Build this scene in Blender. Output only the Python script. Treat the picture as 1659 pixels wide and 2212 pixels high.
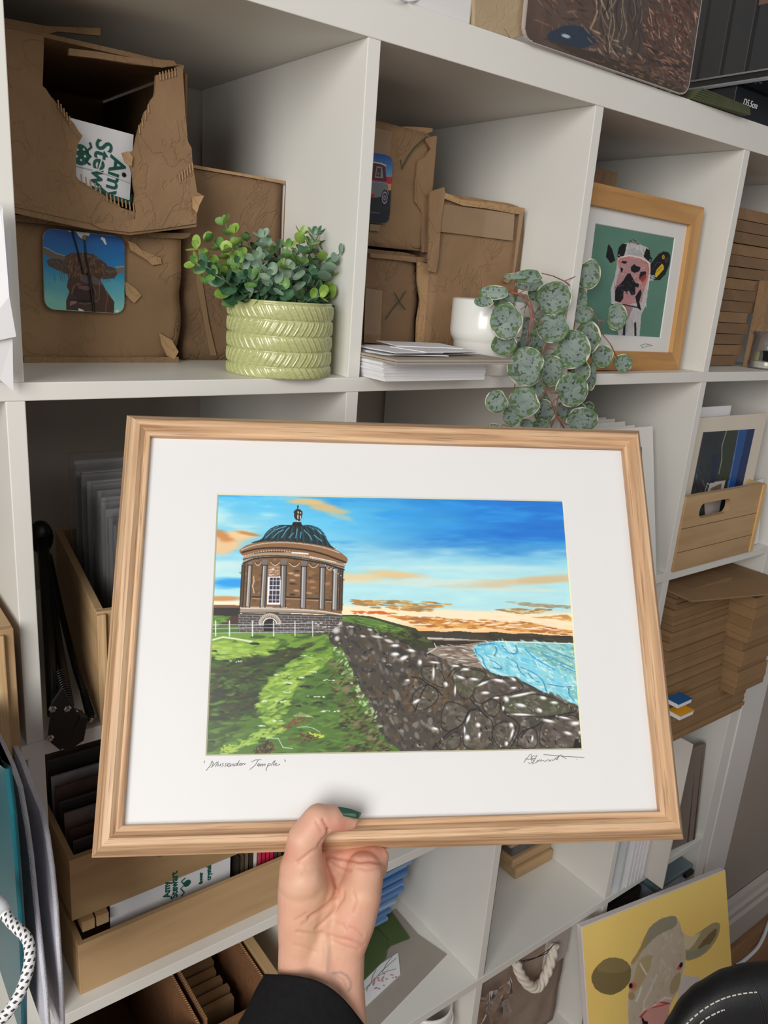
import bpy, bmesh, math, random
import numpy as np
from mathutils import Vector, Matrix, noise as mnoise

for o in list(bpy.data.objects):
    bpy.data.objects.remove(o, do_unlink=True)
SC = bpy.context.scene
COL = SC.collection
rnd = random.Random(7)

# ------------------------------------------------------------------ camera
CAM = Vector((-0.508097, -0.724347, -0.227144))
CR = Vector((0.7995202, -0.59608219, 0.07384757))
CU = Vector((0.11282575, 0.26980439, 0.95628236))
CF = Vector((0.58994728, 0.75623516, -0.28296747))
FPX = 1704.28
cd = bpy.data.cameras.new('camera'); cam = bpy.data.objects.new('camera', cd); COL.objects.link(cam)
cd.sensor_fit = 'VERTICAL'; cd.sensor_height = 36.0; cd.lens = 36.0 * FPX / 2212.0
cd.clip_start = 0.01; cd.clip_end = 50
cam.matrix_world = Matrix(((CR.x, CU.x, -CF.x, CAM.x), (CR.y, CU.y, -CF.y, CAM.y), (CR.z, CU.z, -CF.z, CAM.z), (0, 0, 0, 1)))
SC.camera = cam

# ------------------------------------------------------------------ light
SC.view_settings.view_transform = 'Standard'; SC.view_settings.look = 'None'
SC.view_settings.gamma = 1.0; SC.view_settings.use_curve_mapping = False
SC.view_settings.exposure = 0.24
wd = bpy.data.worlds.new('world'); SC.world = wd; wd.use_nodes = True
wd.node_tree.nodes['Background'].inputs[0].default_value = (0.86, 0.92, 1.0, 1)
wd.node_tree.nodes['Background'].inputs[1].default_value = 0.17
def area(name, loc, target, sx, sy, power, color):
    l = bpy.data.lights.new(name, 'AREA'); l.shape = 'RECTANGLE'; l.size = sx; l.size_y = sy
    l.energy = power; l.color = color
    o = bpy.data.objects.new(name, l); COL.objects.link(o); o.location = loc
    o.rotation_euler = (Vector(target) - Vector(loc)).to_track_quat('-Z', 'Y').to_euler()
    return o
area('window_daylight', (-2.05, -1.50, 0.20), (0.1, 0.0, -0.65), 1.3, 1.5, 50, (1.0, 0.98, 0.95))
area('front_fill', (0.2, -1.9, 0.7), (0.1, -0.2, -0.8), 1.8, 1.2, 7, (1.0, 0.94, 0.86))  # added fill lamp behind the camera, lifts the front faces

# ------------------------------------------------------------------ helpers
def at(u, v, axis, val):
    """point on the plane axis = val seen along photo position u, v"""
    d = CF + CR * ((u - 829.5) / FPX) - CU * ((v - 1106.0) / FPX)
    i = 'xyz'.index(axis)
    return CAM + d * ((val - CAM[i]) / d[i])
def atd(u, v, depth):
    d = CF + CR * ((u - 829.5) / FPX) - CU * ((v - 1106.0) / FPX)
    return CAM + d * depth

ORD = ['top', 'second', 'third', 'fourth', 'fifth', 'sixth', 'seventh', 'eighth', 'ninth', 'tenth', 'eleventh', 'twelfth', 'thirteenth', 'fourteenth', 'fifteenth', 'sixteenth', 'seventeenth', 'eighteenth', 'nineteenth', 'twentieth', 'twenty-first', 'twenty-second', 'twenty-third', 'twenty-fourth', 'twenty-fifth', 'twenty-sixth', 'twenty-seventh', 'twenty-eighth', 'twenty-ninth', 'thirtieth']
def s2l(c):
    return tuple((x / 12.92 if x <= 0.04045 else ((x + 0.055) / 1.055) ** 2.4) for x in c)
def rgb(r, g, b):
    return s2l((r / 255, g / 255, b / 255)) + (1,)

class N:
    """tiny node-tree writer"""
    def __init__(s, name):
        s.m = bpy.data.materials.new(name); s.m.use_nodes = True
        s.t = s.m.node_tree; s.b = s.t.nodes['Principled BSDF']; s.out = s.t.nodes['Material Output']
    def n(s, typ, **kw):
        nd = s.t.nodes.new(typ)
        for k, v in kw.items():
            if k.startswith('i_'):
                key = k[2:]
                key = int(key) if key.isdigit() else key.replace('_', ' ')
                nd.inputs[key].default_value = v
            else: setattr(nd, k, v)
        return nd
    def l(s, a, b): s.t.links.new(a, b)
    def ramp(s, fac, stops):
        r = s.n('ShaderNodeValToRGB'); e = r.color_ramp.elements
        while len(e) < len(stops): e.new(0.5)
        for i, (p, c) in enumerate(stops): e[i].position = p; e[i].color = c
        s.l(fac, r.inputs[0]); return r.outputs[0]
    def bump(s, h, strength=0.3, dist=0.001):
        b = s.n('ShaderNodeBump'); b.inputs['Strength'].default_value = strength; b.inputs['Distance'].default_value = dist
        s.l(h, b.inputs['Height']); s.l(b.outputs[0], s.b.inputs['Normal'])
    def mix(s, f, a, b, mode='MIX'):
        m = s.n('ShaderNodeMix', data_type='RGBA', blend_type=mode)
        for i, x in ((0, f), (6, a), (7, b)):
            if hasattr(x, 'is_linked') or hasattr(x, 'links'): s.l(x, m.inputs[i])
            else: m.inputs[i].default_value = x
        return m.outputs[2]

def mat(name, c, rough=0.6, var=0.06, scale=12, metal=0.0, spec=0.5, bump=0.0, bscale=60, coat=0.0):
    k = N(name); k.b.inputs['Roughness'].default_value = rough; k.b.inputs['Metallic'].default_value = metal
    k.b.inputs['Specular IOR Level'].default_value = spec; k.b.inputs['Coat Weight'].default_value = coat
    co = k.n('ShaderNodeTexCoord').outputs['Object']
    nz = k.n('ShaderNodeTexNoise', i_Scale=scale, i_Detail=4.0); k.l(co, nz.inputs['Vector'])
    lo = tuple(max(0, x * (1 - var)) for x in c[:3]) + (1,); hi = tuple(min(1, x * (1 + var)) for x in c[:3]) + (1,)
    k.l(k.ramp(nz.outputs['Fac'], [(0.3, lo), (0.7, hi)]), k.b.inputs['Base Color'])
    if bump:
        n2 = k.n('ShaderNodeTexNoise', i_Scale=bscale, i_Detail=3.0); k.l(co, n2.inputs['Vector'])
        k.bump(n2.outputs['Fac'], bump)
    return k.m

def wood(name, base, dark, light, axis=0, stretch=0.06, scale=90, rough=0.5, pores=0.6, bands=0.35):
    """streaky timber: noise squeezed along the grain axis, with broad bands and short dark pores"""
    k = N(name); k.b.inputs['Roughness'].default_value = rough
    co = k.n('ShaderNodeTexCoord').outputs['Object']
    def mp(st):
        m = k.n('ShaderNodeMapping'); sc = [1, 1, 1]; sc[axis] = st; m.inputs['Scale'].default_value = sc
        k.l(co, m.inputs['Vector']); return m.outputs[0]
    n1 = k.n('ShaderNodeTexNoise', i_Scale=scale, i_Detail=6.0, i_Distortion=0.4); k.l(mp(stretch), n1.inputs['Vector'])
    n2 = k.n('ShaderNodeTexNoise', i_Scale=scale * 0.22, i_Detail=3.0, i_Distortion=0.9); k.l(mp(stretch * 2.2), n2.inputs['Vector'])
    n3 = k.n('ShaderNodeTexNoise', i_Scale=scale * 4, i_Detail=2.0); k.l(mp(stretch * 0.7), n3.inputs['Vector'])
    c1 = k.ramp(n1.outputs['Fac'], [(0.32, dark), (0.5, base), (0.68, light)])
    c2 = k.mix(bands, c1, k.ramp(n2.outputs['Fac'], [(0.35, dark), (0.6, light)]))
    pr = k.ramp(n3.outputs['Fac'], [(0.33, (0, 0, 0, 1)), (0.40, (1, 1, 1, 1))])
    dk = tuple(x * 0.55 for x in dark[:3]) + (1,)
    pm = k.n('ShaderNodeMath', operation='MULTIPLY_ADD'); k.l(pr, pm.inputs[0]); pm.inputs[1].default_value = -pores; pm.inputs[2].default_value = pores
    k.l(k.mix(pm.outputs[0], c2, dk), k.b.inputs['Base Color'])
    k.bump(n1.outputs['Fac'], 0.25, 0.0006)
    return k.m

def card_mat(name, c, rough=0.8, crease=0.5):
    """corrugated cardboard: faint flutes, scuffs and soft dents"""
    k = N(name); k.b.inputs['Roughness'].default_value = rough; k.b.inputs['Specular IOR Level'].default_value = 0.25
    co = k.n('ShaderNodeTexCoord').outputs['Object']
    n1 = k.n('ShaderNodeTexNoise', i_Scale=14.0, i_Detail=6.0, i_Distortion=0.5); k.l(co, n1.inputs['Vector'])
    lo = tuple(x * 0.86 for x in c[:3]) + (1,); hi = tuple(min(1, x * 1.12) for x in c[:3]) + (1,)
    c1 = k.ramp(n1.outputs['Fac'], [(0.3, lo), (0.7, hi)])
    n2 = k.n('ShaderNodeTexNoise', i_Scale=300.0, i_Detail=2.0); k.l(co, n2.inputs['Vector'])
    c2 = k.mix(0.12, c1, k.ramp(n2.outputs['Fac'], [(0.35, lo), (0.65, hi)]))
    k.l(c2, k.b.inputs['Base Color'])
    n3 = k.n('ShaderNodeTexNoise', i_Scale=13.0, i_Detail=6.0, i_Distortion=2.4); k.l(co, n3.inputs['Vector'])
    v3 = k.n('ShaderNodeTexVoronoi', feature='DISTANCE_TO_EDGE', i_Scale=11.0); wn = k.n('ShaderNodeMix', data_type='VECTOR'); wn.inputs[0].default_value = 0.12; k.l(co, wn.inputs[4]); k.l(n3.outputs['Color'], wn.inputs[5]); k.l(wn.outputs[1], v3.inputs['Vector'])
    cr_ = k.ramp(v3.outputs['Distance'], [(0.0, (0.75, 0.75, 0.75, 1)), (0.035, (1, 1, 1, 1))]); k.bump(k.mix(0.55, n3.outputs['Fac'], cr_), crease * 1.5, 0.005)
    return k.m

def vcol_mat(name, rough=0.5, spec=0.4, coat=0.0):
    k = N(name); a = k.n('ShaderNodeVertexColor', layer_name='Col')
    k.l(a.outputs['Color'], k.b.inputs['Base Color']); k.b.inputs['Roughness'].default_value = rough
    k.b.inputs['Specular IOR Level'].default_value = spec; k.b.inputs['Coat Weight'].default_value = coat
    return k.m

def clear_mat(name, tint=(1, 1, 1, 1), refl=1.0, rough=0.03, haze=0.0, hcol=(0.8, 0.82, 0.85, 1)):
    """thin clear sheet: see-through plus a fresnel mirror, with a little milky haze if asked"""
    k = N(name); t = k.n('ShaderNodeBsdfTransparent'); t.inputs[0].default_value = tint
    g = k.n('ShaderNodeBsdfGlossy'); g.inputs['Roughness'].default_value = rough
    f = k.n('ShaderNodeFresnel'); f.inputs[0].default_value = 1.5
    ml = k.n('ShaderNodeMath', operation='MULTIPLY'); k.l(f.outputs[0], ml.inputs[0]); ml.inputs[1].default_value = refl
    mx = k.n('ShaderNodeMixShader'); k.l(ml.outputs[0], mx.inputs[0]); k.l(t.outputs[0], mx.inputs[1]); k.l(g.outputs[0], mx.inputs[2])
    last = mx
    if haze:
        d = k.n('ShaderNodeBsdfDiffuse'); d.inputs[0].default_value = hcol
        m2 = k.n('ShaderNodeMixShader'); m2.inputs[0].default_value = haze
        k.l(mx.outputs[0], m2.inputs[1]); k.l(d.outputs[0], m2.inputs[2]); last = m2
    k.l(last.outputs[0], k.out.inputs[0]); return k.m

# ---- mesh builder
class MB:
    def __init__(s): s.v = []; s.f = []; s.mi = []; s.cur = 0
    def add(s, vs, fs, M=None):
        b = len(s.v)
        s.v += [tuple(M @ Vector(p)) if M is not None else tuple(p) for p in vs]
        s.f += [tuple(b + i for i in f) for f in fs]; s.mi += [s.cur] * len(fs); return s
    def box(s, x0, x1, y0, y1, z0, z1, M=None):
        return s.add([(x0, y0, z0), (x1, y0, z0), (x1, y1, z0), (x0, y1, z0), (x0, y0, z1), (x1, y0, z1), (x1, y1, z1), (x0, y1, z1)],
                     [(3, 2, 1, 0), (4, 5, 6, 7), (0, 1, 5, 4), (1, 2, 6, 5), (2, 3, 7, 6), (3, 0, 4, 7)], M)
    def prism(s, poly, z0, z1, M=None):
        """poly: CCW list of (x, y); extruded along local z"""
        n = len(poly)
        return s.add([(x, y, z0) for x, y in poly] + [(x, y, z1) for x, y in poly],
                     [tuple(range(n))[::-1], tuple(range(n, 2 * n))] + [(i, (i + 1) % n, n + (i + 1) % n, n + i) for i in range(n)], M)
    def tube(s, pts, r, n=8, cap=True, M=None):
        pts = [Vector(p) for p in pts]; rs = r if hasattr(r, '__len__') else [r] * len(pts)
        vs = []; fs = []; up = None
        for i, p in enumerate(pts):
            t = (pts[min(i + 1, len(pts) - 1)] - pts[max(i - 1, 0)]).normalized()
            if up is None:
                up = Vector((0, 0, 1)) if abs(t.z) < 0.9 else Vector((1, 0, 0))
            a = t.cross(up).normalized(); up = a.cross(t).normalized()
            for k in range(n):
                th = 2 * math.pi * k / n
                vs.append(p + (a * math.cos(th) + up * math.sin(th)) * rs[i])
        for i in range(len(pts) - 1):
            for k in range(n):
                fs.append((i * n + k, i * n + (k + 1) % n, (i + 1) * n + (k + 1) % n, (i + 1) * n + k))
        if cap: fs += [tuple(range(n))[::-1], tuple(range((len(pts) - 1) * n, len(pts) * n))]
        return s.add(vs, fs, M)
    def lathe(s, prof, n=48, M=None, close=False):
        vs = []; fs = []
        for r, z in prof:
            for k in range(n):
                th = 2 * math.pi * k / n; vs.append((r * math.cos(th), r * math.sin(th), z))
        m = len(prof)
        for i in range(m - 1 if not close else m):
            j = (i + 1) % m
            for k in range(n): fs.append((i * n + k, i * n + (k + 1) % n, j * n + (k + 1) % n, j * n + k))
        return s.add(vs, fs, M)
    def ball(s, c, r, n=12, M=None):
        rr = r if hasattr(r, '__len__') else (r, r, r); vs = []; fs = []
        m = n // 2 + 1
        for i in range(m + 1):
            ph = math.pi * i / m
            for k in range(n):
                th = 2 * math.pi * k / n
                vs.append((c[0] + rr[0] * math.sin(ph) * math.cos(th), c[1] + rr[1] * math.sin(ph) * math.sin(th), c[2] + rr[2] * math.cos(ph)))
        for i in range(m):
            for k in range(n): fs.append((i * n + k, (i + 1) * n + k, (i + 1) * n + (k + 1) % n, i * n + (k + 1) % n))
        return s.add(vs, fs, M)
    def build(s, name, m=None, parent=None, bevel=0, smooth=False, seg=2, M=None):
        me = bpy.data.meshes.new(name); me.from_pydata([tuple(v) for v in s.v], [], s.f); me.validate()
        ms = m if isinstance(m, (list, tuple)) else [m]
        for x in ms:
            if x: me.materials.append(x)
        if len(ms) > 1 and len(me.polygons) == len(s.mi): me.polygons.foreach_set('material_index', s.mi)
        bm = bmesh.new(); bm.from_mesh(me); bmesh.ops.recalc_face_normals(bm, faces=bm.faces); bm.to_mesh(me); bm.free()
        if smooth: me.polygons.foreach_set('use_smooth', [True] * len(me.polygons))
        o = bpy.data.objects.new(name, me); COL.objects.link(o)
        if parent: o.parent = parent
        if M is not None: o.matrix_local = M
        if bevel:
            b = o.modifiers.new('bevel', 'BEVEL'); b.width = bevel; b.segments = seg; b.limit_method = 'ANGLE'; b.angle_limit = 0.6
        return o

def tag(o, label=None, cat=None, group=None, kind=None):
    if label: o['label'] = label
    if cat: o['category'] = cat
    if group: o['group'] = group
    if kind: o['kind'] = kind
    return o
def thing(name, label, cat, M=None, group=None):
    o = bpy.data.objects.new(name, None); o.empty_display_size = 0.02; COL.objects.link(o)
    if M is not None: o.matrix_world = M
    return tag(o, label, cat, group)
def frame(o, ex, ey, ez=None):
    """matrix from an origin and axes"""
    ex = Vector(ex).normalized(); ey = Vector(ey); ey = (ey - ex * ey.dot(ex)).normalized(); ez = ex.cross(ey)
    return Matrix(((ex.x, ey.x, ez.x, o[0]), (ex.y, ey.y, ez.y, o[1]), (ex.z, ey.z, ez.z, o[2]), (0, 0, 0, 1)))
def TR(x, y, z, rz=0.0): return Matrix.Translation((x, y, z)) @ Matrix.Rotation(rz, 4, 'Z')
def rrect(x0, x1, y0, y1, r, n=5):
    out = []
    for cx, cy, a in ((x1 - r, y1 - r, 0), (x0 + r, y1 - r, 90), (x0 + r, y0 + r, 180), (x1 - r, y0 + r, 270)):
        for k in range(n + 1):
            t = math.radians(a + 90 * k / n); out.append((cx + r * math.cos(t), cy + r * math.sin(t)))
    return out
def text_mesh(name, s, size, m, parent, M, bold=0.0, thick=0.0002, space=1.0, shear=0.0):
    c = bpy.data.curves.new(name, 'FONT'); c.body = s; c.size = size; c.extrude = thick; c.offset = bold
    c.space_line = space; c.shear = shear; c.resolution_u = 4
    t = bpy.data.objects.new(name + '_curve', c); COL.objects.link(t)
    dg = bpy.context.evaluated_depsgraph_get(); me = bpy.data.meshes.new_from_object(t.evaluated_get(dg))
    bpy.data.objects.remove(t, do_unlink=True); me.materials.clear(); me.materials.append(m); me.name = name
    o = bpy.data.objects.new(name, me); COL.objects.link(o); o.parent = parent; o.matrix_local = M
    return o

# ---- painter: fills a colour grid that becomes the printed face of an artwork
class Paint:
    def __init__(s, w, h, corners, seed=1):
        """corners: TL, TR, BR, BL of the artwork in the sketch frame the strokes are given in"""
        s.w, s.h = w, h; s.r = np.random.RandomState(seed)
        A = []; 
        uv = [(0, 0), (1, 0), (1, 1), (0, 1)]
        for (u, v), (x, y) in zip(uv, corners):
            A.append([u, v, 1, 0, 0, 0, -u * x, -v * x]); A.append([0, 0, 0, u, v, 1, -u * y, -v * y])
        b = np.array(corners, float).reshape(-1)
        hh = np.linalg.solve(np.array(A, float), b); s.H = np.append(hh, 1).reshape(3, 3); s.Hi = np.linalg.inv(s.H)
        U, V = np.meshgrid((np.arange(w)) / (w - 1), (np.arange(h)) / (h - 1))
        P = s.H @ np.stack([U.ravel(), V.ravel(), np.ones(w * h)])
        s.X = (P[0] / P[2]).reshape(h, w); s.Y = (P[1] / P[2]).reshape(h, w); s.U = U; s.V = V
        s.c = np.zeros((h, w, 3))
    def fbm(s, sx, sy, seed=0, octv=4):
        r = np.random.RandomState(seed); out = 0; amp = 1; tot = 0
        for o in range(octv):
            gx = max(2, int(sx * 2 ** o)); gy = max(2, int(sy * 2 ** o)); g = r.rand(gy + 2, gx + 2)
            x = s.U * gx; y = s.V * gy; xi = x.astype(int); yi = y.astype(int); fx = x - xi; fy = y - yi
            fx = fx * fx * (3 - 2 * fx); fy = fy * fy * (3 - 2 * fy)
            a = g[yi, xi] * (1 - fx) + g[yi, xi + 1] * fx; b = g[yi + 1, xi] * (1 - fx) + g[yi + 1, xi + 1] * fx
            out = out + amp * (a * (1 - fy) + b * fy); tot += amp; amp *= 0.5
        return out / tot
    def box(s, x0, y0, x1, y1):
        P = s.Hi @ np.array([[x0, x1, x1, x0], [y0, y0, y1, y1], [1, 1, 1, 1]], float); u = P[0] / P[2]; v = P[1] / P[2]
        a = int(max(0, np.floor(u.min() * (s.w - 1)) - 1)); b = int(min(s.w, np.ceil(u.max() * (s.w - 1)) + 2))
        c = int(max(0, np.floor(v.min() * (s.h - 1)) - 1)); d = int(min(s.h, np.ceil(v.max() * (s.h - 1)) + 2))
        return slice(c, max(c, d)), slice(a, max(a, b))
    def inside(s, poly, sl):
        X = s.X[sl]; Y = s.Y[sl]; m = np.zeros(X.shape, bool); n = len(poly)
        for i in range(n):
            x0, y0 = poly[i]; x1, y1 = poly[(i + 1) % n]
            if y0 == y1: continue
            m ^= ((Y < y0) != (Y < y1)) & (X < (x1 - x0) * (Y - y0) / (y1 - y0) + x0)
        return m
    def blend(s, sl, a, col):
        col = np.array(col, float) / 255 if not isinstance(col, np.ndarray) else col
        s.c[sl] = s.c[sl] * (1 - a[..., None]) + col * a[..., None]
    @staticmethod
    def sm(q, it=2):
        for _ in range(it):
            q = [r for i in range(len(q)) for r in ((q[i][0] * .75 + q[(i + 1) % len(q)][0] * .25, q[i][1] * .75 + q[(i + 1) % len(q)][1] * .25), (q[i][0] * .25 + q[(i + 1) % len(q)][0] * .75, q[i][1] * .25 + q[(i + 1) % len(q)][1] * .75))]
        return q
    def poly(s, p, col, a=1.0, jitter=0):
        xs = [q[0] for q in p]; ys = [q[1] for q in p]; sl = s.box(min(xs), min(ys), max(xs), max(ys))
        s.blend(sl, s.inside(p, sl) * float(a), col)
    def line(s, pts, col, w=2.0, a=1.0, taper=False):
        for i in range(len(pts) - 1):
            (x0, y0), (x1, y1) = pts[i], pts[i + 1]; sl = s.box(min(x0, x1) - w, min(y0, y1) - w, max(x0, x1) + w, max(y0, y1) + w)
            X = s.X[sl]; Y = s.Y[sl]; dx, dy = x1 - x0, y1 - y0; L = dx * dx + dy * dy + 1e-9
            t = np.clip(((X - x0) * dx + (Y - y0) * dy) / L, 0, 1)
            d = np.hypot(X - x0 - t * dx, Y - y0 - t * dy); ww = w * (1 - 0.7 * (i + t) / (len(pts) - 1)) if taper else w
            s.blend(sl, np.clip((ww / 2 - d) / 1.0 + 0.5, 0, 1) * a, col)
    def dab(s, x, y, L, W, ang, col, a=1.0, soft=0.35):
        R = max(L, W) * 1.2; sl = s.box(x - R, y - R, x + R, y + R)
        X = s.X[sl] - x; Y = s.Y[sl] - y; c, n = math.cos(ang), math.sin(ang)
        p = X * c + Y * n; q = -X * n + Y * c; d = np.sqrt((p / L) ** 2 + (q / W) ** 2)
        s.blend(sl, np.clip((1 - d) / soft, 0, 1) * a, col)
    def dabs(s, region, n, pal, L, W, ang=0.0, spread=0.3, a=0.9, soft=0.35):
        xs = [q[0] for q in region]; ys = [q[1] for q in region]; k = 0; tries = 0
        while k < n and tries < n * 12:
            tries += 1
            x = s.r.uniform(min(xs), max(xs)); y = s.r.uniform(min(ys), max(ys)); m = False
            for i in range(len(region)):
                x0, y0 = region[i]; x1, y1 = region[(i + 1) % len(region)]
                if (y < y0) != (y < y1) and x < (x1 - x0) * (y - y0) / (y1 - y0) + x0: m = not m
            if not m: continue
            k += 1; an = (ang(x, y) if callable(ang) else ang) + s.r.normal() * spread
            s.dab(x, y, s.r.uniform(*L), s.r.uniform(*W), an, pal[s.r.randint(len(pal))], a, soft)
    def mesh(s, name, w, h, m, parent, M, z=0.0, keep=None):
        """flat grid of size w x h centred on the origin, z facing the viewer; keep: outline it is cut to"""
        W, H = s.w, s.h
        co = np.stack([(s.U - 0.5) * w, (0.5 - s.V) * h, np.full(s.U.shape, z)], -1).reshape(-1, 3)
        i = np.arange(H - 1)[:, None] * W + np.arange(W - 1)[None, :]
        q = np.stack([i, i + W, i + W + 1, i + 1], -1).reshape(-1, 4)
        if keep is not None: q = q[keep[:-1, :-1].ravel() & keep[1:, 1:].ravel()]
        me = bpy.data.meshes.new(name); me.vertices.add(len(co)); me.vertices.foreach_set('co', co.ravel().astype(np.float32))
        me.loops.add(q.size); me.loops.foreach_set('vertex_index', q.ravel().astype(np.int32))
        me.polygons.add(len(q)); me.polygons.foreach_set('loop_start', (np.arange(len(q)) * 4).astype(np.int32))
        me.polygons.foreach_set('loop_total', np.full(len(q), 4, np.int32)); me.update(calc_edges=True)
        c = np.clip(s.c, 0, 1); c = np.where(c <= 0.04045, c / 12.92, ((c + 0.055) / 1.055) ** 2.4).reshape(-1, 3)
        at_ = me.color_attributes.new('Col', 'FLOAT_COLOR', 'POINT')
        at_.data.foreach_set('color', np.concatenate([c, np.ones((len(c), 1))], 1).ravel().astype(np.float32))
        me.materials.append(m); o = bpy.data.objects.new(name, me); COL.objects.link(o)
        if parent: o.parent = parent
        o.matrix_local = M; return o

# ------------------------------------------------------------------ shared materials
WHITE = mat('white_laminate', rgb(226, 224, 217), 0.42, 0.02, 6, spec=0.4)
M_CARD = card_mat('brown_cardboard', rgb(146, 116, 86))
M_CARD2 = card_mat('darker_cardboard', rgb(130, 103, 77))
M_CARDIN = card_mat('cardboard_inner', rgb(120, 92, 66))
M_PLY = wood('pale_plywood', rgb(212, 178, 132), rgb(188, 152, 106), rgb(226, 196, 152), 0, 0.08, 60, 0.55, 0.15, 0.4)
M_PLYE = wood('plywood_edge', rgb(196, 158, 110), rgb(150, 112, 72), rgb(222, 190, 146), 2, 0.02, 260, 0.6, 0.3, 0.2)
PAPER = mat('white_paper', rgb(232, 232, 234), 0.7, 0.02, 20)
M_MOUNT = mat('white_mount_board', rgb(228, 226, 222), 0.8, 0.015, 30)
BLACK = mat('black_plastic', rgb(22, 22, 23), 0.35, 0.1, 30)
INK = mat('dark_green_ink', rgb(14, 92, 78), 0.6, 0.05)
M_PENCIL = mat('pencil_grey', rgb(120, 120, 122), 0.7, 0.1)
PRINT = vcol_mat('printed_picture', 0.42, 0.4)
# ------------------------------------------------------------------ the room
ZF = -1.779
wallm = mat('wall_paint', rgb(196, 188, 178), 0.85, 0.03, 3, bump=0.05, bscale=200)
MB().box(-3.2, 3.2, 0.40, 0.46, ZF, 1.0).build('wall_back', wallm)['kind'] = 'structure'
MB().box(1.184, 3.2, 0.0, 0.40, ZF, 1.0).build('wall_right', mat('shaded_wall_paint', rgb(158, 146, 136), 0.85, 0.03, 3, bump=0.05, bscale=200))['kind'] = 'structure'  # wall colour darkened: the shade at this end is painted in
flm = wood('floor_boards', rgb(140, 100, 66), rgb(104, 70, 44), rgb(166, 124, 84), 0, 0.06, 30, 0.45, 0.3, 0.5)
MB().box(-3.2, 3.2, -3.2, 0.46, ZF - 0.05, ZF).build('floor', flm)['kind'] = 'structure'
trimm = mat('white_gloss_trim', rgb(222, 220, 216), 0.4, 0.02, 5)
MB().box(1.087, 1.186, -0.002, 0.40, ZF, 1.0).build('trim_1', trimm, bevel=0.002)['kind'] = 'structure'
bb = MB(); prof = [(-0.002, 0), (-0.030, 0), (-0.030, 0.075), (-0.024, 0.082), (-0.024, 0.098), (-0.018, 0.104), (-0.014, 0.118), (-0.002, 0.122)]
vs = [(1.20, y, ZF + z) for y, z in prof] + [(3.2, y, ZF + z) for y, z in prof]; n = len(prof)
bb.add(vs, [tuple(range(n)), tuple(range(n, 2 * n))] + [(i, (i + 1) % n, n + (i + 1) % n, n + i) for i in range(n)])
bb.build('baseboard_right', mat('shaded_gloss_skirting', rgb(192, 182, 172), 0.45, 0.02, 5))['kind'] = 'structure'  # trim gloss dulled, with the skirting's shade put into its colour

# ------------------------------------------------------------------ shelving unit (5 x 5 cells)
P = 0.351; T = 0.008; DEP = 0.388
shelf = thing('shelving_unit', 'large white cube shelving unit against the back wall, filled with boxes and prints', 'shelf', TR(0, 0, ZF))
def cab(name, x0, x1, z0, z1, y0=0.0, b=0.0008):
    cx, cz = (x0 + x1) / 2, (z0 + z1) / 2
    return MB().box(x0 - cx, x1 - cx, y0, DEP, z0 - cz, z1 - cz).build(name, WHITE, shelf, bevel=b, M=TR(cx, 0, cz - ZF))
XL, XR = -2 * P - 0.03, 3 * P + 0.030
cab('top_board', XL, XR, 0.0, 0.040)
cab('bottom_board', XL, XR, ZF, -1.739)
cab('side_panel', XL, -2 * P + T, -1.739, 0.0); cab('side_panel', 3 * P - T, XR, -1.739, 0.0)
ROW = [0.0] + [-P * i for i in range(1, 5)]          # underside of the board above each row
for i in range(1, 5): cab('shelf', -2 * P + T, 3 * P - T, -P * i, -P * i + 0.016)
for r in range(5):
    zt = -P * r; zb = -P * (r + 1) + 0.016 if r < 4 else -1.739
    for c in (-1, 0, 1, 2): cab('divider', c * P - T, c * P + T, zb, zt, 0.0006)
S1, S2, S3, S4, S5 = -0.335, -0.686, -1.037, -1.388, -1.739      # shelf tops
# ------------------------------------------------------------------ the held picture frame
FO = Vector((-0.14391, -0.28654, -0.47984)); FX = Vector((0.8586, -0.51202, 0.02543)); FY = Vector((0.25681, 0.47252, 0.84307))
MF = frame(FO, FX, FY)
fr = thing('framed_print', 'large oak-grained picture frame held in a hand, print of a domed temple', 'picture frame', MF)
OAKX = wood('oak_grain_across', rgb(198, 159, 121), rgb(152, 111, 79), rgb(224, 190, 152), 0, 0.035, 190, 0.5, 0.5, 0.16)
OAKY = wood('oak_grain_upright', rgb(198, 159, 121), rgb(152, 111, 79), rgb(224, 190, 152), 1, 0.035, 190, 0.5, 0.5, 0.16)
hw, hh = 0.2125, 0.1603
# profile: (inset from the front outer edge, z)
PROF = [(-0.0095, -0.017), (-0.0004, -0.0006), (0.0004, 0.0), (0.0050, 0.0), (0.0054, -0.0006), (0.0086, -0.0045), (0.0092, -0.0042), (0.0120, -0.0046), (0.0126, -0.0052), (0.0128, -0.0100), (0.0128, -0.017)]
def rail(side):
    """one mitred moulding; side 0 bottom, 1 right, 2 top, 3 left"""
    cs = [(-1, -1), (1, -1), (1, 1), (-1, 1)]; a = cs[side]; b = cs[(side + 1) % 4]; m = MB(); vs = []
    for q in (a, b):
        for ins, z in PROF: vs.append((q[0] * (hw - ins), q[1] * (hh - ins), z))
    n = len(PROF); m.add(vs, [(i, (i + 1) % n, n + (i + 1) % n, n + i) for i in range(n)] + [tuple(range(n)), tuple(range(n, 2 * n))])
    return m.build('frame_rail', OAKX if side % 2 == 0 else OAKY, fr)
for sd in range(4): rail(sd)
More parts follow.
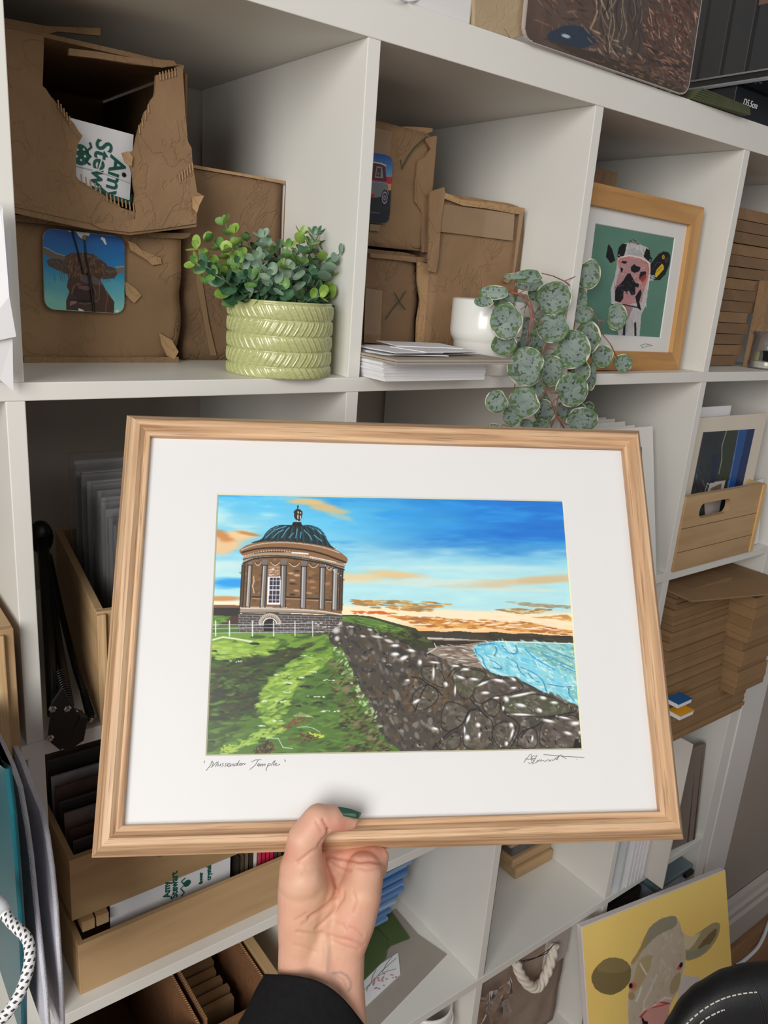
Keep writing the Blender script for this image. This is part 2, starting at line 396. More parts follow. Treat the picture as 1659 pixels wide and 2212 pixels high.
# mount board with bevelled window
wx, wy = 0.1438, 0.1005; ox, oy = 0.2003, 0.1481
mm = MB(); R4 = [(-1, -1), (1, -1), (1, 1), (-1, 1)]
ring = [[(sx * a, sy * b, z) for sx, sy in R4] for a, b, z in ((ox, oy, -0.0098), (wx + 0.0010, wy + 0.0010, -0.0098), (wx, wy, -0.0112))]
vs = [p for r in ring for p in r]
mm.add(vs, [(i, (i + 1) % 4, 4 + (i + 1) % 4, 4 + i) for i in range(4)]); mm.cur = 1
mm.add(vs, [(4 + i, 4 + (i + 1) % 4, 8 + (i + 1) % 4, 8 + i) for i in range(4)])
mount = mm.build('mount_board', [mat('bright_mount', rgb(221, 220, 219), 0.8, 0.003, 40, spec=0.2), mat('cream_core', rgb(236, 232, 200), 0.8, 0.02)], fr)
MB().box(-ox, ox, -oy, oy, -0.0165, -0.0140).build('backing_board', M_CARDIN, fr)
# glass
MB().add([(-ox, -oy, -0.0075), (ox, -oy, -0.0075), (ox, oy, -0.0075), (-ox, oy, -0.0075)], [(0, 1, 2, 3)]).build('glass', clear_mat('picture_glass', refl=0.12, rough=0.22), fr)
# ------------------------------------------------------------------ the painting inside the held frame
def paint_temple():
    p = Paint(760, 530, [(468, 1072), (1213, 1082), (1252, 1617), (442, 1632)], 5)
    a1 = lambda *q: [(430 + x / 4.74, 1060 + y / 4.74) for x, y in q]
    a2 = lambda *q: [(760 + x / 3.318, 1060 + y / 3.318) for x, y in q]
    a3 = lambda *q: [(430 + x / 3.95, 1340 + y / 3.95) for x, y in q]
    a4 = lambda *q: [(840 + x / 3.77, 1340 + y / 3.77) for x, y in q]
    U, V = p.U, p.V
    def ss(x, a, b): t = np.clip((x - a) / (b - a), 0, 1); return t * t * (3 - 2 * t)
    c = lambda *q: np.array(q, float) / 255
    def sm(q, closed=True, it=2):
        for _ in range(it):
            o = [] if closed else [q[0]]; n = len(q)
            for i in range(n if closed else n - 1):
                (x0, y0), (x1, y1) = q[i], q[(i + 1) % n]
                o += [(x0 * .75 + x1 * .25, y0 * .75 + y1 * .25), (x0 * .25 + x1 * .75, y0 * .25 + y1 * .75)]
            q = o + ([] if closed else [q[-1]])
        return q
    mixc = lambda A, B, t: A * (1 - t[..., None]) + B * t[..., None]
    # sky: deep blue top right to pale turquoise low and left
    f1 = p.fbm(3, 9, 3); f2 = p.fbm(6, 26, 4); f3 = p.fbm(14, 60, 5, 3)
    d = ss(U + (f1 - .5) * .5, 0.15, 0.85) * (1 - ss(V + (f2 - .5) * .10, 0.13, 0.30))
    sky = mixc(mixc(c(96, 192, 232), c(176, 222, 228), ss(V + (f1 - .5) * .35, 0.02, 0.32)), c(8, 112, 204), np.clip(d * 1.05, 0, 1))
    sky = mixc(sky, c(40, 150, 225), ss(f2, .55, .8) * (1 - ss(V, .15, .32)) * .75)
    sky = mixc(sky, c(190, 225, 222), ss(f1 * .6 + f3 * .4, .52, .75) * (1 - d) * .6)
    p.c[:] = sky + (f3[..., None] - .5) * .05
    def cloud(cx, cy, rx, ry, col, a=.9, sd=1, rag=.8, ang=0):
        x = p.X - cx; y = p.Y - cy; ca, sa = math.cos(ang), math.sin(ang); x, y = x * ca + y * sa, -x * sa + y * ca
        r = np.hypot(x / rx, y / ry); f = p.fbm(7, 30, sd, 4) - .5
        al = ss(1.15 - r + f * rag * 2.0, 0.0, .75) * a; p.c[:] = p.c * (1 - al[..., None]) + c(*col) * al[..., None]
    cloud(690, 1095, 50, 14, (222, 184, 124), .85, 11, .7, .25); cloud(655, 1087, 40, 7, (226, 186, 124), .8, 12, .7); cloud(735, 1120, 45, 7, (200, 196, 160), .5, 19, .8, .3)
    cloud(505, 1165, 65, 22, (238, 196, 140), .95, 13, .6); cloud(480, 1185, 40, 22, (236, 190, 140), .9, 14, .5)
    cloud(478, 1163, 32, 14, (196, 130, 72), .9, 15, .9, .45); cloud(535, 1157, 38, 6, (186, 120, 66), .8, 16, .9, .18)
    cloud(480, 1225, 60, 16, (196, 224, 224), .9, 17, .7); cloud(490, 1262, 60, 14, (30, 150, 226), .95, 18, .5)
    cloud(478, 1297, 60, 8, (200, 136, 70), .9, 20, .5); cloud(480, 1306, 60, 4, (250, 236, 214), .95, 21, .3)
    cloud(740, 1250, 90, 12, (228, 202, 150), .85, 22, .7, .06); cloud(850, 1243, 90, 10, (224, 192, 138), .9, 23, .7, .08)
    cloud(930, 1258, 260, 9, (214, 220, 206), .6, 24, .9); cloud(1090, 1258, 120, 13, (214, 190, 150), .85, 25, .7, -.07); cloud(1190, 1252, 80, 13, (208, 182, 138), .85, 26, .6, -.08)
    cloud(1000, 1228, 280, 8, (200, 226, 226), .65, 27, .8); cloud(1100, 1275, 190, 6, (206, 220, 206), .7, 28, .9)
    # cream glow over the horizon
    al = ss(p.Y + (f2 - .5) * 16 - (p.X - 760) * .026, 1306, 1318); p.c[:] = mixc(p.c, c(248, 226, 190), al)
    al = ss(p.Y + (f2 - .5) * 22 - (p.X - 760) * .03, 1338, 1372); p.c[:] = mixc(p.c, c(236, 160, 84), al * .85)
    pal_o = [(196, 120, 40), (214, 150, 66), (176, 100, 36), (226, 176, 96), (160, 104, 62)]
    for reg, n, pal in ((a2((0, 790), (560, 800), (720, 815), (540, 870), (260, 860), (0, 820)), 120, [(190, 128, 52), (206, 152, 72), (170, 116, 60), (150, 120, 70)]),
                        (a2((0, 870), (340, 875), (300, 890), (0, 885)), 18, [(206, 92, 30)]),
                        (a2((240, 900), (680, 915), (1000, 950), (960, 990), (500, 985), (380, 940)), 190, pal_o),
                        (a2((890, 925), (1250, 945), (1560, 1005), (1560, 1035), (1200, 1010), (900, 975)), 200, pal_o),
                        (a2((1000, 850), (1420, 850), (1300, 880), (1180, 885)), 60, [(150, 110, 64), (176, 128, 66), (206, 196, 150)]),
                        (a2((1280, 905), (1560, 890), (1560, 935), (1500, 925)), 45, [(196, 140, 66), (214, 170, 96)]),
                        (a2((1050, 795), (1560, 828), (1560, 842), (1300, 832)), 46, [(150, 140, 108), (168, 160, 128)])):
        p.dabs(reg, n, pal, (5, 18), (1.0, 2.6), 0.03, .05, .85)
    p.dabs(a2((400, 880), (1560, 900), (1560, 1010), (700, 960)), 90, [(252, 226, 190), (250, 214, 170), (250, 222, 206)], (6, 20), (1, 2.2), 0.02, .05, .7)
    # far hills, shore, sea
    p.poly(a2((440, 1010), (560, 1008), (640, 1016), (740, 1006), (860, 1018), (1020, 1014), (1130, 1026), (1260, 1022), (1380, 1034), (1600, 1042), (1600, 1095), (500, 1080)), (58, 50, 34))
    p.dabs(a2((480, 1020), (1580, 1046), (1580, 1080), (520, 1060)), 90, [(48, 42, 30), (74, 62, 40), (40, 38, 28)], (6, 18), (1, 3), .02, .06, .7)
    p.poly(a4((-200, 120), (300, 100), (760, 120), (800, 250), (300, 420)), (60, 54, 44))
    p.poly(a4((290, 150), (1530, 190), (1560, 760), (300, 500)), (60, 54, 48))
    p.poly(a4((290, 140), (480, 150), (700, 160), (860, 170), (860, 210), (700, 300), (760, 420), (560, 380), (300, 260)), (142, 126, 112))
    p.poly(a4((290, 142), (520, 150), (640, 158), (300, 158)), (196, 190, 176)); p.poly(a4((300, 160), (470, 168), (780, 170), (640, 192), (430, 215), (300, 210)), (44, 36, 28))
    p.dabs(a4((400, 200), (690, 210), (740, 400), (560, 360), (430, 300)), 130, [(176, 164, 150), (112, 96, 82), (214, 208, 200), (150, 134, 120), (96, 80, 68)], (5, 16), (.8, 2), .05, .12, .85)
    sea = a4((845, 172), (1120, 176), (1500, 188), (1535, 700), (1390, 640), (1240, 580), (1080, 500), (1020, 460), (880, 450), (780, 410), (720, 340), (670, 250), (680, 205))
    p.poly(sea, (134, 206, 222))
    p.poly(a4((1000, 180), (1500, 188), (1530, 690), (1440, 600), (1480, 400), (1200, 300)), (122, 186, 184))
    p.dabs(sea, 420, [(176, 226, 232), (110, 200, 228), (206, 234, 234), (86, 186, 222), (150, 210, 210), (124, 190, 190)], (4, 14), (1.2, 4), .55, .35, .75)
    p.dabs(a4((1060, 190), (1495, 195), (1520, 480), (1250, 330)), 120, [(110, 172, 168), (134, 186, 178), (160, 204, 196), (96, 156, 154)], (5, 16), (1, 3), .35, .25, .8)
    for ln in (((830, 190), (860, 240), (835, 290)), ((680, 230), (690, 270), (740, 300), (750, 360), (790, 410)), ((1010, 205), (1030, 270), (950, 270), (900, 205)), ((800, 320), (880, 360), (900, 400), (830, 385)),
               ((1090, 235), (1130, 280), (1200, 330), (1330, 400)), ((1215, 260), (1330, 320), (1480, 385)), ((940, 300), (1020, 340), (1030, 400), (1080, 450)), ((1050, 380), (1150, 420), (1230, 480), (1260, 580)),
               ((1240, 205), (1330, 260), (1480, 310)), ((1370, 360), (1450, 400), (1510, 420)), ((1270, 515), (1400, 540), (1460, 535)), ((1110, 430), (1160, 490), (1200, 500)), ((1440, 550), (1440, 600), (1480, 650)), ((700, 205), (760, 195), (820, 190))):
        p.line(sm(a4(*ln), False), (24, 70, 96), 1.5, .85); p.line([(x + 2, y + 1.5) for x, y in sm(a4(*ln), False)], (74, 170, 214), 2.4, .6)
    p.line(a4((845, 172), (1120, 178), (1500, 190)), (232, 244, 244), 2.0, .9); p.dabs(sea, 46, [(236, 246, 246)], (2, 6), (.4, .9), .6, .4, .8)
    # headland
    p.poly(a2((-330, 895), (0, 895), (120, 905), (320, 960), (440, 990), (520, 1060), (590, 1128), (-330, 1128)), (52, 58, 34))
    p.poly(a2((-330, 905), (20, 905), (160, 930), (300, 975), (410, 1005), (380, 1022), (160, 1020), (-330, 985)), (92, 128, 54))
    p.dabs(a2((-300, 905), (60, 915), (390, 1000), (300, 1015), (-300, 980)), 80, [(78, 112, 46), (112, 146, 62), (128, 158, 70), (60, 88, 40)], (5, 14), (1, 2.4), .15, .1, .8)
    p.line(a2((30, 950), (150, 975), (120, 985), (260, 1010), (240, 970), (330, 1000)), (40, 60, 30), 1.2, .9)
    p.dabs(a2((150, 1020), (460, 1010), (560, 1110), (200, 1110)), 60, [(44, 46, 30), (64, 56, 34), (78, 92, 44), (36, 34, 24)], (5, 14), (1.5, 4), .3, .3, .8)
    # grass
    p.poly([(440, 1330), (760, 1350), (780, 1420), (880, 1640), (430, 1640)], (78, 112, 42))
    p.poly(a3((80, 120), (1120, 110), (1120, 300), (700, 380), (90, 400)), (110, 146, 50))
    p.poly(a3((90, 330), (560, 270), (900, 230), (860, 300), (640, 420), (560, 620), (470, 800), (330, 960), (60, 1150)), (58, 80, 34))
    G = [(64, 92, 36), (84, 120, 44), (50, 68, 32), (98, 134, 50), (74, 104, 40)]
    GL = [(140, 172, 62), (158, 188, 78), (120, 156, 54), (170, 196, 90)]; GD = [(44, 54, 32), (54, 66, 30), (38, 44, 28), (70, 60, 36)]
    p.dabs(a3((60, 130), (1180, 130), (1560, 900), (1640, 1140), (50, 1150)), 620, G, (6, 22), (2, 5), -.12, .22, .75)
    p.dabs(a3((90, 180), (640, 170), (560, 300), (300, 340), (90, 340)), 150, GL, (7, 20), (2, 4), .02, .12, .8)
    p.dabs(a3((90, 400), (760, 250), (1040, 170), (860, 290), (540, 500), (480, 760), (80, 900)), 240, GD, (6, 20), (2, 5), -.1, .25, .7)
    p.dabs(a3((740, 360), (1060, 290), (1120, 330), (900, 480), (780, 640), (660, 900), (560, 880), (480, 740), (560, 540)), 240, GL + [(110, 150, 56)], (6, 18), (2, 4.5), -.25, .25, .75)
    p.dabs(a3((280, 1040), (700, 860), (720, 940), (400, 1080), (180, 1150)), 80, GL, (5, 14), (1.5, 3.4), -.3, .3, .8)
    p.dabs(a3((1050, 300), (1250, 400), (1560, 950), (1640, 1140), (1250, 1140), (1150, 700)), 260, [(92, 80, 50), (64, 52, 34), (110, 120, 70), (84, 100, 50), (134, 116, 88), (44, 40, 28)], (4, 14), (1.5, 4), -.4, .4, .75)
    for x, y, w_ in ((900, 310, 60), (700, 470, 60), (860, 490, 22), (740, 535, 40), (960, 445, 30), (730, 615, 50), (540, 692, 26), (700, 692, 60), (980, 652, 80), (1090, 510, 50), (1060, 775, 34), (1150, 775, 40), (650, 855, 34), (520, 900, 24), (320, 357, 60)):
        for k in range(6): p.dab(430 + (x + p.r.uniform(-w_, w_)) / 3.95, 1340 + (y + p.r.uniform(-6, 6)) / 3.95, p.r.uniform(2, 5), p.r.uniform(.7, 1.3), 0, (214, 232, 210), .9)
    p.line(a3((95, 178), (200, 150), (300, 165), (440, 185)), (206, 222, 190), 3, .8)
    for x, y, L in ((460, 205, 46), (120, 268, 30), (215, 350, 36), (330, 335, 34), (620, 270, 60), (680, 390, 50), (890, 565, 60), (1000, 700, 60), (830, 730, 30), (180, 540, 26), (180, 780, 26), (310, 640, 26), (100, 1030, 36), (1220, 900, 30)):
        p.dab(430 + x / 3.95, 1340 + y / 3.95, L / 4.4, 2.2, -.1, (30, 34, 22), .9)
        p.dab(430 + (x + 14) / 3.95, 1340 + (y + 6) / 3.95, L / 6, 1.6, .3, (30, 34, 22), .9)
    p.dabs(a3((640, 920), (860, 810), (890, 850), (740, 930)), 34, [(96, 56, 34), (120, 74, 46)], (4, 9), (1, 2), -.5, .4, .95)
    p.dabs(a3((740, 1010), (900, 950), (1050, 1000), (860, 1040)), 34, [(96, 56, 34), (120, 74, 46), (60, 40, 28)], (4, 10), (1, 2), -.2, .3, .95)
    p.dabs(a3((420, 1145), (520, 1060), (580, 1030), (640, 1080), (600, 1145)), 60, [(70, 40, 28), (96, 54, 34), (36, 26, 20)], (4, 9), (.9, 1.8), -1.2, .6, .95)
    p.dabs(a3((900, 950), (1100, 990), (1000, 1000)), 20, [(190, 204, 70)], (2, 5), (1, 2), .2, .4, .95); p.dabs(a3((180, 1060), (270, 1060), (260, 1140), (180, 1140)), 22, [(170, 196, 70)], (2, 4), (1, 2), 0, .6, .9)
    p.line(a3((820, 912), (900, 905), (960, 920), (1010, 950)), (170, 206, 170), 1.6, .9); p.line(a3((560, 1000), (660, 1005), (700, 1080), (780, 1090)), (190, 220, 206), 1.6, .9)
    for k in range(14): p.line(a3((800 + k * 9, 820), (790 + k * 13, 785 + abs(k - 5) * 5)), (206, 220, 160), 1.0, .9)
    # dry-stone wall
    wall = a4((-330, 40), (-290, -10), (-220, -20), (-170, -5), (-60, 40), (0, 120), (150, 220), (330, 290), (560, 360), (720, 380), (840, 450), (1010, 458), (1120, 540), (1180, 585), (1300, 600), (1390, 640), (1480, 690), (1540, 720), (1560, 1080), (100, 1080), (0, 960), (-60, 860), (-160, 640), (-230, 420), (-280, 280))
    wall = [(705, 1372)] + a3((1110, 30), (1180, 10), (1250, 20), (1400, 50), (1480, 90), (1640, 160)) + a4((150, 225), (330, 300), (560, 365), (720, 385), (840, 452), (1010, 458), (1120, 540), (1180, 585), (1300, 600), (1390, 640), (1545, 725), (1570, 1080), (110, 1085)) + a3((1600, 1040), (1500, 900), (1430, 700), (1350, 560), (1290, 420), (1200, 240), (1100, 200))
    p.poly(wall, (70, 64, 56))
    S = [(92, 84, 74), (64, 58, 50), (110, 104, 96), (80, 66, 48), (56, 50, 46), (128, 122, 114), (96, 74, 50), (48, 44, 42)]
    def wang(x, y): return 1.1 if x < 860 else .9
    p.dabs(wall, 800, S, (3, 13), (2.5, 7), wang, .5, .8)
    p.dabs(a4((150, 400), (700, 420), (640, 700), (100, 760)), 120, [(92, 66, 42), (78, 60, 44), (104, 84, 62)], (4, 12), (2, 5), -.6, .5, .75)
    stones = [((430, 690), (470, 650), (600, 700), (640, 760), (560, 860), (440, 910), (400, 860), (405, 760)), ((590, 870), (620, 740), (690, 720), (780, 780), (830, 830), (800, 1050), (640, 1050), (570, 1000)),
              ((810, 880), (880, 820), (960, 820), (1020, 870), (960, 1010), (880, 1040), (820, 960)), ((900, 700), (920, 640), (1060, 600), (1220, 600), (1380, 650), (1500, 740), (1280, 780), (1020, 780), (930, 750)),
              ((1200, 900), (1230, 820), (1340, 780), (1540, 760), (1550, 1040), (1200, 1040)), ((650, 620), (680, 530), (780, 470), (1000, 470), (1100, 560), (940, 600), (820, 620), (720, 690)),
              ((480, 450), (560, 390), (700, 400), (790, 440), (700, 520), (640, 640), (560, 640)), ((710, 690), (820, 630), (890, 680), (880, 740), (820, 800)), ((1010, 960), (1080, 880), (1180, 870), (1190, 1040), (1040, 1040)),
              ((160, 600), (280, 520), (340, 540), (400, 620), (300, 720), (180, 740)), ((240, 380), (330, 370), (420, 420), (440, 560), (340, 520), (250, 470)), ((350, 1050), (420, 960), (560, 880), (560, 1050))]
    for i, st in enumerate(stones):
        q = sm(a4(*st)); p.poly(q, (96 - 5 * (i % 4), 90 - 6 * (i % 3), 78 - 6 * (i % 4)), .5)
        p.dabs(q, 34, S[:6] + [(104, 98, 84), (120, 112, 100)], (4, 12), (2, 5), .2, .6, .55); p.line(q + q[:1], (26, 22, 20), 1.9, .85)
    for ln in (((640, 640), (690, 700), (780, 790)), ((690, 715), (620, 730), (580, 850), (470, 900), (330, 1040)), ((880, 640), (890, 740), (1030, 820), (1040, 900), (960, 1040)), ((160, 460), (240, 470), (290, 520), (350, 540), (410, 610)),
               ((290, 520), (240, 600), (190, 740)), ((460, 460), (500, 400), (560, 370)), ((1050, 950), (1100, 880), (1200, 850), (1240, 790), (1500, 740))):
        p.line(sm(a4(*ln), False), (24, 20, 18), 2.6, .9)
    p.poly(a4((1470, 1045), (1490, 960), (1550, 960), (1560, 1045)), (14, 14, 14))
    p.dabs(wall, 110, [(28, 24, 22)], (2, 7), (1, 2.4), 1.0, .7, .9)
    p.dabs(wall, 90, [(150, 144, 136), (168, 162, 154)], (2, 5), (1, 2.6), .8, .8, .8)
    for x, y, L, W_, an in ((1180, 30, 30, 26, 0), (1150, 90, 30, 34, 1.2), (1160, 160, 26, 26, 1), (1280, 60, 34, 9, .1), (1440, 85, 26, 12, .2), (1500, 145, 60, 14, .15), (1600, 180, 50, 16, .3), (1380, 140, 30, 14, .1)):
        p.dab(430 + x / 3.95, 1340 + y / 3.95, L / 3.6, W_ / 3.6, an, (224, 222, 216), .85, .6)
    for x, y, L, W_, an in ((160, 250, 40, 16, .2), (100, 310, 44, 22, -.4), (230, 345, 20, 30, 0), (350, 345, 50, 10, .1), (520, 373, 40, 12, .1), (600, 400, 40, 14, 0), (340, 430, 60, 12, 1.6), (560, 465, 40, 14, .3), (670, 480, 40, 14, .1), (515, 570, 50, 10, 1.6),
                        (440, 520, 24, 20, 1), (740, 515, 60, 12, -.4), (870, 490, 60, 16, .2), (990, 480, 30, 14, .5), (760, 590, 40, 16, 0), (990, 550, 30, 14, 0), (850, 630, 28, 12, 0), (1050, 605, 120, 14, -.2), (930, 640, 30, 26, 1), (1050, 690, 50, 18, .2),
                        (1230, 630, 34, 18, .2), (1320, 668, 36, 14, .1), (1200, 730, 30, 20, .5), (1050, 765, 100, 12, .03), (905, 715, 12, 26, 0), (1270, 815, 60, 16, .2), (1400, 790, 60, 10, .2), (1490, 835, 44, 22, 0), (1430, 915, 40, 16, .3), (620, 800, 12, 50, .4), (590, 890, 8, 44, 0), (700, 850, 24, 24, .6),
                        (710, 930, 12, 30, 0), (610, 950, 26, 30, 0), (970, 850, 26, 22, 1), (975, 920, 10, 60, .3), (930, 1000, 16, 26, 0), (1140, 960, 10, 34, .2), (350, 880, 30, 14, .3), (200, 660, 40, 16, -.5), (130, 490, 20, 12, 0), (30, 280, 40, 20, 0), (30, 210, 40, 16, 0), (1530, 910, 16, 20, 0)):
        p.dab(840 + x / 3.77, 1340 + y / 3.77, L / 3.0, W_ / 3.2, an, (206, 204, 202), .85, .7)
        p.dab(840 + (x + 4) / 3.77, 1340 + (y - 3) / 3.77, L / 4.4, W_ / 5.4, an, (240, 240, 240), .9, .5)
    p.dabs(a3((1100, 230), (1200, 240), (1350, 560), (1480, 800), (1540, 920), (1380, 760), (1200, 480)), 50, [(168, 190, 140), (186, 206, 160), (120, 140, 96)], (3, 8), (1.5, 3.4), -.3, .6, .85)
    p.line(a4((350, 190), (365, 225), (330, 250), (290, 270)), (226, 224, 220), 1.6, .95)
    SL = lambda *q: sm(a1(*q), False)
    # temple
    p.poly(a1((130, 1185), (410, 1190), (410, 1300), (120, 1290)), (40, 32, 28)); p.poly(a1((130, 1180), (410, 1186), (400, 1210), (130, 1212)), (120, 82, 60)); p.poly(a1((190, 1390), (330, 1290), (420, 1290), (400, 1400)), (70, 44, 32))
    p.dabs(a1((110, 1300), (300, 1300), (200, 1390), (110, 1400)), 20, [(104, 150, 60), (84, 128, 50)], (5, 10), (1.5, 3), 0, .1, .9)
    p.poly(a1((390, 1270), (760, 1262), (1446, 1290), (1446, 1330), (1300, 1480), (385, 1455)), (70, 62, 58))
    for r in range(7):
        y = 1285 + r * 25
        p.line(a1((392, y), (640, y + 4), (1000, y + 8), (1440, y + 18)), (168, 166, 170), 1.1, .85)
        for k in range(15):
            x = 400 + k * 70 + (r % 2) * 34 + p.r.uniform(-6, 6)
            if x < 1420: p.line(a1((x, y + 2 + (x - 400) * .014), (x + 2, y + 24 + (x - 400) * .014)), (168, 166, 170), 1.1, .85)
    p.dabs(a1((400, 1290), (1440, 1310), (1420, 1440), (390, 1430)), 60, [(52, 46, 44), (88, 76, 66), (62, 60, 62)], (2.5, 6), (1, 2), 0, .05, .7)
    arch = [(710 + 98 * math.cos(t), 1375 - 92 * math.sin(t)) for t in np.linspace(0.1, math.pi, 16)]
    p.line(a1(*arch), (190, 178, 164), 7, 1); p.line(a1(*[(710 + (x - 710) * .72, 1380 + (y - 1375) * .72) for x, y in arch]), (232, 230, 226), 2.2, 1)
    for t in np.linspace(.25, 2.9, 13): p.line(a1((710 + 78 * math.cos(t), 1375 - 72 * math.sin(t)), (710 + 100 * math.cos(t), 1375 - 94 * math.sin(t))), (90, 70, 54), 1.2, .9)
    p.poly(a1((645, 1450), (648, 1370), (680, 1328), (730, 1318), (755, 1340), (760, 1450)), (24, 20, 20))
    body = a1((440, 760), (560, 700), (900, 690), (1250, 740), (1462, 800), (1440, 1275), (1240, 1235), (900, 1210), (600, 1200), (415, 1210)); p.poly(body, (120, 86, 54))
    p.dabs(body, 130, [(134, 98, 62), (104, 74, 46), (150, 112, 74), (92, 66, 44)], (4, 10), (2, 4), 0, .3, .6)
    p.poly(a1((412, 1205), (900, 1210), (1240, 1235), (1450, 1270), (1448, 1290), (1200, 1262), (760, 1252), (405, 1262)), (160, 140, 120)); p.line(SL((410, 1215), (800, 1222), (1200, 1236), (1445, 1278)), (222, 218, 212), 2, .9); p.line(SL((405, 1262), (760, 1254), (1200, 1264), (1446, 1292)), (44, 36, 30), 1.8, .9)
    for x0, x1, w_, cl in ((445, 420, 30, (84, 62, 42)), (510, 485, 40, (150, 138, 126)), (660, 635, 48, (122, 116, 110)), (852, 842, 54, (112, 104, 98)), (1058, 1046, 52, (134, 130, 128)), (1248, 1236, 52, (128, 122, 116)), (1380, 1366, 52, (140, 138, 136)), (1440, 1428, 30, (78, 60, 42))):
        dy = max(0, (x0 - 850)) * .05; p.poly(a1((x0 - w_ / 2, 775 + dy), (x0 + w_ / 2, 775 + dy), (x1 + w_ / 2, 1200 + dy), (x1 - w_ / 2, 1200 + dy)), cl)
        p.line(a1((x0 - w_ / 2, 775 + dy), (x1 - w_ / 2, 1205 + dy)), (30, 24, 22), 2.2, .95); p.line(a1((x0 + w_ / 2, 775 + dy), (x1 + w_ / 2, 1205 + dy)), (30, 24, 22), 2.2, .95)
        if w_ > 30: p.line(a1((x0 - w_ / 5, 790 + dy), (x1 - w_ / 5, 1190 + dy)), (206, 204, 204), 2.2, .85); p.poly(a1((x0 - w_ * .62, 720 + dy), (x0 + w_ * .62, 720 + dy), (x0 + w_ * .5, 775 + dy), (x0 - w_ * .5, 775 + dy)), (118, 108, 102)); p.line(a1((x0 - w_ * .6, 778 + dy), (x0 + w_ * .6, 778 + dy)), (30, 24, 22), 2, .9)
    for x0, x1, y in ((530, 615, 1100), (870, 1020, 1102), (1080, 1205, 1114), (1275, 1340, 1128)):
        p.line(a1((x0, y), (x1, y + 4)), (36, 28, 24), 3, .95); p.line(a1((x0, y + 16), (x1, y + 20)), (190, 160, 130), 1.4, .9)
    for x0, x1, y in ((560, 620, 745), (720, 810, 745), (910, 1010, 755), (1110, 1200, 765), (1290, 1350, 790)):
        q = [(x0 + (x1 - x0) * t, y + 34 * math.sin(math.pi * t)) for t in np.linspace(0, 1, 8)]; p.line(a1(*q), (206, 190, 170), 2.6, .9); p.line(a1(*[(a, b - 8) for a, b in q]), (40, 30, 26), 1.6, .9)
    p.poly(a1((700, 790), (812, 790), (815, 890), (695, 890)), (166, 126, 96)); p.dabs(a1((705, 795), (805, 795), (805, 885), (700, 885)), 22, [(226, 210, 190), (120, 84, 58)], (3, 7), (.8, 1.4), 0, .2, .9)
    p.poly(a1((692, 895), (820, 892), (818, 1180), (680, 1178)), (232, 232, 236)); p.poly(a1((712, 905), (812, 902), (808, 1160), (698, 1160)), (48, 44, 56))
    for t in (.33, .66): p.line(a1((712 + 100 * t, 902), (698 + 110 * t, 1160)), (222, 222, 230), 1.2, 1)
    for y in (934, 985, 1030, 1080, 1130): p.line(a1((702, y), (814, y)), (228, 228, 236), 2.6 if y == 1030 else 1.2, 1)
    for x, y, cl in ((985, 835, (60, 46, 34)), (940, 930, (180, 144, 110)), (940, 965, (52, 40, 32)), (940, 1075, (46, 36, 30)), (980, 1035, (190, 150, 116)), (1120, 905, (84, 66, 44)), (1180, 885, (92, 72, 50)), (1140, 945, (180, 128, 78)), (1150, 1005, (170, 124, 80)), (1300, 965, (170, 122, 76)), (925, 860, (196, 160, 126)), (985, 880, (206, 170, 136)), (1110, 1060, (176, 140, 100))):
        p.dab(*a1((x, y))[0], 8, 3, .05, cl, .85)
    p.line(a1((545, 895), (550, 940), (535, 990), (550, 1060)), (226, 216, 200), 2, .8)
    # cornice
    p.poly(sm(a1((400, 650), (405, 620), (500, 560), (700, 530), (950, 535), (1240, 570), (1400, 620), (1502, 700), (1505, 730), (1480, 770), (1350, 735), (1200, 700), (900, 650), (600, 650), (440, 690)), True, 1), (140, 100, 66))
    p.poly(a1((440, 690), (600, 652), (900, 648), (1200, 700), (1480, 770), (1465, 815), (1250, 745), (900, 690), (560, 700), (440, 765)), (168, 146, 122))
    sl_ = lambda *q: sm(a1(*q), False)
    p.line(sl_((430, 650), (600, 604), (900, 600), (1200, 640), (1480, 745)), (36, 28, 24), 3.4, .95); p.line(SL((420, 625), (560, 570), (760, 545), (1000, 552), (1250, 590), (1420, 650)), (204, 190, 176), 2, .85)
    for t in np.linspace(0, 1, 40):
        x = 440 + t * 1020; y = 622 + 4 * (t - .35) ** 2 * 150 - 8 + t * 30; p.dab(*a1((x, y + 4))[0], 1.4, 1.2, 0, (226, 218, 206), .95)
    p.line(SL((440, 720), (600, 682), (900, 680), (1200, 728), (1466, 795)), (36, 28, 24), 2, .9); p.line(SL((440, 762), (560, 706), (760, 696), (900, 700), (1250, 752), (1466, 820)), (30, 24, 22), 3, .95)
    p.line(a1((550, 660), (700, 642), (860, 640)), (40, 30, 26), 1.4, .9); p.line(a1((940, 650), (1020, 654), (1100, 662)), (246, 244, 240), 3, .95); p.line(a1((1120, 690), (1250, 716), (1380, 745)), (232, 226, 216), 2, .9)
    # dome
    dome = sm(a1((500, 560), (560, 535), (620, 520), (700, 440), (800, 390), (900, 370), (1050, 372), (1160, 410), (1250, 470), (1310, 540), (1335, 580), (1400, 620), (1240, 572), (950, 535), (700, 532)), True, 1); p.poly(dome, (28, 42, 44))
    for xb, xt in ((640, 850), (700, 880), (770, 905), (840, 925), (905, 950), (975, 975), (1040, 1000), (1110, 1030), (1180, 1060), (1235, 1080), (1285, 1100)):
        q = [(xb + (xt - xb) * t ** 1.6, 530 + max(0, xb - 900) * .1 - (158 + max(0, xb - 900) * .1) * math.sin(t * math.pi / 2)) for t in np.linspace(0, 1, 8)]
        p.line(a1(*q), (12, 18, 20), 1.8, .95); p.line(a1(*[(a + 15, b + 4) for a, b in q[:6]]), (34, 74, 82), 4, .7)
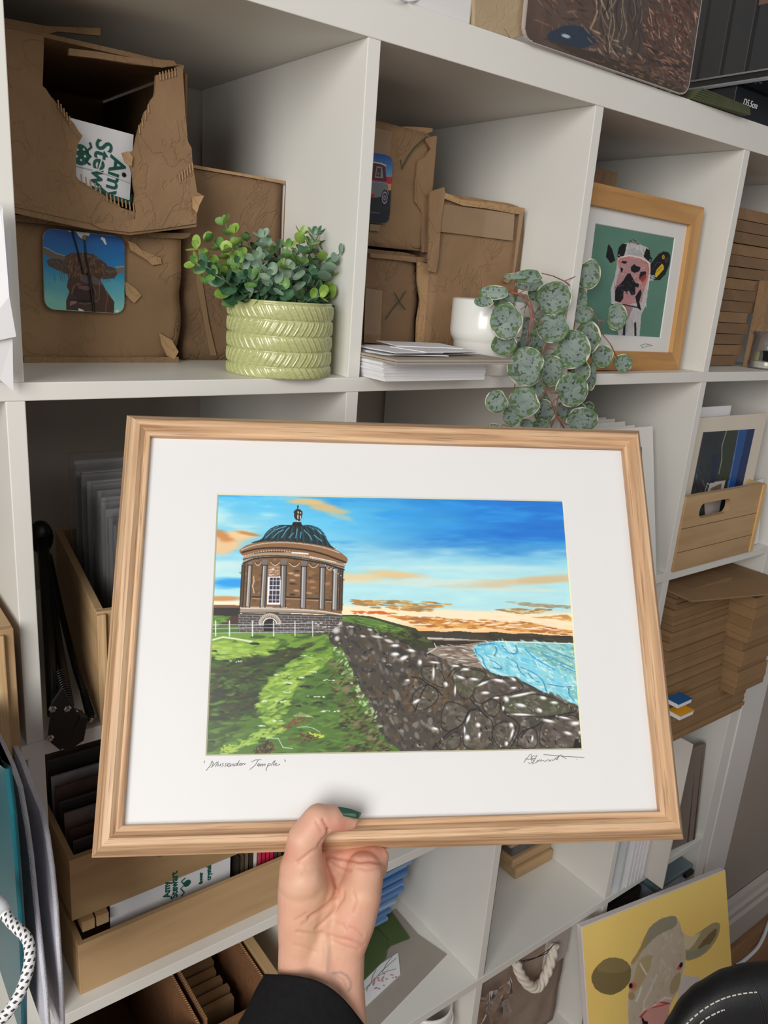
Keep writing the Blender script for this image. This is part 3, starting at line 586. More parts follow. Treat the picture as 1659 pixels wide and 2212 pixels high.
    for q in (((670, 500), (760, 420), (880, 380)), ((740, 500), (800, 440), (850, 420)), ((830, 500), (880, 420), (910, 395)), ((905, 500), (950, 450)), ((975, 500), (990, 410)), ((1060, 420), (1120, 480), (1140, 520)), ((1160, 470), (1240, 530)), ((1030, 440), (1020, 500))):
        p.line(a1(*q), (100, 170, 206), 1.8, .9); 
    p.poly(a1((935, 375), (945, 345), (960, 335), (1030, 338), (1035, 360), (1050, 378)), (26, 22, 22))
    p.poly(a1((955, 230), (980, 206), (1020, 206), (1045, 235), (1040, 290), (1015, 330), (985, 330), (960, 290)), (44, 36, 32)); p.line(a1((998, 172), (996, 206)), (44, 36, 32), 2.4, 1); p.dab(*a1((998, 182))[0], 2.4, 2, 0, (60, 48, 40), 1)
    for x, y, L in ((998, 285, 26), (1024, 290, 22), (1000, 240, 14), (990, 325, 10), (1024, 245, 10)): p.dab(*a1((x, y))[0], 1.5, L / 4.0, 0, (226, 206, 190), .95)
    # fence rails and posts
    for yl in ((1385, 1385, 1360), (1425, 1415, 1410), (1470, 1460, 1455)): p.line(a1((115, yl[0]), (560, yl[1]), (1160, yl[2])), (214, 222, 222), 1.1, .9)
    for x in (160, 300, 533, 748, 965, 1145): p.line(a1((x, 1345), (x, 1498)), (226, 232, 226), 2.3 if x < 960 else 1.7, .98)
    p.line(a1((110, 1545), (230, 1510), (420, 1535), (520, 1560)), (220, 232, 200), 3, .8); p.dab(*a1((555, 1575))[0], 13, 3, .05, (24, 28, 20), 1)
    p.dabs(a1((1170, 1360), (1330, 1360), (1310, 1460), (1170, 1460)), 34, [(226, 220, 214), (140, 124, 110), (90, 78, 70)], (2, 5), (1, 2), 0, .3, .85)
    # left rim of the view
    return p
pt = paint_temple(); pt.mesh('print', 2 * wx + 0.002, 2 * wy + 0.002, PRINT, fr, Matrix.Identity(4), z=-0.0114)
# hand-written title and signature on the mount
def to_frame(u, v, z=-0.0096):
    d = CF + CR * ((u - 829.5) / FPX) - CU * ((v - 1106.0) / FPX); n = FX.cross(FY)
    q = CAM + d * ((FO + n * z - CAM).dot(n) / d.dot(n)) - FO
    return (q.dot(FX), q.dot(FY), z)
def script(name, strokes, ox_, oy_, sc, label=None):
    m = MB()
    for st in strokes: m.tube([to_frame(ox_ + x / sc, oy_ + y / sc) for x, y in st], 0.00022, 4)
    m.build(name, M_PENCIL, fr)
script('handwritten_title', [
    [(48, 1198), (42, 1218)], [(110, 1200), (98, 1235), (60, 1283)], [(110, 1200), (120, 1215), (116, 1240), (100, 1258), (150, 1212), (165, 1205), (150, 1230), (138, 1250)],
    [(165, 1222), (158, 1245), (172, 1242), (186, 1222), (182, 1245)], [(210, 1218), (196, 1226), (208, 1238), (192, 1250)], [(236, 1216), (222, 1226), (232, 1238), (216, 1250)],
    [(236, 1240), (255, 1232), (262, 1218), (246, 1222), (238, 1240), (250, 1250), (266, 1238)], [(272, 1222), (264, 1250), (284, 1226), (294, 1226), (288, 1245), (300, 1240)],
    [(324, 1222), (306, 1226), (300, 1242), (316, 1242), (345, 1195), (325, 1240), (338, 1236)], [(345, 1232), (360, 1220), (350, 1220), (342, 1236), (356, 1240), (368, 1220), (364, 1238), (378, 1220), (386, 1222), (384, 1232), (398, 1222)],
    [(445, 1210), (480, 1192), (530, 1190)], [(505, 1192), (480, 1235), (432, 1275)], [(500, 1240), (520, 1225), (508, 1222), (496, 1238), (508, 1246), (524, 1232)],
    [(530, 1225), (522, 1248), (540, 1226), (546, 1228), (538, 1246), (558, 1226), (566, 1228), (560, 1244)], [(592, 1222), (570, 1280), (578, 1282)], [(590, 1226), (608, 1220), (606, 1236), (586, 1242)],
    [(612, 1240), (640, 1200), (650, 1196), (630, 1238), (642, 1236)], [(644, 1232), (664, 1222), (656, 1216), (646, 1234), (660, 1240), (690, 1228)], [(728, 1188), (738, 1208)]], 430, 1340, 3.95)
script('signature', [
    [(1098, 1158), (1150, 1092), (1162, 1092), (1158, 1130), (1162, 1150)], [(1110, 1128), (1140, 1132), (1195, 1124)], [(1196, 1108), (1180, 1102), (1156, 1122), (1178, 1140), (1170, 1158), (1145, 1166), (1134, 1158)],
    [(1208, 1096), (1186, 1140), (1168, 1172), (1200, 1158), (1215, 1138), (1206, 1156)], [(1210, 1150), (1230, 1134), (1226, 1150), (1246, 1134), (1244, 1148), (1262, 1140), (1268, 1152), (1290, 1138), (1310, 1136), (1300, 1150), (1320, 1138), (1318, 1150)],
    [(1326, 1132), (1336, 1144), (1352, 1128), (1362, 1138), (1398, 1094)], [(1350, 1128), (1386, 1104), (1366, 1130), (1380, 1138)], [(1260, 1094), (1400, 1104), (1445, 1128)], [(1405, 1095), (1415, 1108), (1500, 1112), (1592, 1116)], [(1526, 1134), (1530, 1138)]], 840, 1340, 3.77)
# ------------------------------------------------------------------ world-space part helpers
def wm(o):
    return o.matrix_basis.copy() if o.parent is None else wm(o.parent) @ o.matrix_parent_inverse @ o.matrix_basis
def own(o, parent):
    """o's mesh is in room coordinates: recentre its origin, then hang it under parent in place"""
    me = o.data; n = len(me.vertices); co = np.empty(n * 3, np.float32); me.vertices.foreach_get('co', co); co = co.reshape(-1, 3)
    c = (co.min(0) + co.max(0)) / 2; co -= c; me.vertices.foreach_set('co', co.ravel()); me.update()
    o.matrix_basis = Matrix.Translation(Vector([float(q) for q in c]))
    if parent is not None:
        o.parent = parent; o.matrix_parent_inverse = wm(parent).inverted()
    return o
def W(mb, name, m, parent=None, **k): return own(mb.build(name, m, None, **k), parent)
def Wt(mb, name, m, label, cat, group=None, **k): return tag(own(mb.build(name, m, None, **k), None), label, cat, group)
def put(o, parent, M):
    o.parent = parent; o.matrix_basis = M; o.matrix_parent_inverse = wm(parent).inverted() if parent else Matrix.Identity(4); return o
def wtext(name, s, size, m, parent, M, **k):
    o = text_mesh(name, s, size, m, None, Matrix.Identity(4), **k); return put(o, parent, M)
def cbox(x0, x1, y0, y1, z0, z1, amp=0.003, seg=12, seed=0, M=None, dents=()):
    """closed box with lightly buckled faces and softened, knocked corners"""
    m = MB(); dims = (x1 - x0, y1 - y0, z1 - z0); idx = {}
    def vert(i, j, k):
        if (i, j, k) in idx: return idx[(i, j, k)]
        p = Vector((x0 + dims[0] * i / seg, y0 + dims[1] * j / seg, z0 + dims[2] * k / seg))
        e = [(i in (0, seg)), (j in (0, seg)), (k in (0, seg))]; edge = sum(e)
        nv = mnoise.noise_vector((p + Vector((seed * 3.1, seed, 0))) * 16) + mnoise.noise_vector((p + Vector((seed, 0, 7))) * 45) * 0.4
        a = amp * (1.0 if edge == 1 else 0.45); q = p + nv * a
        if k == 0: q.z = p.z
        for c, r, d in dents:
            w = max(0, 1 - (p - Vector(c)).length / r); q += (Vector(((x0 + x1) / 2, (y0 + y1) / 2, (z0 + z1) / 2)) - p).normalized() * d * w * w
        if k == 0: q.z = max(q.z, p.z)
        idx[(i, j, k)] = len(m.v); m.v.append(tuple(M @ q if M else q)); return idx[(i, j, k)]
    for a in range(seg):
        for b in range(seg):
            for f in ([(a, b, 0), (a, b + 1, 0), (a + 1, b + 1, 0), (a + 1, b, 0)], [(a, b, seg), (a + 1, b, seg), (a + 1, b + 1, seg), (a, b + 1, seg)],
                      [(a, 0, b), (a + 1, 0, b), (a + 1, 0, b + 1), (a, 0, b + 1)], [(a, seg, b), (a, seg, b + 1), (a + 1, seg, b + 1), (a + 1, seg, b)],
                      [(0, a, b), (0, a, b + 1), (0, a + 1, b + 1), (0, a + 1, b)], [(seg, a, b), (seg, a + 1, b), (seg, a + 1, b + 1), (seg, a, b + 1)]):
                m.f.append(tuple(vert(*q) for q in f)); m.mi.append(0)
    return m
def sheet(pts, y, th, jit=0.0, seed=0, curl=0.0):
    """upright slab on the plane y from photo outline points"""
    r = random.Random(seed); P_ = [at(u, v, 'y', y) for u, v in pts]; m = MB(); n = len(P_)
    P_ = [Vector((q.x, q.y + (r.uniform(-1, 1) * curl), q.z)) for q in P_]
    return m.add([tuple(q) for q in P_] + [(q.x, q.y + th, q.z) for q in P_], [tuple(range(n)), tuple(range(n, 2 * n))] + [(i, (i + 1) % n, n + (i + 1) % n, n + i) for i in range(n)])
def ragged(a, b, n, amp, r):
    out = []
    for i in range(n):
        t = i / n; out.append((a[0] + (b[0] - a[0]) * t + r.uniform(-amp, amp), a[1] + (b[1] - a[1]) * t + r.uniform(-amp, amp)))
    return out
def wire(uvd, r, axis='y', n=6):
    return MB().tube([at(u, v, axis, d) for u, v, d in uvd], r, n)
M_TAPE = mat('glossy_tape', rgb(148, 120, 90), 0.16, 0.05, 30, bump=0.3, bscale=120, coat=0.6)
M_PEN = mat('green_marker', rgb(30, 66, 52), 0.6)
M_TORN = card_mat('torn_cardboard', rgb(176, 142, 104), 0.9)
PIC = vcol_mat('glossy_picture', 0.3, 0.5)
MATTE_PIC = vcol_mat('matte_picture', 0.7, 0.3)

# ------------------------------------------------------------------ painted pictures (coaster, prints)
def paint_coaster():
    p = Paint(200, 200, [(93, 491), (268, 512), (269, 678), (96, 668)], 3)
    a = lambda *q: [(80 + x / 8.295, 480 + y / 8.295) for x, y in q]
    V = p.V; c = lambda *q: np.array(q, float) / 255
    t = np.clip(V * 1.15 + (p.fbm(3, 5, 2) - .5) * .25, 0, 1)[..., None]; p.c[:] = np.where(t < .55, c(24, 84, 160) * (1 - t / .55) + c(40, 134, 182) * t / .55, c(40, 134, 182) * (1 - (t - .55) / .45) + c(130, 196, 186) * (t - .55) / .45)
    p.poly(a((490, 130), (620, 165), (600, 180), (530, 150)), (236, 232, 226)); p.poly(a((680, 150), (950, 190), (930, 240), (860, 240), (810, 300), (740, 240)), (240, 238, 232)); p.poly(a((1150, 260), (1210, 290), (1240, 400), (1220, 400), (1180, 340), (1140, 300)), (236, 232, 226))
    p.poly(a((110, 440), (200, 470), (330, 550), (470, 590), (520, 640), (440, 690), (300, 650), (200, 620), (110, 550)), (104, 92, 84)); p.line(a((110, 440), (200, 470), (330, 550), (510, 600)), (214, 190, 150), 1.2, .9)
    p.poly(a((1410, 800), (1555, 790), (1555, 905), (1430, 910)), (112, 104, 98)); p.line(a((1400, 800), (1555, 792)), (210, 186, 150), 1.2, .9)
    for e in (((170, 680), (250, 645), (400, 660), (560, 700), (600, 960), (480, 900), (330, 840), (200, 770)), ((1200, 760), (1400, 820), (1440, 920), (1380, 1000), (1180, 1020), (1120, 940))): p.poly(a(*e), (78, 60, 48))
    p.poly(a((500, 600), (620, 545), (850, 540), (1010, 570), (1250, 750), (1250, 900), (1130, 1020), (1230, 1200), (1390, 1430), (1380, 1640), (520, 1570), (520, 1400), (580, 1240), (530, 1150), (560, 1000), (540, 900), (480, 700)), (74, 50, 38))
    hair = [(112, 78, 52), (140, 98, 64), (86, 60, 44), (60, 42, 34), (160, 118, 82)]
    p.dabs(a((480, 620), (620, 550), (1000, 570), (1240, 760), (1200, 900), (960, 940), (780, 960), (560, 980), (560, 800)), 260, hair, (3, 8), (.5, 1.1), lambda x, y: 1.5 - (x - 175) * .012, .25, .8)
    p.dabs(a((170, 680), (560, 690), (560, 950), (300, 830)), 70, [(98, 80, 66), (60, 48, 42), (120, 98, 78)], (3, 7), (.5, 1), .5, .3, .8); p.dabs(a((1130, 850), (1430, 850), (1400, 1000), (1150, 1010)), 50, [(98, 80, 66), (60, 48, 42), (120, 90, 70)], (3, 6), (.5, 1), .2, .3, .8)
    for x in (300, 400, 440, 480, 1230, 1270): p.line(a((x, 900), (x + 10, 980), (x + 30, 1060)), (50, 60, 64), .8, .7)
    p.poly(a((700, 1120), (980, 1110), (1040, 1200), (1000, 1400), (760, 1420), (650, 1280)), (56, 38, 34)); p.poly(a((720, 1130), (960, 1140), (1000, 1190), (880, 1220), (740, 1180)), (112, 78, 82))
    p.line(a((620, 1280), (650, 1160), (720, 1100), (780, 1105)), (170, 120, 74), 1.4, .9); p.line(a((1120, 1060), (1110, 1380), (1060, 1420), (1010, 1380)), (150, 106, 72), 1.4, .9); p.line(a((1000, 1150), (1040, 1200), (1060, 1300)), (150, 106, 72), 1.2, .9); p.line(a((1220, 1190), (1270, 1300), (1230, 1600)), (160, 96, 60), 1.4, .8)
    p.poly(a((560, 1380), (1000, 1390), (960, 1440), (700, 1430)), (30, 22, 20)); p.line(a((740, 1440), (860, 1465), (980, 1440)), (150, 112, 84), 1.2, .9); p.poly(a((590, 1410), (720, 1410), (700, 1450), (590, 1500)), (150, 112, 100)); p.poly(a((740, 1540), (830, 1570), (840, 1600), (740, 1590)), (226, 222, 214))
    p.poly(a((780, 960), (1000, 950), (1100, 1010), (1180, 1090), (1160, 1120), (900, 1090), (760, 1030)), (112, 100, 100), .6)
    p.dab(*a((1440, 1590))[0], 5, 3, 0, (226, 224, 214), .9); return p
def paint_dairy():
    p = Paint(230, 250, [(1221, 493), (1448, 519), (1412, 729), (1187, 717)], 4)
    a = lambda *q: [(1240 + x / 7.54, 480 + y / 7.54) for x, y in q]; c = lambda *q: np.array(q, float) / 255
    p.c[:] = c(96, 138, 122) + (p.fbm(4, 4, 2)[..., None] - .5) * .06
    p.poly(a((150, 400), (230, 480), (300, 660), (200, 700), (100, 600)), (26, 26, 28))
    p.poly(a((1050, 720), (1150, 620), (1230, 550), (1330, 510), (1440, 520), (1490, 580), (1470, 720), (1390, 870), (1270, 960), (1150, 960), (1060, 890)), (28, 28, 32)); p.line(a((1100, 800), (1200, 680), (1290, 690)), (70, 70, 76), 2, .8); p.poly(a((1340, 620), (1470, 600), (1400, 700)), (64, 62, 68), .8)
    p.poly(a((1160, 870), (1190, 800), (1310, 700), (1350, 740), (1350, 790), (1190, 920)), (222, 186, 40)); p.line(a((1200, 830), (1300, 760)), (90, 70, 20), 1.4, .8); p.dab(*a((1335, 598))[0], 4.6, 5.4, 0, (216, 170, 70), 1); p.dab(*a((1335, 598))[0], 1.8, 2.2, 0, (40, 30, 20), 1); p.dabs(a((1040, 880), (1150, 890), (1150, 960), (1030, 960)), 14, [(210, 206, 206), (150, 146, 150)], (3, 6), (1, 2), .6, .4, .9)
    head = a((350, 620), (380, 440), (470, 395), (600, 380), (820, 410), (980, 450), (1050, 520), (1060, 700), (1050, 900), (1010, 1120), (980, 1350), (880, 1500), (850, 1840), (400, 1830), (240, 1400), (210, 1100), (300, 900))
    p.poly(head, (196, 194, 194)); p.dabs(head, 120, [(214, 212, 212), (168, 166, 170), (226, 224, 222), (150, 148, 152)], (3, 9), (1, 2.4), 1.3, .5, .7)
    p.dabs(a((580, 360), (680, 320), (800, 370), (780, 410), (600, 390)), 26, [(60, 58, 54), (120, 112, 100), (160, 154, 146)], (2, 5), (.7, 1.4), .4, .6, .9)
    p.poly(a((350, 610), (340, 560), (375, 450), (440, 400), (540, 400), (510, 520), (480, 590), (400, 620)), (24, 24, 26)); p.poly(a((900, 590), (960, 460), (1040, 500), (1055, 590), (1090, 620), (1070, 690), (1000, 660)), (24, 24, 26))
    p.dab(*a((385, 590))[0], 5, 4, 0, (40, 44, 50), 1); p.dab(*a((378, 575))[0], 2, 1.5, 0, (190, 200, 210), 1); p.dab(*a((1050, 640))[0], 4, 5, 0, (40, 44, 50), 1); p.dab(*a((1045, 650))[0], 1.5, 2, 0, (200, 206, 212), 1)
    for k in range(7): p.line(a((560, 500 + k * 17), (700, 470 + k * 19), (860, 520 + k * 14)), (150, 148, 152), 1, .7)
    muz = a((330, 700), (420, 620), (600, 590), (820, 620), (1000, 690), (1040, 760), (1000, 950), (930, 1120), (880, 1300), (800, 1320), (480, 1330), (330, 1290), (290, 1150), (340, 950), (400, 800))
    p.poly(muz, (186, 140, 142)); p.line(a((335, 710), (420, 630), (600, 600), (820, 635), (1000, 710), (1020, 800), (960, 1000), (910, 1130)), (216, 120, 100), 4.5, .9); p.line(a((400, 610), (600, 580), (840, 610), (1020, 690), (1050, 800), (1010, 1100)), (232, 228, 226), 3, .9)
    p.dabs(muz, 50, [(202, 158, 160), (170, 120, 122), (214, 176, 176)], (3, 7), (1.5, 3), .5, .6, .7)
    blk = (28, 26, 30)
    for q in (((630, 760), (700, 710), (760, 740), (850, 760), (820, 820), (720, 850), (640, 820)), ((300, 1280), (310, 1100), (480, 960), (560, 860), (620, 850), (740, 1000), (820, 1020), (800, 1080), (740, 1060), (740, 1180), (660, 1200), (600, 1120), (560, 1140), (490, 1130), (480, 1250), (420, 1310)),
              ((740, 1220), (800, 1150), (850, 1100), (880, 1160), (830, 1300), (880, 1440), (800, 1400)), ((820, 900), (840, 830), (960, 820), (970, 900), (900, 960), (820, 950)), ((410, 760), (470, 780), (450, 850), (420, 830)), ((410, 690), (460, 660), (560, 670), (520, 710))): p.poly(a(*q), blk)
    p.poly(a((840, 920), (960, 860), (970, 940), (900, 1000), (850, 980)), (176, 66, 62), .85); p.dabs(a((300, 1000), (740, 960), (700, 1180), (320, 1260)), 26, [(90, 84, 88), (56, 52, 56)], (2, 4), (.8, 1.6), .4, .7, .9)
    p.poly(a((440, 1280), (680, 1280), (660, 1340), (460, 1340)), (196, 134, 140)); p.poly(a((240, 1340), (540, 1360), (700, 1380), (600, 1560), (380, 1600)), (170, 128, 128), .9); p.poly(a((380, 1350), (540, 1370), (460, 1430)), (176, 80, 78), .9)
    p.line(a((520, 1600), (510, 1830)), (28, 26, 28), 7, .9); p.line(a((750, 1640), (760, 1830)), (28, 26, 28), 6, .9); p.line(a((240, 1340), (520, 1345), (820, 1390)), (24, 22, 24), 2.6, .9)
    return p
def paint_truck():
    p = Paint(110, 190, [(770, 322), (853, 340), (836, 482), (752, 476)], 6)
    a = lambda *q: [(790 + x / 8.847, 250 + y / 8.847) for x, y in q]; c = lambda *q: np.array(q, float) / 255
    t = np.clip(p.V / .34, 0, 1)[..., None]; p.c[:] = c(34, 76, 150) * (1 - t) + c(110, 170, 200) * t
    p.poly(a((-300, 1290), (560, 1330), (560, 2100), (-300, 2100)), (44, 44, 46)); p.poly(a((400, 1170), (540, 1170), (520, 1310), (420, 1300)), (196, 40, 56)); p.poly(a((430, 1310), (510, 1310), (500, 1420), (420, 1420)), (196, 150, 90))
    p.poly(a((-100, 860), (130, 880), (330, 930), (400, 980), (410, 1280), (120, 1220), (-100, 1220)), (96, 40, 46)); p.line(a((-60, 870), (140, 885), (330, 925), (410, 965)), (214, 206, 190), 3, .9)
    p.poly(a((190, 1180), (240, 970), (340, 990), (350, 1200)), (140, 146, 150)); p.poly(a((215, 1160), (250, 1000), (320, 1010), (300, 1170)), (66, 60, 58)); p.dab(*a((265, 1110))[0], 3, 5, 0, (150, 110, 70), .9); p.line(a((-60, 1215), (200, 1240), (410, 1270)), (170, 40, 60), 3, .9)
    p.poly(a((-100, 1240), (410, 1290), (440, 1500), (200, 1560), (-100, 1520)), (120, 122, 126)); p.poly(a((-100, 1440), (170, 1500), (150, 1560), (-100, 1560)), (176, 44, 50))
    for r_, cl in ((9.5, (24, 24, 26)), (7.6, (170, 168, 180)), (6.0, (60, 58, 64)), (3, (150, 148, 160)), (1.5, (40, 40, 44))): p.dab(*a((355, 1560))[0], r_ * .85, r_ * 1.9, .12, cl, 1, .15)
    p.poly(a((-300, 1790), (560, 1830), (560, 2100), (-300, 2100)), (38, 40, 48)); p.line(a((-100, 1800), (120, 1840), (240, 1850)), (130, 134, 146), 1.4, .8); return p
def rmask(p, rx, ry):
    dx = np.maximum(np.abs(p.U - .5) - (.5 - rx), 0) / rx; dy = np.maximum(np.abs(p.V - .5) - (.5 - ry), 0) / ry
    return dx * dx + dy * dy <= 1.0

# ------------------------------------------------------------------ top row, first cell: the three worn cartons
b = thing('cardboard_box', 'brown cardboard box under the torn one, with a blue picture coaster on its front', 'box', TR(-0.234, 0.24, S1))
W(cbox(-0.337, -0.145, 0.136, 0.37, S1, -0.197, 0.0028, 16, 1, dents=[((-0.145, 0.134, S1), 0.05, 0.012), ((-0.145, 0.134, -0.26), 0.03, 0.004)]), 'carton', M_CARD, b, smooth=True)
fl = sheet([(8, 462), (120, 470), (250, 490), (330, 503), (413, 503), (408, 512), (396, 516), (300, 512), (120, 486), (8, 476)], 0.131, 0.003, curl=0.001); W(fl, 'top_flap', M_CARD, b)
r_ = random.Random(3)
for q in ([(276, 520), (292, 526), (306, 540), (318, 545), (348, 558), (350, 570), (330, 573), (318, 562), (300, 552), (282, 540)], [(268, 606), (292, 622), (306, 638), (290, 655), (282, 650), (272, 636)], [(345, 720), (372, 735), (386, 760), (376, 776), (360, 768), (350, 745)]):
    W(sheet(ragged(q[0], q[-1], 1, 0, r_) + q[1:], 0.1325, 0.0014, curl=0.0012, seed=len(q)), 'torn_patch', M_TORN, b)
W(sheet([(52, 770), (200, 772), (386, 771), (386, 783), (200, 785), (52, 783)], 0.1325, 0.002), 'bottom_flap', M_CARD, b)
# coaster strapped to its front
cs = [at(*q, 'y', 0.1305) for q in ((93, 491), (268, 512), (269, 678), (96, 668))]
def pic_frame(c, W_=None, H_=None):
    ctr = (c[0] + c[1] + c[2] + c[3]) / 4; ex = (c[1] - c[0] + c[2] - c[3]); ey = (c[0] - c[3] + c[1] - c[2]); w = ex.length / 2; h = ey.length / 2
    return frame(ctr, ex, ey), w, h
def picture(p, c, name, m, parent, keep=None, off=0.0):
    M, w, h = pic_frame(c); o = p.mesh(name, w, h, m, None, Matrix.Identity(4), z=off, keep=keep); put(o, parent, M); return M, w, h
co = thing('picture_coaster', 'rounded square coaster of a highland cow under blue sky, strapped to a cardboard box', 'coaster', TR(*cs[3]))
pc = paint_coaster(); Mx, w_, h_ = pic_frame(cs)
W(MB().prism(rrect(-w_ / 2, w_ / 2, -h_ / 2, h_ / 2, 0.010), -0.003, 0, Mx), 'board', mat('coaster_edge', rgb(206, 200, 190), 0.5), co)
picture(pc, cs, 'picture', PIC, co, rmask(pc, .010 / w_, .010 / h_), 0.0004)
W(wire([(156, 498, .1285), (170, 547, .1285), (180, 590, .1285), (193, 592, .1285), (187, 560, .1285), (183, 518, .1285)], 0.0007), 'elastic_cord', BLACK, co)
W(wire([(192, 590, .128), (197, 620, .128), (204, 674, .128)], 0.0012), 'elastic_cord', BLACK, co)
W(MB().ball(at(183, 514, 'y', 0.1285), (0.0022, 0.001, 0.0026), 10), 'cord_stopper', mat('brass_eyelet', rgb(140, 110, 84), 0.4, metal=0.6), co)

# torn box above
z = lambda x, y: (x / 2.0, y / 2.0)
t = thing('cardboard_box', 'torn open brown cardboard box on top, its ragged front showing a white tag inside', 'box', TR(-0.235, 0.24, -0.19))
yf = 0.112; r_ = random.Random(11)
left = [z(14, 120), z(190, 155), z(188, 250), z(184, 370)] + ragged(z(184, 370), z(295, 505), 9, 1.6, r_) + ragged(z(295, 505), z(370, 600), 6, 2.2, r_) + [z(335, 625), z(328, 690), z(330, 760)] + \
       ragged(z(340, 775), z(540, 905), 14, 2.4, r_) + [z(585, 915), z(580, 945), z(560, 950), z(400, 968), z(60, 893)]
W(sheet(left, yf, 0.0035), 'torn_front_panel', M_CARD, t)
right = [z(400, 968), z(560, 950), z(585, 945)] + ragged(z(585, 915), z(575, 720), 5, 1.6, r_) + [z(548, 665), z(578, 650)] + ragged(z(578, 640), z(620, 500), 7, 2.0, r_) + ragged(z(620, 500), z(680, 385), 7, 2.0, r_) + \
        [z(674, 325), z(765, 303), z(762, 288), z(790, 288), z(800, 480), z(812, 610), z(828, 640), z(832, 705), z(852, 830), z(880, 846), z(862, 885), z(850, 915), z(850, 965), z(700, 988), z(560, 1003), z(440, 990)]
W(sheet(right, yf - 0.0012, 0.0035), 'torn_front_panel', M_CARD, t)
xa, xb = -0.337, -0.150
W(MB().box(xa, xa + 0.003, yf + 0.004, 0.37, -0.190, -0.036), 'side_panel', M_CARDIN, t); W(MB().box(xb, xb + 0.003, yf + 0.004, 0.37, -0.190, -0.044), 'side_panel', M_CARDIN, t)
W(MB().box(xa, xb, 0.367, 0.37, -0.190, -0.036), 'back_panel', M_CARDIN, t); W(MB().box(xa, xb, yf + 0.006, 0.37, -0.1925, -0.1895), 'base_panel', M_CARDIN, t)
W(cbox(xa, xb, yf + 0.004, 0.366, -0.041, -0.037, 0.002, 10, 4), 'top_panel', M_CARD, t)
W(sheet([z(300, 208), z(420, 222), z(560, 248), z(750, 262), z(766, 282), z(700, 292), z(560, 275), z(420, 252), z(296, 238)], yf - 0.002, 0.0035, curl=0.001), 'top_flap', M_CARD, t)
W(sheet([z(10, 75), z(200, 112), z(433, 122), z(433, 155), z(250, 136), z(190, 150), z(10, 122)], yf + 0.03, 0.0035, curl=0.001), 'top_flap', M_TORN, t)
# exposed corrugation ribs along the tears
for a_, b_, n_ in ((z(690, 330), z(755, 312), 6), (z(250, 450), z(300, 520), 5), (z(460, 850), z(575, 895), 8), (z(775, 770), z(830, 720), 6), (z(600, 560), (z(640, 470)), 4), (z(350, 770), z(430, 820), 5)):
    rb = MB()
    for i in range(n_):
        k = i / max(1, n_ - 1); u = a_[0] + (b_[0] - a_[0]) * k; v = a_[1] + (b_[1] - a_[1]) * k
        rb.tube([at(u, v - 9, 'y', yf - 0.0022), at(u + 2, v + 9, 'y', yf - 0.0022)], 0.0007, 6)
    W(rb, 'corrugation_ribs', M_TORN, t)
W(sheet([z(60, 893), z(400, 966), z(560, 1003), z(850, 968), z(848, 980), z(560, 1016), z(380, 990), z(60, 920)], yf + 0.001, 0.004), 'bottom_flap', M_CARD, t)
W(sheet([z(836, 850), z(884, 845), z(860, 888), z(850, 920), z(834, 900)], yf - 0.006, 0.002, curl=0.002), 'torn_patch', M_TORN, t)
W(sheet([z(528, 660), z(560, 652), z(574, 680), z(566, 720), z(540, 700)], yf - 0.004, 0.0015, curl=0.002), 'torn_patch', M_TORN, t)
# white tag inside
tg = [at(*q, 'y', 0.128) for q in (z(290, 505), z(577, 582), z(560, 868), z(300, 780))]
g = thing('paper_tag', 'white printed tag with dark green lettering poking out of the torn box', 'tag', TR(*tg[3]))
W(MB().add([tuple(q) for q in tg] + [tuple(q + Vector((0, 0.006, 0))) for q in tg], [(0, 1, 2, 3), (4, 5, 6, 7), (0, 1, 5, 4), (1, 2, 6, 5), (2, 3, 7, 6), (3, 0, 4, 7)]), 'card', PAPER, g)
W(sheet([z(300, 780), z(560, 866), z(572, 838), z(572, 870), z(560, 885), z(300, 800)], 0.127, 0.012), 'green_edge', mat('dark_green_card', rgb(20, 70, 56), 0.6), g)
dn = (at(*z(470, 830), 'y', .1275) - at(*z(492, 680), 'y', .1275)); rt = (at(*z(570, 600), 'y', .1275) - at(*z(420, 570), 'y', .1275))
def tagtext(s, u, v, size): return wtext('lettering', s, size, INK, g, frame(at(*z(u, v), 'y', .1274), dn, rt), bold=0.0004)
tagtext('Amy', 480, 668, 0.0225); tagtext('Stewa', 420, 595, 0.0225)
W(wire([(*z(388, 615), .1272), (*z(395, 635), .1272), (*z(372, 655), .1272), (*z(392, 675), .1272), (*z(370, 695), .1272), (*z(390, 712), .1272)], 0.0011), 'wavy_line', INK, g)
pl = MB(); ctr = at(*z(348, 668), 'y', .1275); pl.prism([(0.0085 * math.cos(k * .4), 0.0095 * math.sin(k * .4)) for k in range(16)], 0, .0005, frame(ctr, (1, 0, 0), (0, 0, 1))); W(pl, 'palette_mark', INK, g)
pl = MB()
for dx, dz in ((-.003, .004), (.003, .005), (.004, -.001), (-.004, -.002), (0, -.005)): pl.ball((ctr.x + dx, ctr.y - .0008, ctr.z + dz), (.0012, .0003, .0012), 8)
W(pl, 'palette_dots', PAPER, g)
W(wire([(*z(330, 715), .1265), (*z(420, 738), .1265), (*z(470, 755), .1265), (*z(565, 790), .1265)], 0.0005), 'string', PAPER, g); W(wire([(*z(440, 690), .1263), (*z(425, 735), .1263), (*z(400, 740), .1263)], 0.0007), 'string', PAPER, g)
W(MB().ball(at(*z(535, 755), 'y', .1268), (0.0022, .0006, .0022), 10), 'punched_hole', BLACK, g)

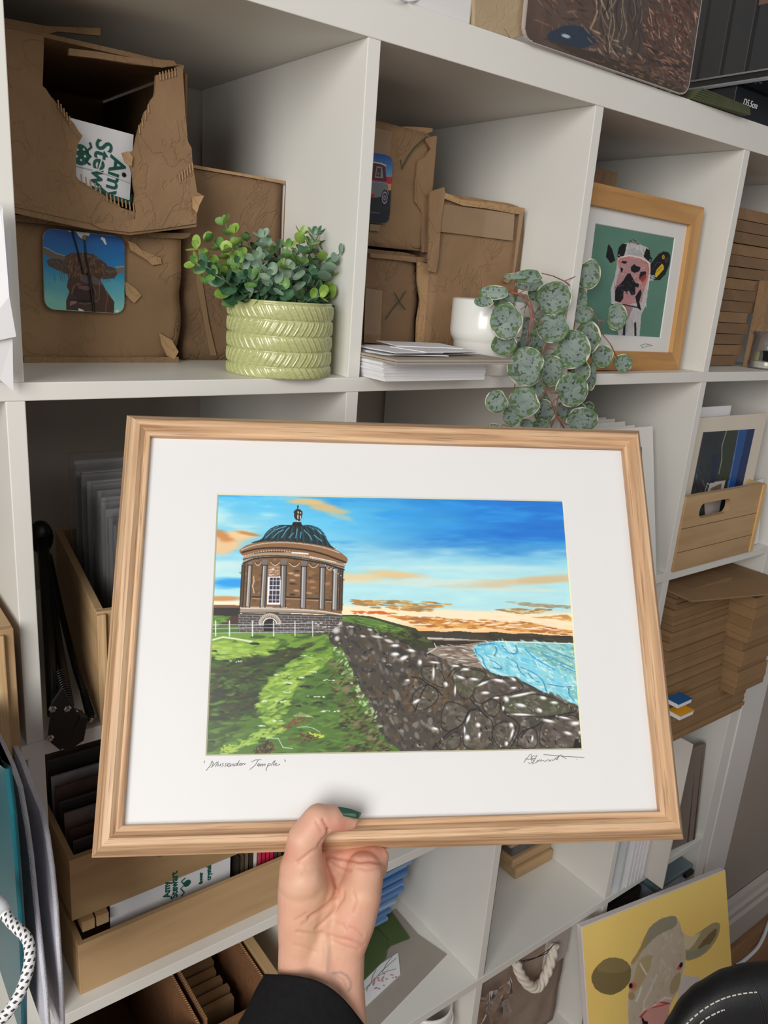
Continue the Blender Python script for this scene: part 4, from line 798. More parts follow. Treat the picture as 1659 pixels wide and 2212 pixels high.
# box behind the plant
b = thing('cardboard_box', 'plain brown cardboard box standing behind the green pot', 'box', TR(-0.07, 0.25, S1))
W(cbox(-0.134, -0.0125, 0.155, 0.375, S1, -0.127, 0.0016, 12, 5), 'carton', M_CARD2, b, smooth=True)
W(sheet([(418, 356), (520, 374), (622, 392), (626, 396), (618, 398), (520, 380), (418, 363)], 0.1525, 0.002), 'top_flap', M_TORN, b)
W(sheet([(617, 396), (624, 396), (616, 560), (610, 560)], 0.1525, 0.0015), 'corner_edge', M_CARD, b)
W(sheet([(425, 560), (436, 600), (452, 700), (468, 768), (455, 768), (440, 690), (424, 610)], 0.1528, 0.001), 'tape', M_TAPE, b)
Wt(cbox(-0.345 + .22, -.095, .375, .392, S1, -.085, 0.0006, 4, 6), 'cardboard_sheet', M_CARD, 'thin brown cardboard edge showing at the very back of the top left cell', 'cardboard')

# ------------------------------------------------------------------ top row, second cell
b = thing('cardboard_box', 'brown cardboard box with a red truck picture and a pen tick, topmost of its stack', 'box', TR(0.1, 0.24, -0.19))
W(cbox(0.012, 0.170, 0.102, 0.35, -0.190, -0.052, 0.0022, 14, 8, dents=[((0.17, 0.1, -0.052), 0.03, 0.005)]), 'carton', M_CARD, b, smooth=True)
W(sheet([(918, 300), (936, 294), (944, 294), (938, 360), (930, 462), (924, 545), (912, 545), (912, 460), (896, 435), (897, 395), (903, 348), (920, 338), (930, 322)], 0.0985, 0.002, curl=0.0012), 'torn_flap', M_CARD, b)
W(sheet([(868, 273), (900, 274), (935, 277), (934, 284), (918, 290), (880, 281)], 0.115, 0.002), 'top_flap', M_TORN, b)
W(wire([(865, 345, .0985), (867, 365, .0985), (880, 340, .0985), (894, 320, .0985), (922, 295, .0985)], 0.0007), 'pen_tick', M_PEN, b)
W(sheet([(808, 275), (848, 285), (842, 340), (805, 334)], 0.0992, 0.0006), 'tape', M_TAPE, b); W(sheet([(800, 484), (822, 486), (820, 500), (798, 498)], 0.0992, 0.0006), 'tape', M_TAPE, b)
cs = [at(*q, 'y', 0.0975) for q in ((770, 322), (853, 340), (836, 482), (752, 476))]
co = thing('picture_coaster', 'rounded coaster of a red truck, half hidden by the shelf divider', 'coaster', TR(*cs[3])); pc = paint_truck(); Mx, w_, h_ = pic_frame(cs)
W(MB().prism(rrect(-w_ / 2, w_ / 2, -h_ / 2, h_ / 2, 0.009), -0.002, 0, Mx), 'board', PAPER, co); picture(pc, cs, 'picture', PIC, co, rmask(pc, .009 / w_, .009 / h_), 0.0004)
b = thing('cardboard_box', 'battered brown cardboard box with a pen cross, under the tick-marked one', 'box', TR(0.1, 0.24, S1))
W(cbox(0.012, 0.166, 0.104, 0.35, S1, -0.1935, 0.0028, 14, 9, dents=[((0.166, 0.1, -0.2), 0.04, 0.008)]), 'carton', M_CARD2, b, smooth=True)
W(sheet([(800, 547), (860, 552), (920, 556), (925, 566), (905, 568), (860, 562), (800, 556)], 0.1, 0.003, curl=0.001), 'top_flap', M_CARD, b)
W(sheet([(903, 565), (925, 570), (945, 590), (942, 640), (936, 742), (912, 745), (900, 740), (900, 690), (908, 650), (902, 610)], 0.0985, 0.0022, curl=0.0016), 'torn_flap', M_TORN, b)
W(wire([(852, 632, .1005), (862, 652, .1005), (875, 668, .1005)], 0.0006), 'pen_cross', M_PEN, b); W(wire([(876, 628, .1005), (862, 650, .1005), (850, 664, .1005), (832, 690, .1005)], 0.0006), 'pen_cross', M_PEN, b)
W(sheet([(790, 622), (826, 628), (822, 742), (786, 740)], 0.1005, 0.0006), 'tape', M_TAPE, b)
b = thing('cardboard_box', 'tall creased cardboard box behind the white pot of trailing leaves', 'box', TR(0.25, 0.22, S1))
W(cbox(0.178, 0.338, 0.094, 0.34, S1, -0.118, 0.003, 14, 12, dents=[((0.338, .09, -0.118), 0.04, 0.006)]), 'carton', M_CARD, b, smooth=True)
W(sheet([(930, 414), (960, 404), (962, 420), (953, 470), (948, 560), (942, 590), (926, 585), (926, 520)], 0.088, 0.0025, curl=0.0012), 'side_flap', M_CARD, b)
W(sheet([(960, 415), (1000, 432), (1060, 438), (1134, 450), (1128, 462), (1115, 462), (1050, 450), (1000, 444), (958, 428)], 0.088, 0.004, curl=0.0015), 'top_flap', M_TORN, b)
W(sheet([(954, 440), (1112, 462), (1108, 520), (948, 500)], 0.0905, 0.0006), 'tape', M_TAPE, b); W(sheet([(1122, 462), (1132, 456), (1112, 590), (1098, 612), (1086, 608), (1108, 590)], 0.089, 0.001), 'tape', M_TAPE, b)

# stacks of paper
g = 'card and paper piled on the middle shelf'
sm_ = thing('paper_stack', 'thick block of white card sheets overhanging the shelf edge', 'paper', TR(0.09, 0.02, S1))
rp = random.Random(5); m = MB(); zz = S1 + 0.0004
while zz < S1 + 0.0215:
    h = rp.choice((.0008, .0012, .0030, .0016)); dx = rp.uniform(-.0012, .0012); dy = rp.uniform(-.0012, .0012)
    skew = max(0, (S1 + .011 - zz)) * .35
    m.box(0.0125 + dx + skew, 0.166 + dx, -0.036 + dy, 0.085, zz, zz + h - 0.0001); zz += h
W(m, 'sheets', PAPER, sm_)
for i, (x1_, zz, lb) in enumerate(((0.182, S1 + .0222, 'grey board sheet lying directly on the block of white card'), (0.184, S1 + .0250, 'grey board sheet under the loose white papers'))):
    Wt(MB().box(0.009, x1_, -0.064 + i * .001, 0.083, zz, zz + 0.0023), 'grey_board', mat('grey_board_%d' % i, rgb(172, 160, 146), 0.85, 0.03, 60), lb, 'board', bevel=0.0003)
for i, (x0_, x1_, y0_, y1_, a_) in enumerate(((.010, .15, -.03, .05, .10), (.012, .105, -.045, .05, -.12), (.02, .12, -.02, .06, .22), (.035, .16, -.035, .05, -.05), (.012, .09, -.05, .03, .06), (.05, .15, -.045, .02, .16), (.06, .155, -.01, .06, -.22))):
    cx, cy = (x0_ + x1_) / 2, (y0_ + y1_) / 2; hx, hy = (x1_ - x0_) / 2, (y1_ - y0_) / 2
    m = MB().box(-hx * .92, hx * .92, -hy * .85, hy * .85, 0, 0.0009, TR(cx + .003, cy, S1 + .0276 + i * .0011, a_)); o = Wt(m, 'paper_sheet', PAPER, 'loose white paper sheet scattered on the grey board beside the white pot', 'paper', 'loose sheets on the grey board')

# ------------------------------------------------------------------ third cell: framed cow print
OAKW = wood('warm_oak', rgb(188, 138, 78), rgb(154, 106, 54), rgb(206, 158, 98), 0, 0.07, 50, 0.42, 0.2, 0.5)
OAKW2 = wood('warm_oak_upright', rgb(188, 138, 78), rgb(154, 106, 54), rgb(206, 158, 98), 2, 0.07, 50, 0.42, 0.2, 0.5)
def picture_frame(name, label, M, w, h, rw, rd, mats, mount_w, pw, ph, py, paint, glass=True):
    """frame in the local xy plane, front at z=0, z towards the viewer"""
    f = thing('framed_print', label, 'picture frame', M)
    for i, (pts, mm_) in enumerate((([(-w / 2, -h / 2), (w / 2, -h / 2), (w / 2 - rw, -h / 2 + rw), (-w / 2 + rw, -h / 2 + rw)], mats[0]), ([(w / 2, -h / 2), (w / 2, h / 2), (w / 2 - rw, h / 2 - rw), (w / 2 - rw, -h / 2 + rw)], mats[1]),
                                  ([(w / 2, h / 2), (-w / 2, h / 2), (-w / 2 + rw, h / 2 - rw), (w / 2 - rw, h / 2 - rw)], mats[0]), ([(-w / 2, h / 2), (-w / 2, -h / 2), (-w / 2 + rw, -h / 2 + rw), (-w / 2 + rw, h / 2 - rw)], mats[1]))):
        MB().prism(pts, -rd, 0).build('frame_rail', mm_, f, bevel=0.0008)
    iw, ih = w / 2 - rw + .002, h / 2 - rw + .002; m = MB(); R4 = [(-1, -1), (1, -1), (1, 1), (-1, 1)]
    vs = [(sx * iw, sy * ih, -.007) for sx, sy in R4] + [(sx * pw / 2, sy * ph / 2 + py, -.007) for sx, sy in R4] + [(sx * (pw / 2 - .001), sy * (ph / 2 - .001) + py, -.0085) for sx, sy in R4]
    m.add(vs, [(i, (i + 1) % 4, 4 + (i + 1) % 4, 4 + i) for i in range(4)] + [(4 + i, 4 + (i + 1) % 4, 8 + (i + 1) % 4, 8 + i) for i in range(4)]); m.build('mount_board', M_MOUNT, f)
    paint.mesh('print', pw, ph, MATTE_PIC, f, TR(0, py, 0), z=-0.0088)
    if glass: MB().add([(-iw, -ih, -.005), (iw, -ih, -.005), (iw, ih, -.005), (-iw, ih, -.005)], [(0, 1, 2, 3)]).build('glass', clear_mat(name + '_glass', refl=0.15, rough=0.2), f)
    return f
cw = 0.303; Mc = frame(Vector((0.668 - cw / 2, 0.030, S1 + 0.1265)), (1, 0.004, -0.012), (0.012, 0.035, 1))
fr2 = picture_frame('picture_frame', 'honey oak frame with a print of a black and white cow on green', Mc, cw, 0.252, 0.029, 0.018, (OAKW, wood('warm_oak_rail', rgb(188, 138, 78), rgb(154, 106, 54), rgb(206, 158, 98), 1, 0.07, 50, 0.42, 0.2, 0.5)), 0, 0.193, 0.151, 0.0005, paint_dairy())
m = MB(); m.tube([(0.052, -0.090, -.0065), (0.045, -0.0875, -.0065), (0.058, -0.085, -.0065), (0.078, -0.087, -.0065), (0.062, -.0885, -.0065), (0.05, -.0915, -.0065)], .0003, 4); m.build('signature', M_PENCIL, fr2)
Wt(cbox(0.362, 0.535, 0.105, 0.34, S1, -0.048, 0.0012, 8, 14), 'cardboard_box', M_CARD2, 'brown cardboard box at the back, mostly hidden behind the oak-framed cow print', 'box')

# ------------------------------------------------------------------ fourth cell: flat cartons
r14 = [at(1600, v, 'y', 0.072).z for v in (390, 415, 445, 476, 505, 532, 556, 586, 610, 638, 668, 695, 722, 750, 791)]
nL = 14; zt_, zb_ = -0.066, S1; hgt = (zt_ - zb_) / nL
rr = random.Random(9)
xr = [.985, .985, .982, .985, .97, .985, .945, .985, .985, .925, .93, .925, .93, .915]
for i in range(nL):
    z1_ = zt_ - i * hgt; x1_ = xr[i]; y0_ = 0.072 + rr.uniform(-.002, .003)
    Wt(cbox(0.713, x1_, y0_, 0.31, z1_ - hgt + .0012, z1_, 0.0006, 6, 20 + i), 'flat_carton', M_CARD2 if i % 3 else M_CARD, 'flat brown postal carton, %s from the top of the tall stack at the right edge' % ORD[i] if i else 'flat brown postal carton, topmost of the tall stack at the right edge', 'box', 'flat postal cartons in the top right cell')
Wt(cbox(0.934, 0.955, 0.045, 0.068, S1, -0.180, 0.0006, 6, 50), 'narrow_carton', M_CARD, 'narrow brown carton standing upright in front of the flat carton stack', 'box')
Wt(cbox(0.962, 1.03, 0.06, 0.071, S1, -0.225, 0.0006, 6, 51), 'narrow_carton', M_CARD2, 'low brown carton behind the clear tub at the right edge', 'box')
tb = thing('clear_tub', 'small clear plastic tub with yellow and black contents', 'tub', TR(0.945, 0.03, S1)); M_CLEAR = clear_mat('clear_plastic', (0.95, 0.95, 0.95, 1), 1.5, 0.06, 0.12)
W(MB().lathe([(0.030, 0.001), (0.032, 0.012), (0.031, 0.014), (0.030, 0.060), (0.032, 0.062), (0.032, 0.066), (0.0, 0.066)], 28, TR(0.945, 0.03, S1)), 'tub_wall', M_CLEAR, tb, smooth=True)
W(MB().lathe([(0.0, 0.003), (0.027, 0.003), (0.027, 0.014), (0.0, 0.014)], 20, TR(0.945, 0.03, S1)), 'white_contents', mat('pale_cream', rgb(196, 196, 176), 0.6), tb)
W(MB().lathe([(0.0, 0.015), (0.026, 0.015), (0.026, 0.030), (0.0, 0.030)], 20, TR(0.945, 0.03, S1)), 'yellow_contents', mat('olive_yellow', rgb(168, 158, 40), 0.6), tb)
W(MB().box(0.915, 0.945, 0.004, 0.03, S1 + .016, S1 + .034), 'black_contents', BLACK, tb)
Wt(MB().box(0.948, 0.99, -0.012, -0.006, S1, S1 + 0.05), 'pink_card', mat('pink_card', rgb(222, 140, 170), 0.6, 0.1, 60), 'pink card standing at the right edge of the photo', 'card', bevel=0.001)
Wt(MB().prism([(0, 0), (.04, .004), (.045, .06), (.01, .055)], 0, .003, frame(at(1648, 716, 'y', 0.052), (1, 0, 0), (0, 0, 1))), 'patterned_card', mat('white_black_patches', rgb(206, 196, 204), 0.6, 0.2, 40), 'white card with black patches beside the narrow carton', 'card')
# ------------------------------------------------------------------ green ribbed pot with bushy plant
PC = Vector((-0.0715, 0.043, S1)); PR = 0.0562; PH = 0.0765
glz = N('green_glaze'); glz.b.inputs['Base Color'].default_value = rgb(182, 186, 128); glz.b.inputs['Roughness'].default_value = 0.12; glz.b.inputs['Coat Weight'].default_value = 0.5; glz.b.inputs['Coat Roughness'].default_value = 0.05
gn = glz.n('ShaderNodeTexNoise', i_Scale=40.0); glz.l(glz.ramp(gn.outputs['Fac'], [(0.3, rgb(172, 176, 116)), (0.7, rgb(190, 194, 138))]), glz.b.inputs['Base Color'])
pot = thing('plant_pot', 'pale green glazed pot with herringbone ribs holding a bushy leafy plant', 'plant pot', Matrix.Translation(PC))
nA, nV = 560, 130; bands = [0.0, 0.155, 0.36, 0.565, 0.775, 0.985]; m = MB(); vs = []
for j in range(nV + 1):
    t = j / nV; zz = t * PH
    bi = max(i for i in range(5) if t >= bands[i] or i == 0); lo, hi = bands[bi], bands[bi + 1]; s = min(1, max(0, (t - lo) / (hi - lo)))
    bulge = 0.0016 * (math.sin(math.pi * s) ** 0.45); env = min(1, math.sin(math.pi * s) * 3)
    if t > 0.985: bulge = 0.0008; env = 0
    dirn = 1 if bi % 2 == 0 else -1
    for i in range(nA):
        th = i / nA; ph = (th * 46 + dirn * (s * 0.9 + 0.25 * math.sin(s * 1.6))) % 1.0
        rid = 0.0011 * max(0, 1 - abs(ph - 0.5) / 0.13) ** 0.8 + 0.0005 * (1 - ph)
        r = PR - 0.0018 + bulge + rid * env; a = th * 2 * math.pi; vs.append((r * math.cos(a), r * math.sin(a), zz))
fs = [(j * nA + i, j * nA + (i + 1) % nA, (j + 1) * nA + (i + 1) % nA, (j + 1) * nA + i) for j in range(nV) for i in range(nA)]
m.add(vs, fs); o = m.build('pot_wall', glz.m, pot, smooth=True)
MB().lathe([(PR - .0012, PH), (PR - .0008, PH + .0012), (PR - .0022, PH + .0018), (PR - .0040, PH + .0008), (PR - .0042, PH - .02), (0, PH - .02)], 90).build('pot_rim', glz.m, pot, smooth=True)
sm2 = MB(); rs = random.Random(2)
for i in range(170):
    a = rs.uniform(0, 6.28); q = (PR - .008) * math.sqrt(rs.random()); s_ = rs.uniform(.0015, .0035); sm2.ball((q * math.cos(a), q * math.sin(a), PH - .012 + s_), (s_ * 1.3, s_, s_ * .8), 6)
sm2.lathe([(PR - .0045, PH - .012), (0, PH - .011)], 40)
tag(sm2.build('soil', mat('dark_compost', rgb(48, 36, 28), 0.9, 0.3, 300), pot, smooth=True), kind='stuff')

def leaf_geo(m, c, ax, nrm, L, Wd, cup=0.25, n=12, rings=3):
    """rounded leaf: base at c, pointing along ax"""
    ax = ax.normalized(); sd = nrm.cross(ax).normalized(); nr = ax.cross(sd).normalized(); vs = [tuple(c + ax * L * .5 - nr * cup * L * .25)]; fs = []
    for k in range(1, rings + 1):
        q = k / rings
        for i in range(n):
            a = 2 * math.pi * i / n; x = math.cos(a) * q; y = math.sin(a) * q
            vs.append(tuple(c + ax * (L * .5 + x * L * .5) + sd * y * Wd * .5 + nr * (cup * L * .25 * (q * q - 1) - .02 * L * (1 if abs(y) < .05 else 0))))
    for i in range(n): fs.append((0, 1 + i, 1 + (i + 1) % n))
    for k in range(rings - 1):
        for i in range(n): fs.append((1 + k * n + i, 1 + (k + 1) * n + i, 1 + (k + 1) * n + (i + 1) % n, 1 + k * n + (i + 1) % n))
    m.add(vs, fs)
bush = thing('leafy_plant', 'bushy artificial green plant with round leaves growing from the green pot', 'plant', Matrix.Translation(PC + Vector((0, 0, PH - .01))))
def leafmat(name, a, b, rough=0.38):
    k = N(name); co = k.n('ShaderNodeTexCoord').outputs['Object']; n1 = k.n('ShaderNodeTexNoise', i_Scale=90.0, i_Detail=4.0); k.l(co, n1.inputs['Vector'])
    k.l(k.ramp(n1.outputs['Fac'], [(0.35, a), (0.65, b)]), k.b.inputs['Base Color']); k.b.inputs['Roughness'].default_value = rough
    k.b.inputs['Subsurface Weight'].default_value = 0.0; k.bump(n1.outputs['Fac'], 0.15, 0.0008); return k.m
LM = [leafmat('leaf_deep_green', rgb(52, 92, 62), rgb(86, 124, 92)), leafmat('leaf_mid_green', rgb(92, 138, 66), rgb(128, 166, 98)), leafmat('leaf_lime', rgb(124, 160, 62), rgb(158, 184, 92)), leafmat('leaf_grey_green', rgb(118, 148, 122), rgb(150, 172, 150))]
fol = MB(); stm = MB(); rs = random.Random(21)
e8 = lambda x, y: (410 + x / 4.484, 470 + y / 4.484)
tips = [(345, 70, .055, 1), (215, 225, .06, 1), (75, 300, .045, 2), (60, 440, .035, 1), (420, 160, .035, 2), (150, 470, .02, 0), (560, 230, .07, 0), (700, 195, .03, 3), (740, 250, .045, 0), (860, 300, .06, 0), (945, 290, .01, 1), (640, 390, -.002, 3), (1080, 160, .06, 2),
        (1195, 170, .045, 0), (1250, 160, .065, 0), (1340, 250, .06, 2), (1450, 350, .02, 3), (1510, 420, .035, 1), (1550, 690, .03, 2), (1440, 620, .05, 2), (1330, 460, .03, 0), (1100, 360, .02, 0), (990, 500, .0, 3), (250, 560, .01, 0), (470, 440, .005, 0), (560, 560, -.003, 0),
        (780, 560, -.006, 3), (1260, 760, -.004, 2), (1180, 560, -.004, 0), (880, 700, -.007, 0), (660, 330, .08, 0), (480, 300, .08, 1), (1010, 380, .08, 0), (1280, 330, .08, 1), (380, 340, .03, 2)]
for tx, ty, yd, kd in tips:
    tip = at(*e8(tx, ty), 'y', yd + .005); base = PC + Vector(((tip.x - PC.x) * .45 + rs.uniform(-.008, .008), (tip.y - PC.y) * .45, PH - .01)); base.x = min(max(base.x, PC.x - .042), PC.x + .042)
    mid = (base + tip) / 2 + Vector((-(tip.x - base.x) * .12, 0, .006)); n_ = max(3, int((tip - base).length / .0115)); pts = []
    for i in range(n_ + 1):
        t_ = i / n_; pts.append(base * (1 - t_) ** 2 + mid * 2 * t_ * (1 - t_) + tip * t_ * t_)
    stm.tube(pts, [.0011 * (1 - .55 * i / n_) for i in range(n_ + 1)], 6)
    for i in range(1, n_ + 1):
        d = (pts[i] - pts[i - 1]).normalized(); fr_ = i / n_; a0 = rs.uniform(0, 3.14)
        s_ = (1.0 - .45 * fr_) * rs.uniform(.85, 1.15) * .0212
        for sg in (0, math.pi):
            side = d.orthogonal().normalized(); side = Matrix.Rotation(a0 + sg, 3, d) @ side
            ax = (side + d * (.35 + .5 * fr_)).normalized(); nr = (d - ax * d.dot(ax)).normalized()
            nr = (nr + Vector((-.45, -.75, .15)) * .55).normalized()
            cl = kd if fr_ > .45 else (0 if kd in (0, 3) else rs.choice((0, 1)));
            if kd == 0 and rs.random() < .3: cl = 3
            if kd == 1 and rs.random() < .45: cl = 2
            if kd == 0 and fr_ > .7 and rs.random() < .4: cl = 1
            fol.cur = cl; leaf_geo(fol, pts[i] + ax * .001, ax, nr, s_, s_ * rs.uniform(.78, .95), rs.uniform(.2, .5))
        if i == n_:
            fol.cur = kd; leaf_geo(fol, pts[i], (d + Vector((rs.uniform(-.3, .3), -.3, .2))).normalized(), Vector((-.4, -.8, .3)), .010, .0065)
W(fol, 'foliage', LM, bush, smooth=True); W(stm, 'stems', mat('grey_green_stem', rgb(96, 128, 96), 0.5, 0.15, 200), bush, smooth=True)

# ------------------------------------------------------------------ white pot with trailing spotted leaves
WP = Vector((0.2275, 0.034, S1)); WR = 0.0455
wpm = mat('white_glaze', rgb(236, 236, 230), 0.25, 0.01, 10, coat=0.3)
wp = thing('plant_pot', 'matt white two-tier pot behind the trailing spotted leaves', 'plant pot', Matrix.Translation(WP))
MB().lathe([(0, 0), (WR - .006, 0), (WR - .005, .001), (WR - .005, .038), (WR - .003, .041), (WR, .046), (WR + .001, .052), (WR + .001, .090), (WR - .001, .092), (WR - .004, .090), (WR - .004, .076), (0, .076)], 64).build('pot_wall', wpm, wp, smooth=True)
MB().lathe([(WR - .0045, .077), (0, .080)], 32).build('soil', mat('dark_soil', rgb(44, 34, 28), 0.9, 0.3, 200), wp)
def spotted():
    k = N('spotted_leaf'); uv = k.n('ShaderNodeUVMap'); uv.uv_map = 'UVMap'; sep = k.n('ShaderNodeSeparateXYZ'); k.l(uv.outputs[0], sep.inputs[0])
    ln = k.n('ShaderNodeVectorMath', operation='LENGTH'); k.l(uv.outputs[0], ln.inputs[0])
    co = k.n('ShaderNodeTexCoord').outputs['Object']
    def math_(op, a, b=None):
        q = k.n('ShaderNodeMath', operation=op)
        for i, x in enumerate((a, b)):
            if x is None: continue
            if hasattr(x, 'links'): k.l(x, q.inputs[i])
            else: q.inputs[i].default_value = x
        return q.outputs[0]
    n1 = k.n('ShaderNodeTexNoise', i_Scale=240.0, i_Detail=1.5); k.l(co, n1.inputs['Vector']); n2 = k.n('ShaderNodeTexNoise', i_Scale=60.0, i_Detail=2.0); k.l(co, n2.inputs['Vector'])
    # veins fan out from the notch at (-1, 0)
    ang = math_('ARCTAN2', sep.outputs[1], math_('ADD', sep.outputs[0], 1.05)); wv = math_('ABSOLUTE', math_('SINE', math_('MULTIPLY', ang, 7.0)))
    vein = k.ramp(wv, [(0.10, (1, 1, 1, 1)), (0.32, (0, 0, 0, 1))])
    thr = math_('ADD', n1.outputs['Fac'], math_('MULTIPLY', math_('SUBTRACT', ln.outputs['Value'], 0.62), 0.30)); thr = math_('SUBTRACT', thr, math_('MULTIPLY', vein, 0.10))
    sp = k.ramp(thr, [(0.515, (0, 0, 0, 1)), (0.555, (1, 1, 1, 1))])
    grn = k.ramp(ln.outputs['Value'], [(0.4, rgb(40, 60, 44)), (0.9, rgb(80, 112, 56))])
    base = k.ramp(n2.outputs['Fac'], [(0.3, rgb(104, 122, 114)), (0.7, rgb(128, 143, 133))])
    c1 = k.mix(sp, base, grn)
    rim = k.ramp(math_('ADD', ln.outputs['Value'], math_('MULTIPLY', math_('SUBTRACT', n2.outputs['Fac'], 0.5), 0.55)), [(0.965, (0, 0, 0, 1)), (0.985, (1, 1, 1, 1))])
    k.l(k.mix(rim, c1, rgb(214, 206, 188)), k.b.inputs['Base Color']); k.b.inputs['Roughness'].default_value = 0.55; k.bump(n1.outputs['Fac'], 0.12, 0.0005); return k.m
SPM = spotted()
trail = thing('trailing_plant', 'trailing plant with spotted heart-round leaves spilling over the shelf edge', 'plant', Matrix.Translation(WP + Vector((0, 0, .08))))
e7 = lambda x, y: (1000 + x / 4.366, 560 + y / 4.366)
LV = []; LF = []; LU = []
def sleaf(cx, cy, rx, ry, y, rot, tilt=(0, 0), cup=.22):
    """cx, cy, rx, ry in the close-up; rot = direction (deg, clockwise from right) of the leaf tip"""
    c = at(*e7(cx, cy), 'y', y); dep = (c - CAM).dot(CF); s = dep / FPX / 4.366
    ca, sa = math.cos(math.radians(rot)), math.sin(math.radians(rot)); b0 = len(LV); rings, n = 7, 32
    # in-plane basis roughly facing the lens but tilted
    N0 = (-(c - CAM).normalized() + CR * tilt[0] + CU * tilt[1]).normalized(); X = (CR - N0 * CR.dot(N0)).normalized(); Y = N0.cross(X)
    sx = 1 / max(.35, abs((-(c - CAM).normalized()).dot(N0))) if False else 1
    for k in range(rings + 1):
        q = k / rings
        for i in range(n):
            a = 2 * math.pi * i / n; u, v = q * math.cos(a), q * math.sin(a)
            notch = 1 - .16 * max(0, (math.cos(a - math.pi)) - .86) / .14 * q            # dent where the stalk joins
            uu, vv = u * notch, v
            ex, ey = uu * ca - vv * sa, uu * sa + vv * ca
            z = cup * .3 * (1 - q * q) * -1 + .02 * math.sin(a * 5 + cx) * q * q - .03 * (1 if abs(v) < .04 else 0)
            p = c + X * ex * rx * s - Y * ey * ry * s + N0 * (z * min(rx, ry) * s)
            LV.append(tuple(p)); LU.append((u, v))
    for k in range(rings):
        for i in range(n): LF.append((b0 + k * n + i, b0 + (k + 1) * n + i, b0 + (k + 1) * n + (i + 1) % n, b0 + k * n + (i + 1) % n))
front = [(852, 368, 172, 160, -.010, -35), (408, 582, 155, 174, -.008, 135), (295, 315, 148, 66, -.004, 175), (200, 400, 96, 52, .0, 165), (620, 160, 134, 62, -.004, 160), (505, 160, 125, 30, .004, 145), (1190, 140, 108, 142, -.002, 55), (850, 640, 156, 152, -.014, 160), (1028, 850, 176, 184, -.024, 20),
         (385, 800, 125, 104, .004, 120), (590, 1010, 178, 184, -.002, 200), (830, 1040, 108, 162, -.010, 100), (1025, 1235, 156, 162, -.040, -30), (580, 1345, 152, 146, -.036, 160), (318, 1340, 110, 108, -.030, 150), (1120, 1510, 152, 116, -.044, 20), (475, 1480, 100, 100, -.032, 220),
         (1450, 545, 96, 126, -.006, 10), (1320, 915, 104, 106, -.010, 200), (1508, 980, 88, 88, -.014, -30), (1085, 405, 88, 140, .012, 60), (1120, 520, 112, 84, .004, 30), (1165, 740, 134, 160, -.002, 40), (720, 760, 74, 112, .0, 110), (1110, 1060, 92, 112, -.012, 60), (1210, 1100, 48, 140, -.006, 80),
         (770, 1430, 112, 112, -.028, 130), (730, 1590, 96, 80, -.034, 200), (705, 1240, 80, 84, -.026, 60), (395, 405, 112, 84, .006, 170), (560, 400, 62, 84, .014, 100), (620, 620, 84, 84, .012, 120), (590, 760, 84, 84, .012, 60), (735, 520, 74, 74, .008, 30), (985, 700, 70, 90, .006, 40), (1225, 820, 62, 104, .004, 70),
         (1050, 1430, 114, 94, -.026, 30), (285, 1590, 66, 44, -.028, 180), (600, 1560, 64, 64, -.022, 90), (760, 1310, 60, 90, -.020, 100), (640, 240, 150, 60, .020, 160), (700, 330, 90, 80, .024, 90), (900, 240, 110, 60, .024, 10), (500, 500, 90, 80, .022, 100), (820, 500, 90, 80, .018, 30), (930, 1420, 60, 90, -.018, 90), (870, 930, 60, 60, .0, 90), (1180, 1400, 60, 60, -.024, 60)]
rl = random.Random(4)
for L in front:
    d_ = (-0.030 if (L[0] < 700 and L[4] < .012) else 0.0) + (0.008 if L[1] < 1000 else 0.0)
    sleaf(L[0], L[1], L[2], L[3], L[4] + d_, L[5], (rl.uniform(-.22, .22), rl.uniform(-.15, .25)))
me = bpy.data.meshes.new('foliage'); me.from_pydata(LV, [], LF); uvl = me.uv_layers.new(name='UVMap'); li = np.empty(len(me.loops), np.int32); me.loops.foreach_get('vertex_index', li)
uvl.data.foreach_set('uv', np.array(LU, np.float32)[li].ravel()); me.polygons.foreach_set('use_smooth', [True] * len(me.polygons)); me.materials.append(SPM)
fo = bpy.data.objects.new('foliage', me); COL.objects.link(fo); own(fo, trail); sd = fo.modifiers.new('thickness', 'SOLIDIFY'); sd.thickness = 0.0005
vine = MB(); M_VINE = mat('pink_brown_stem', rgb(150, 98, 84), 0.5, 0.12, 200)
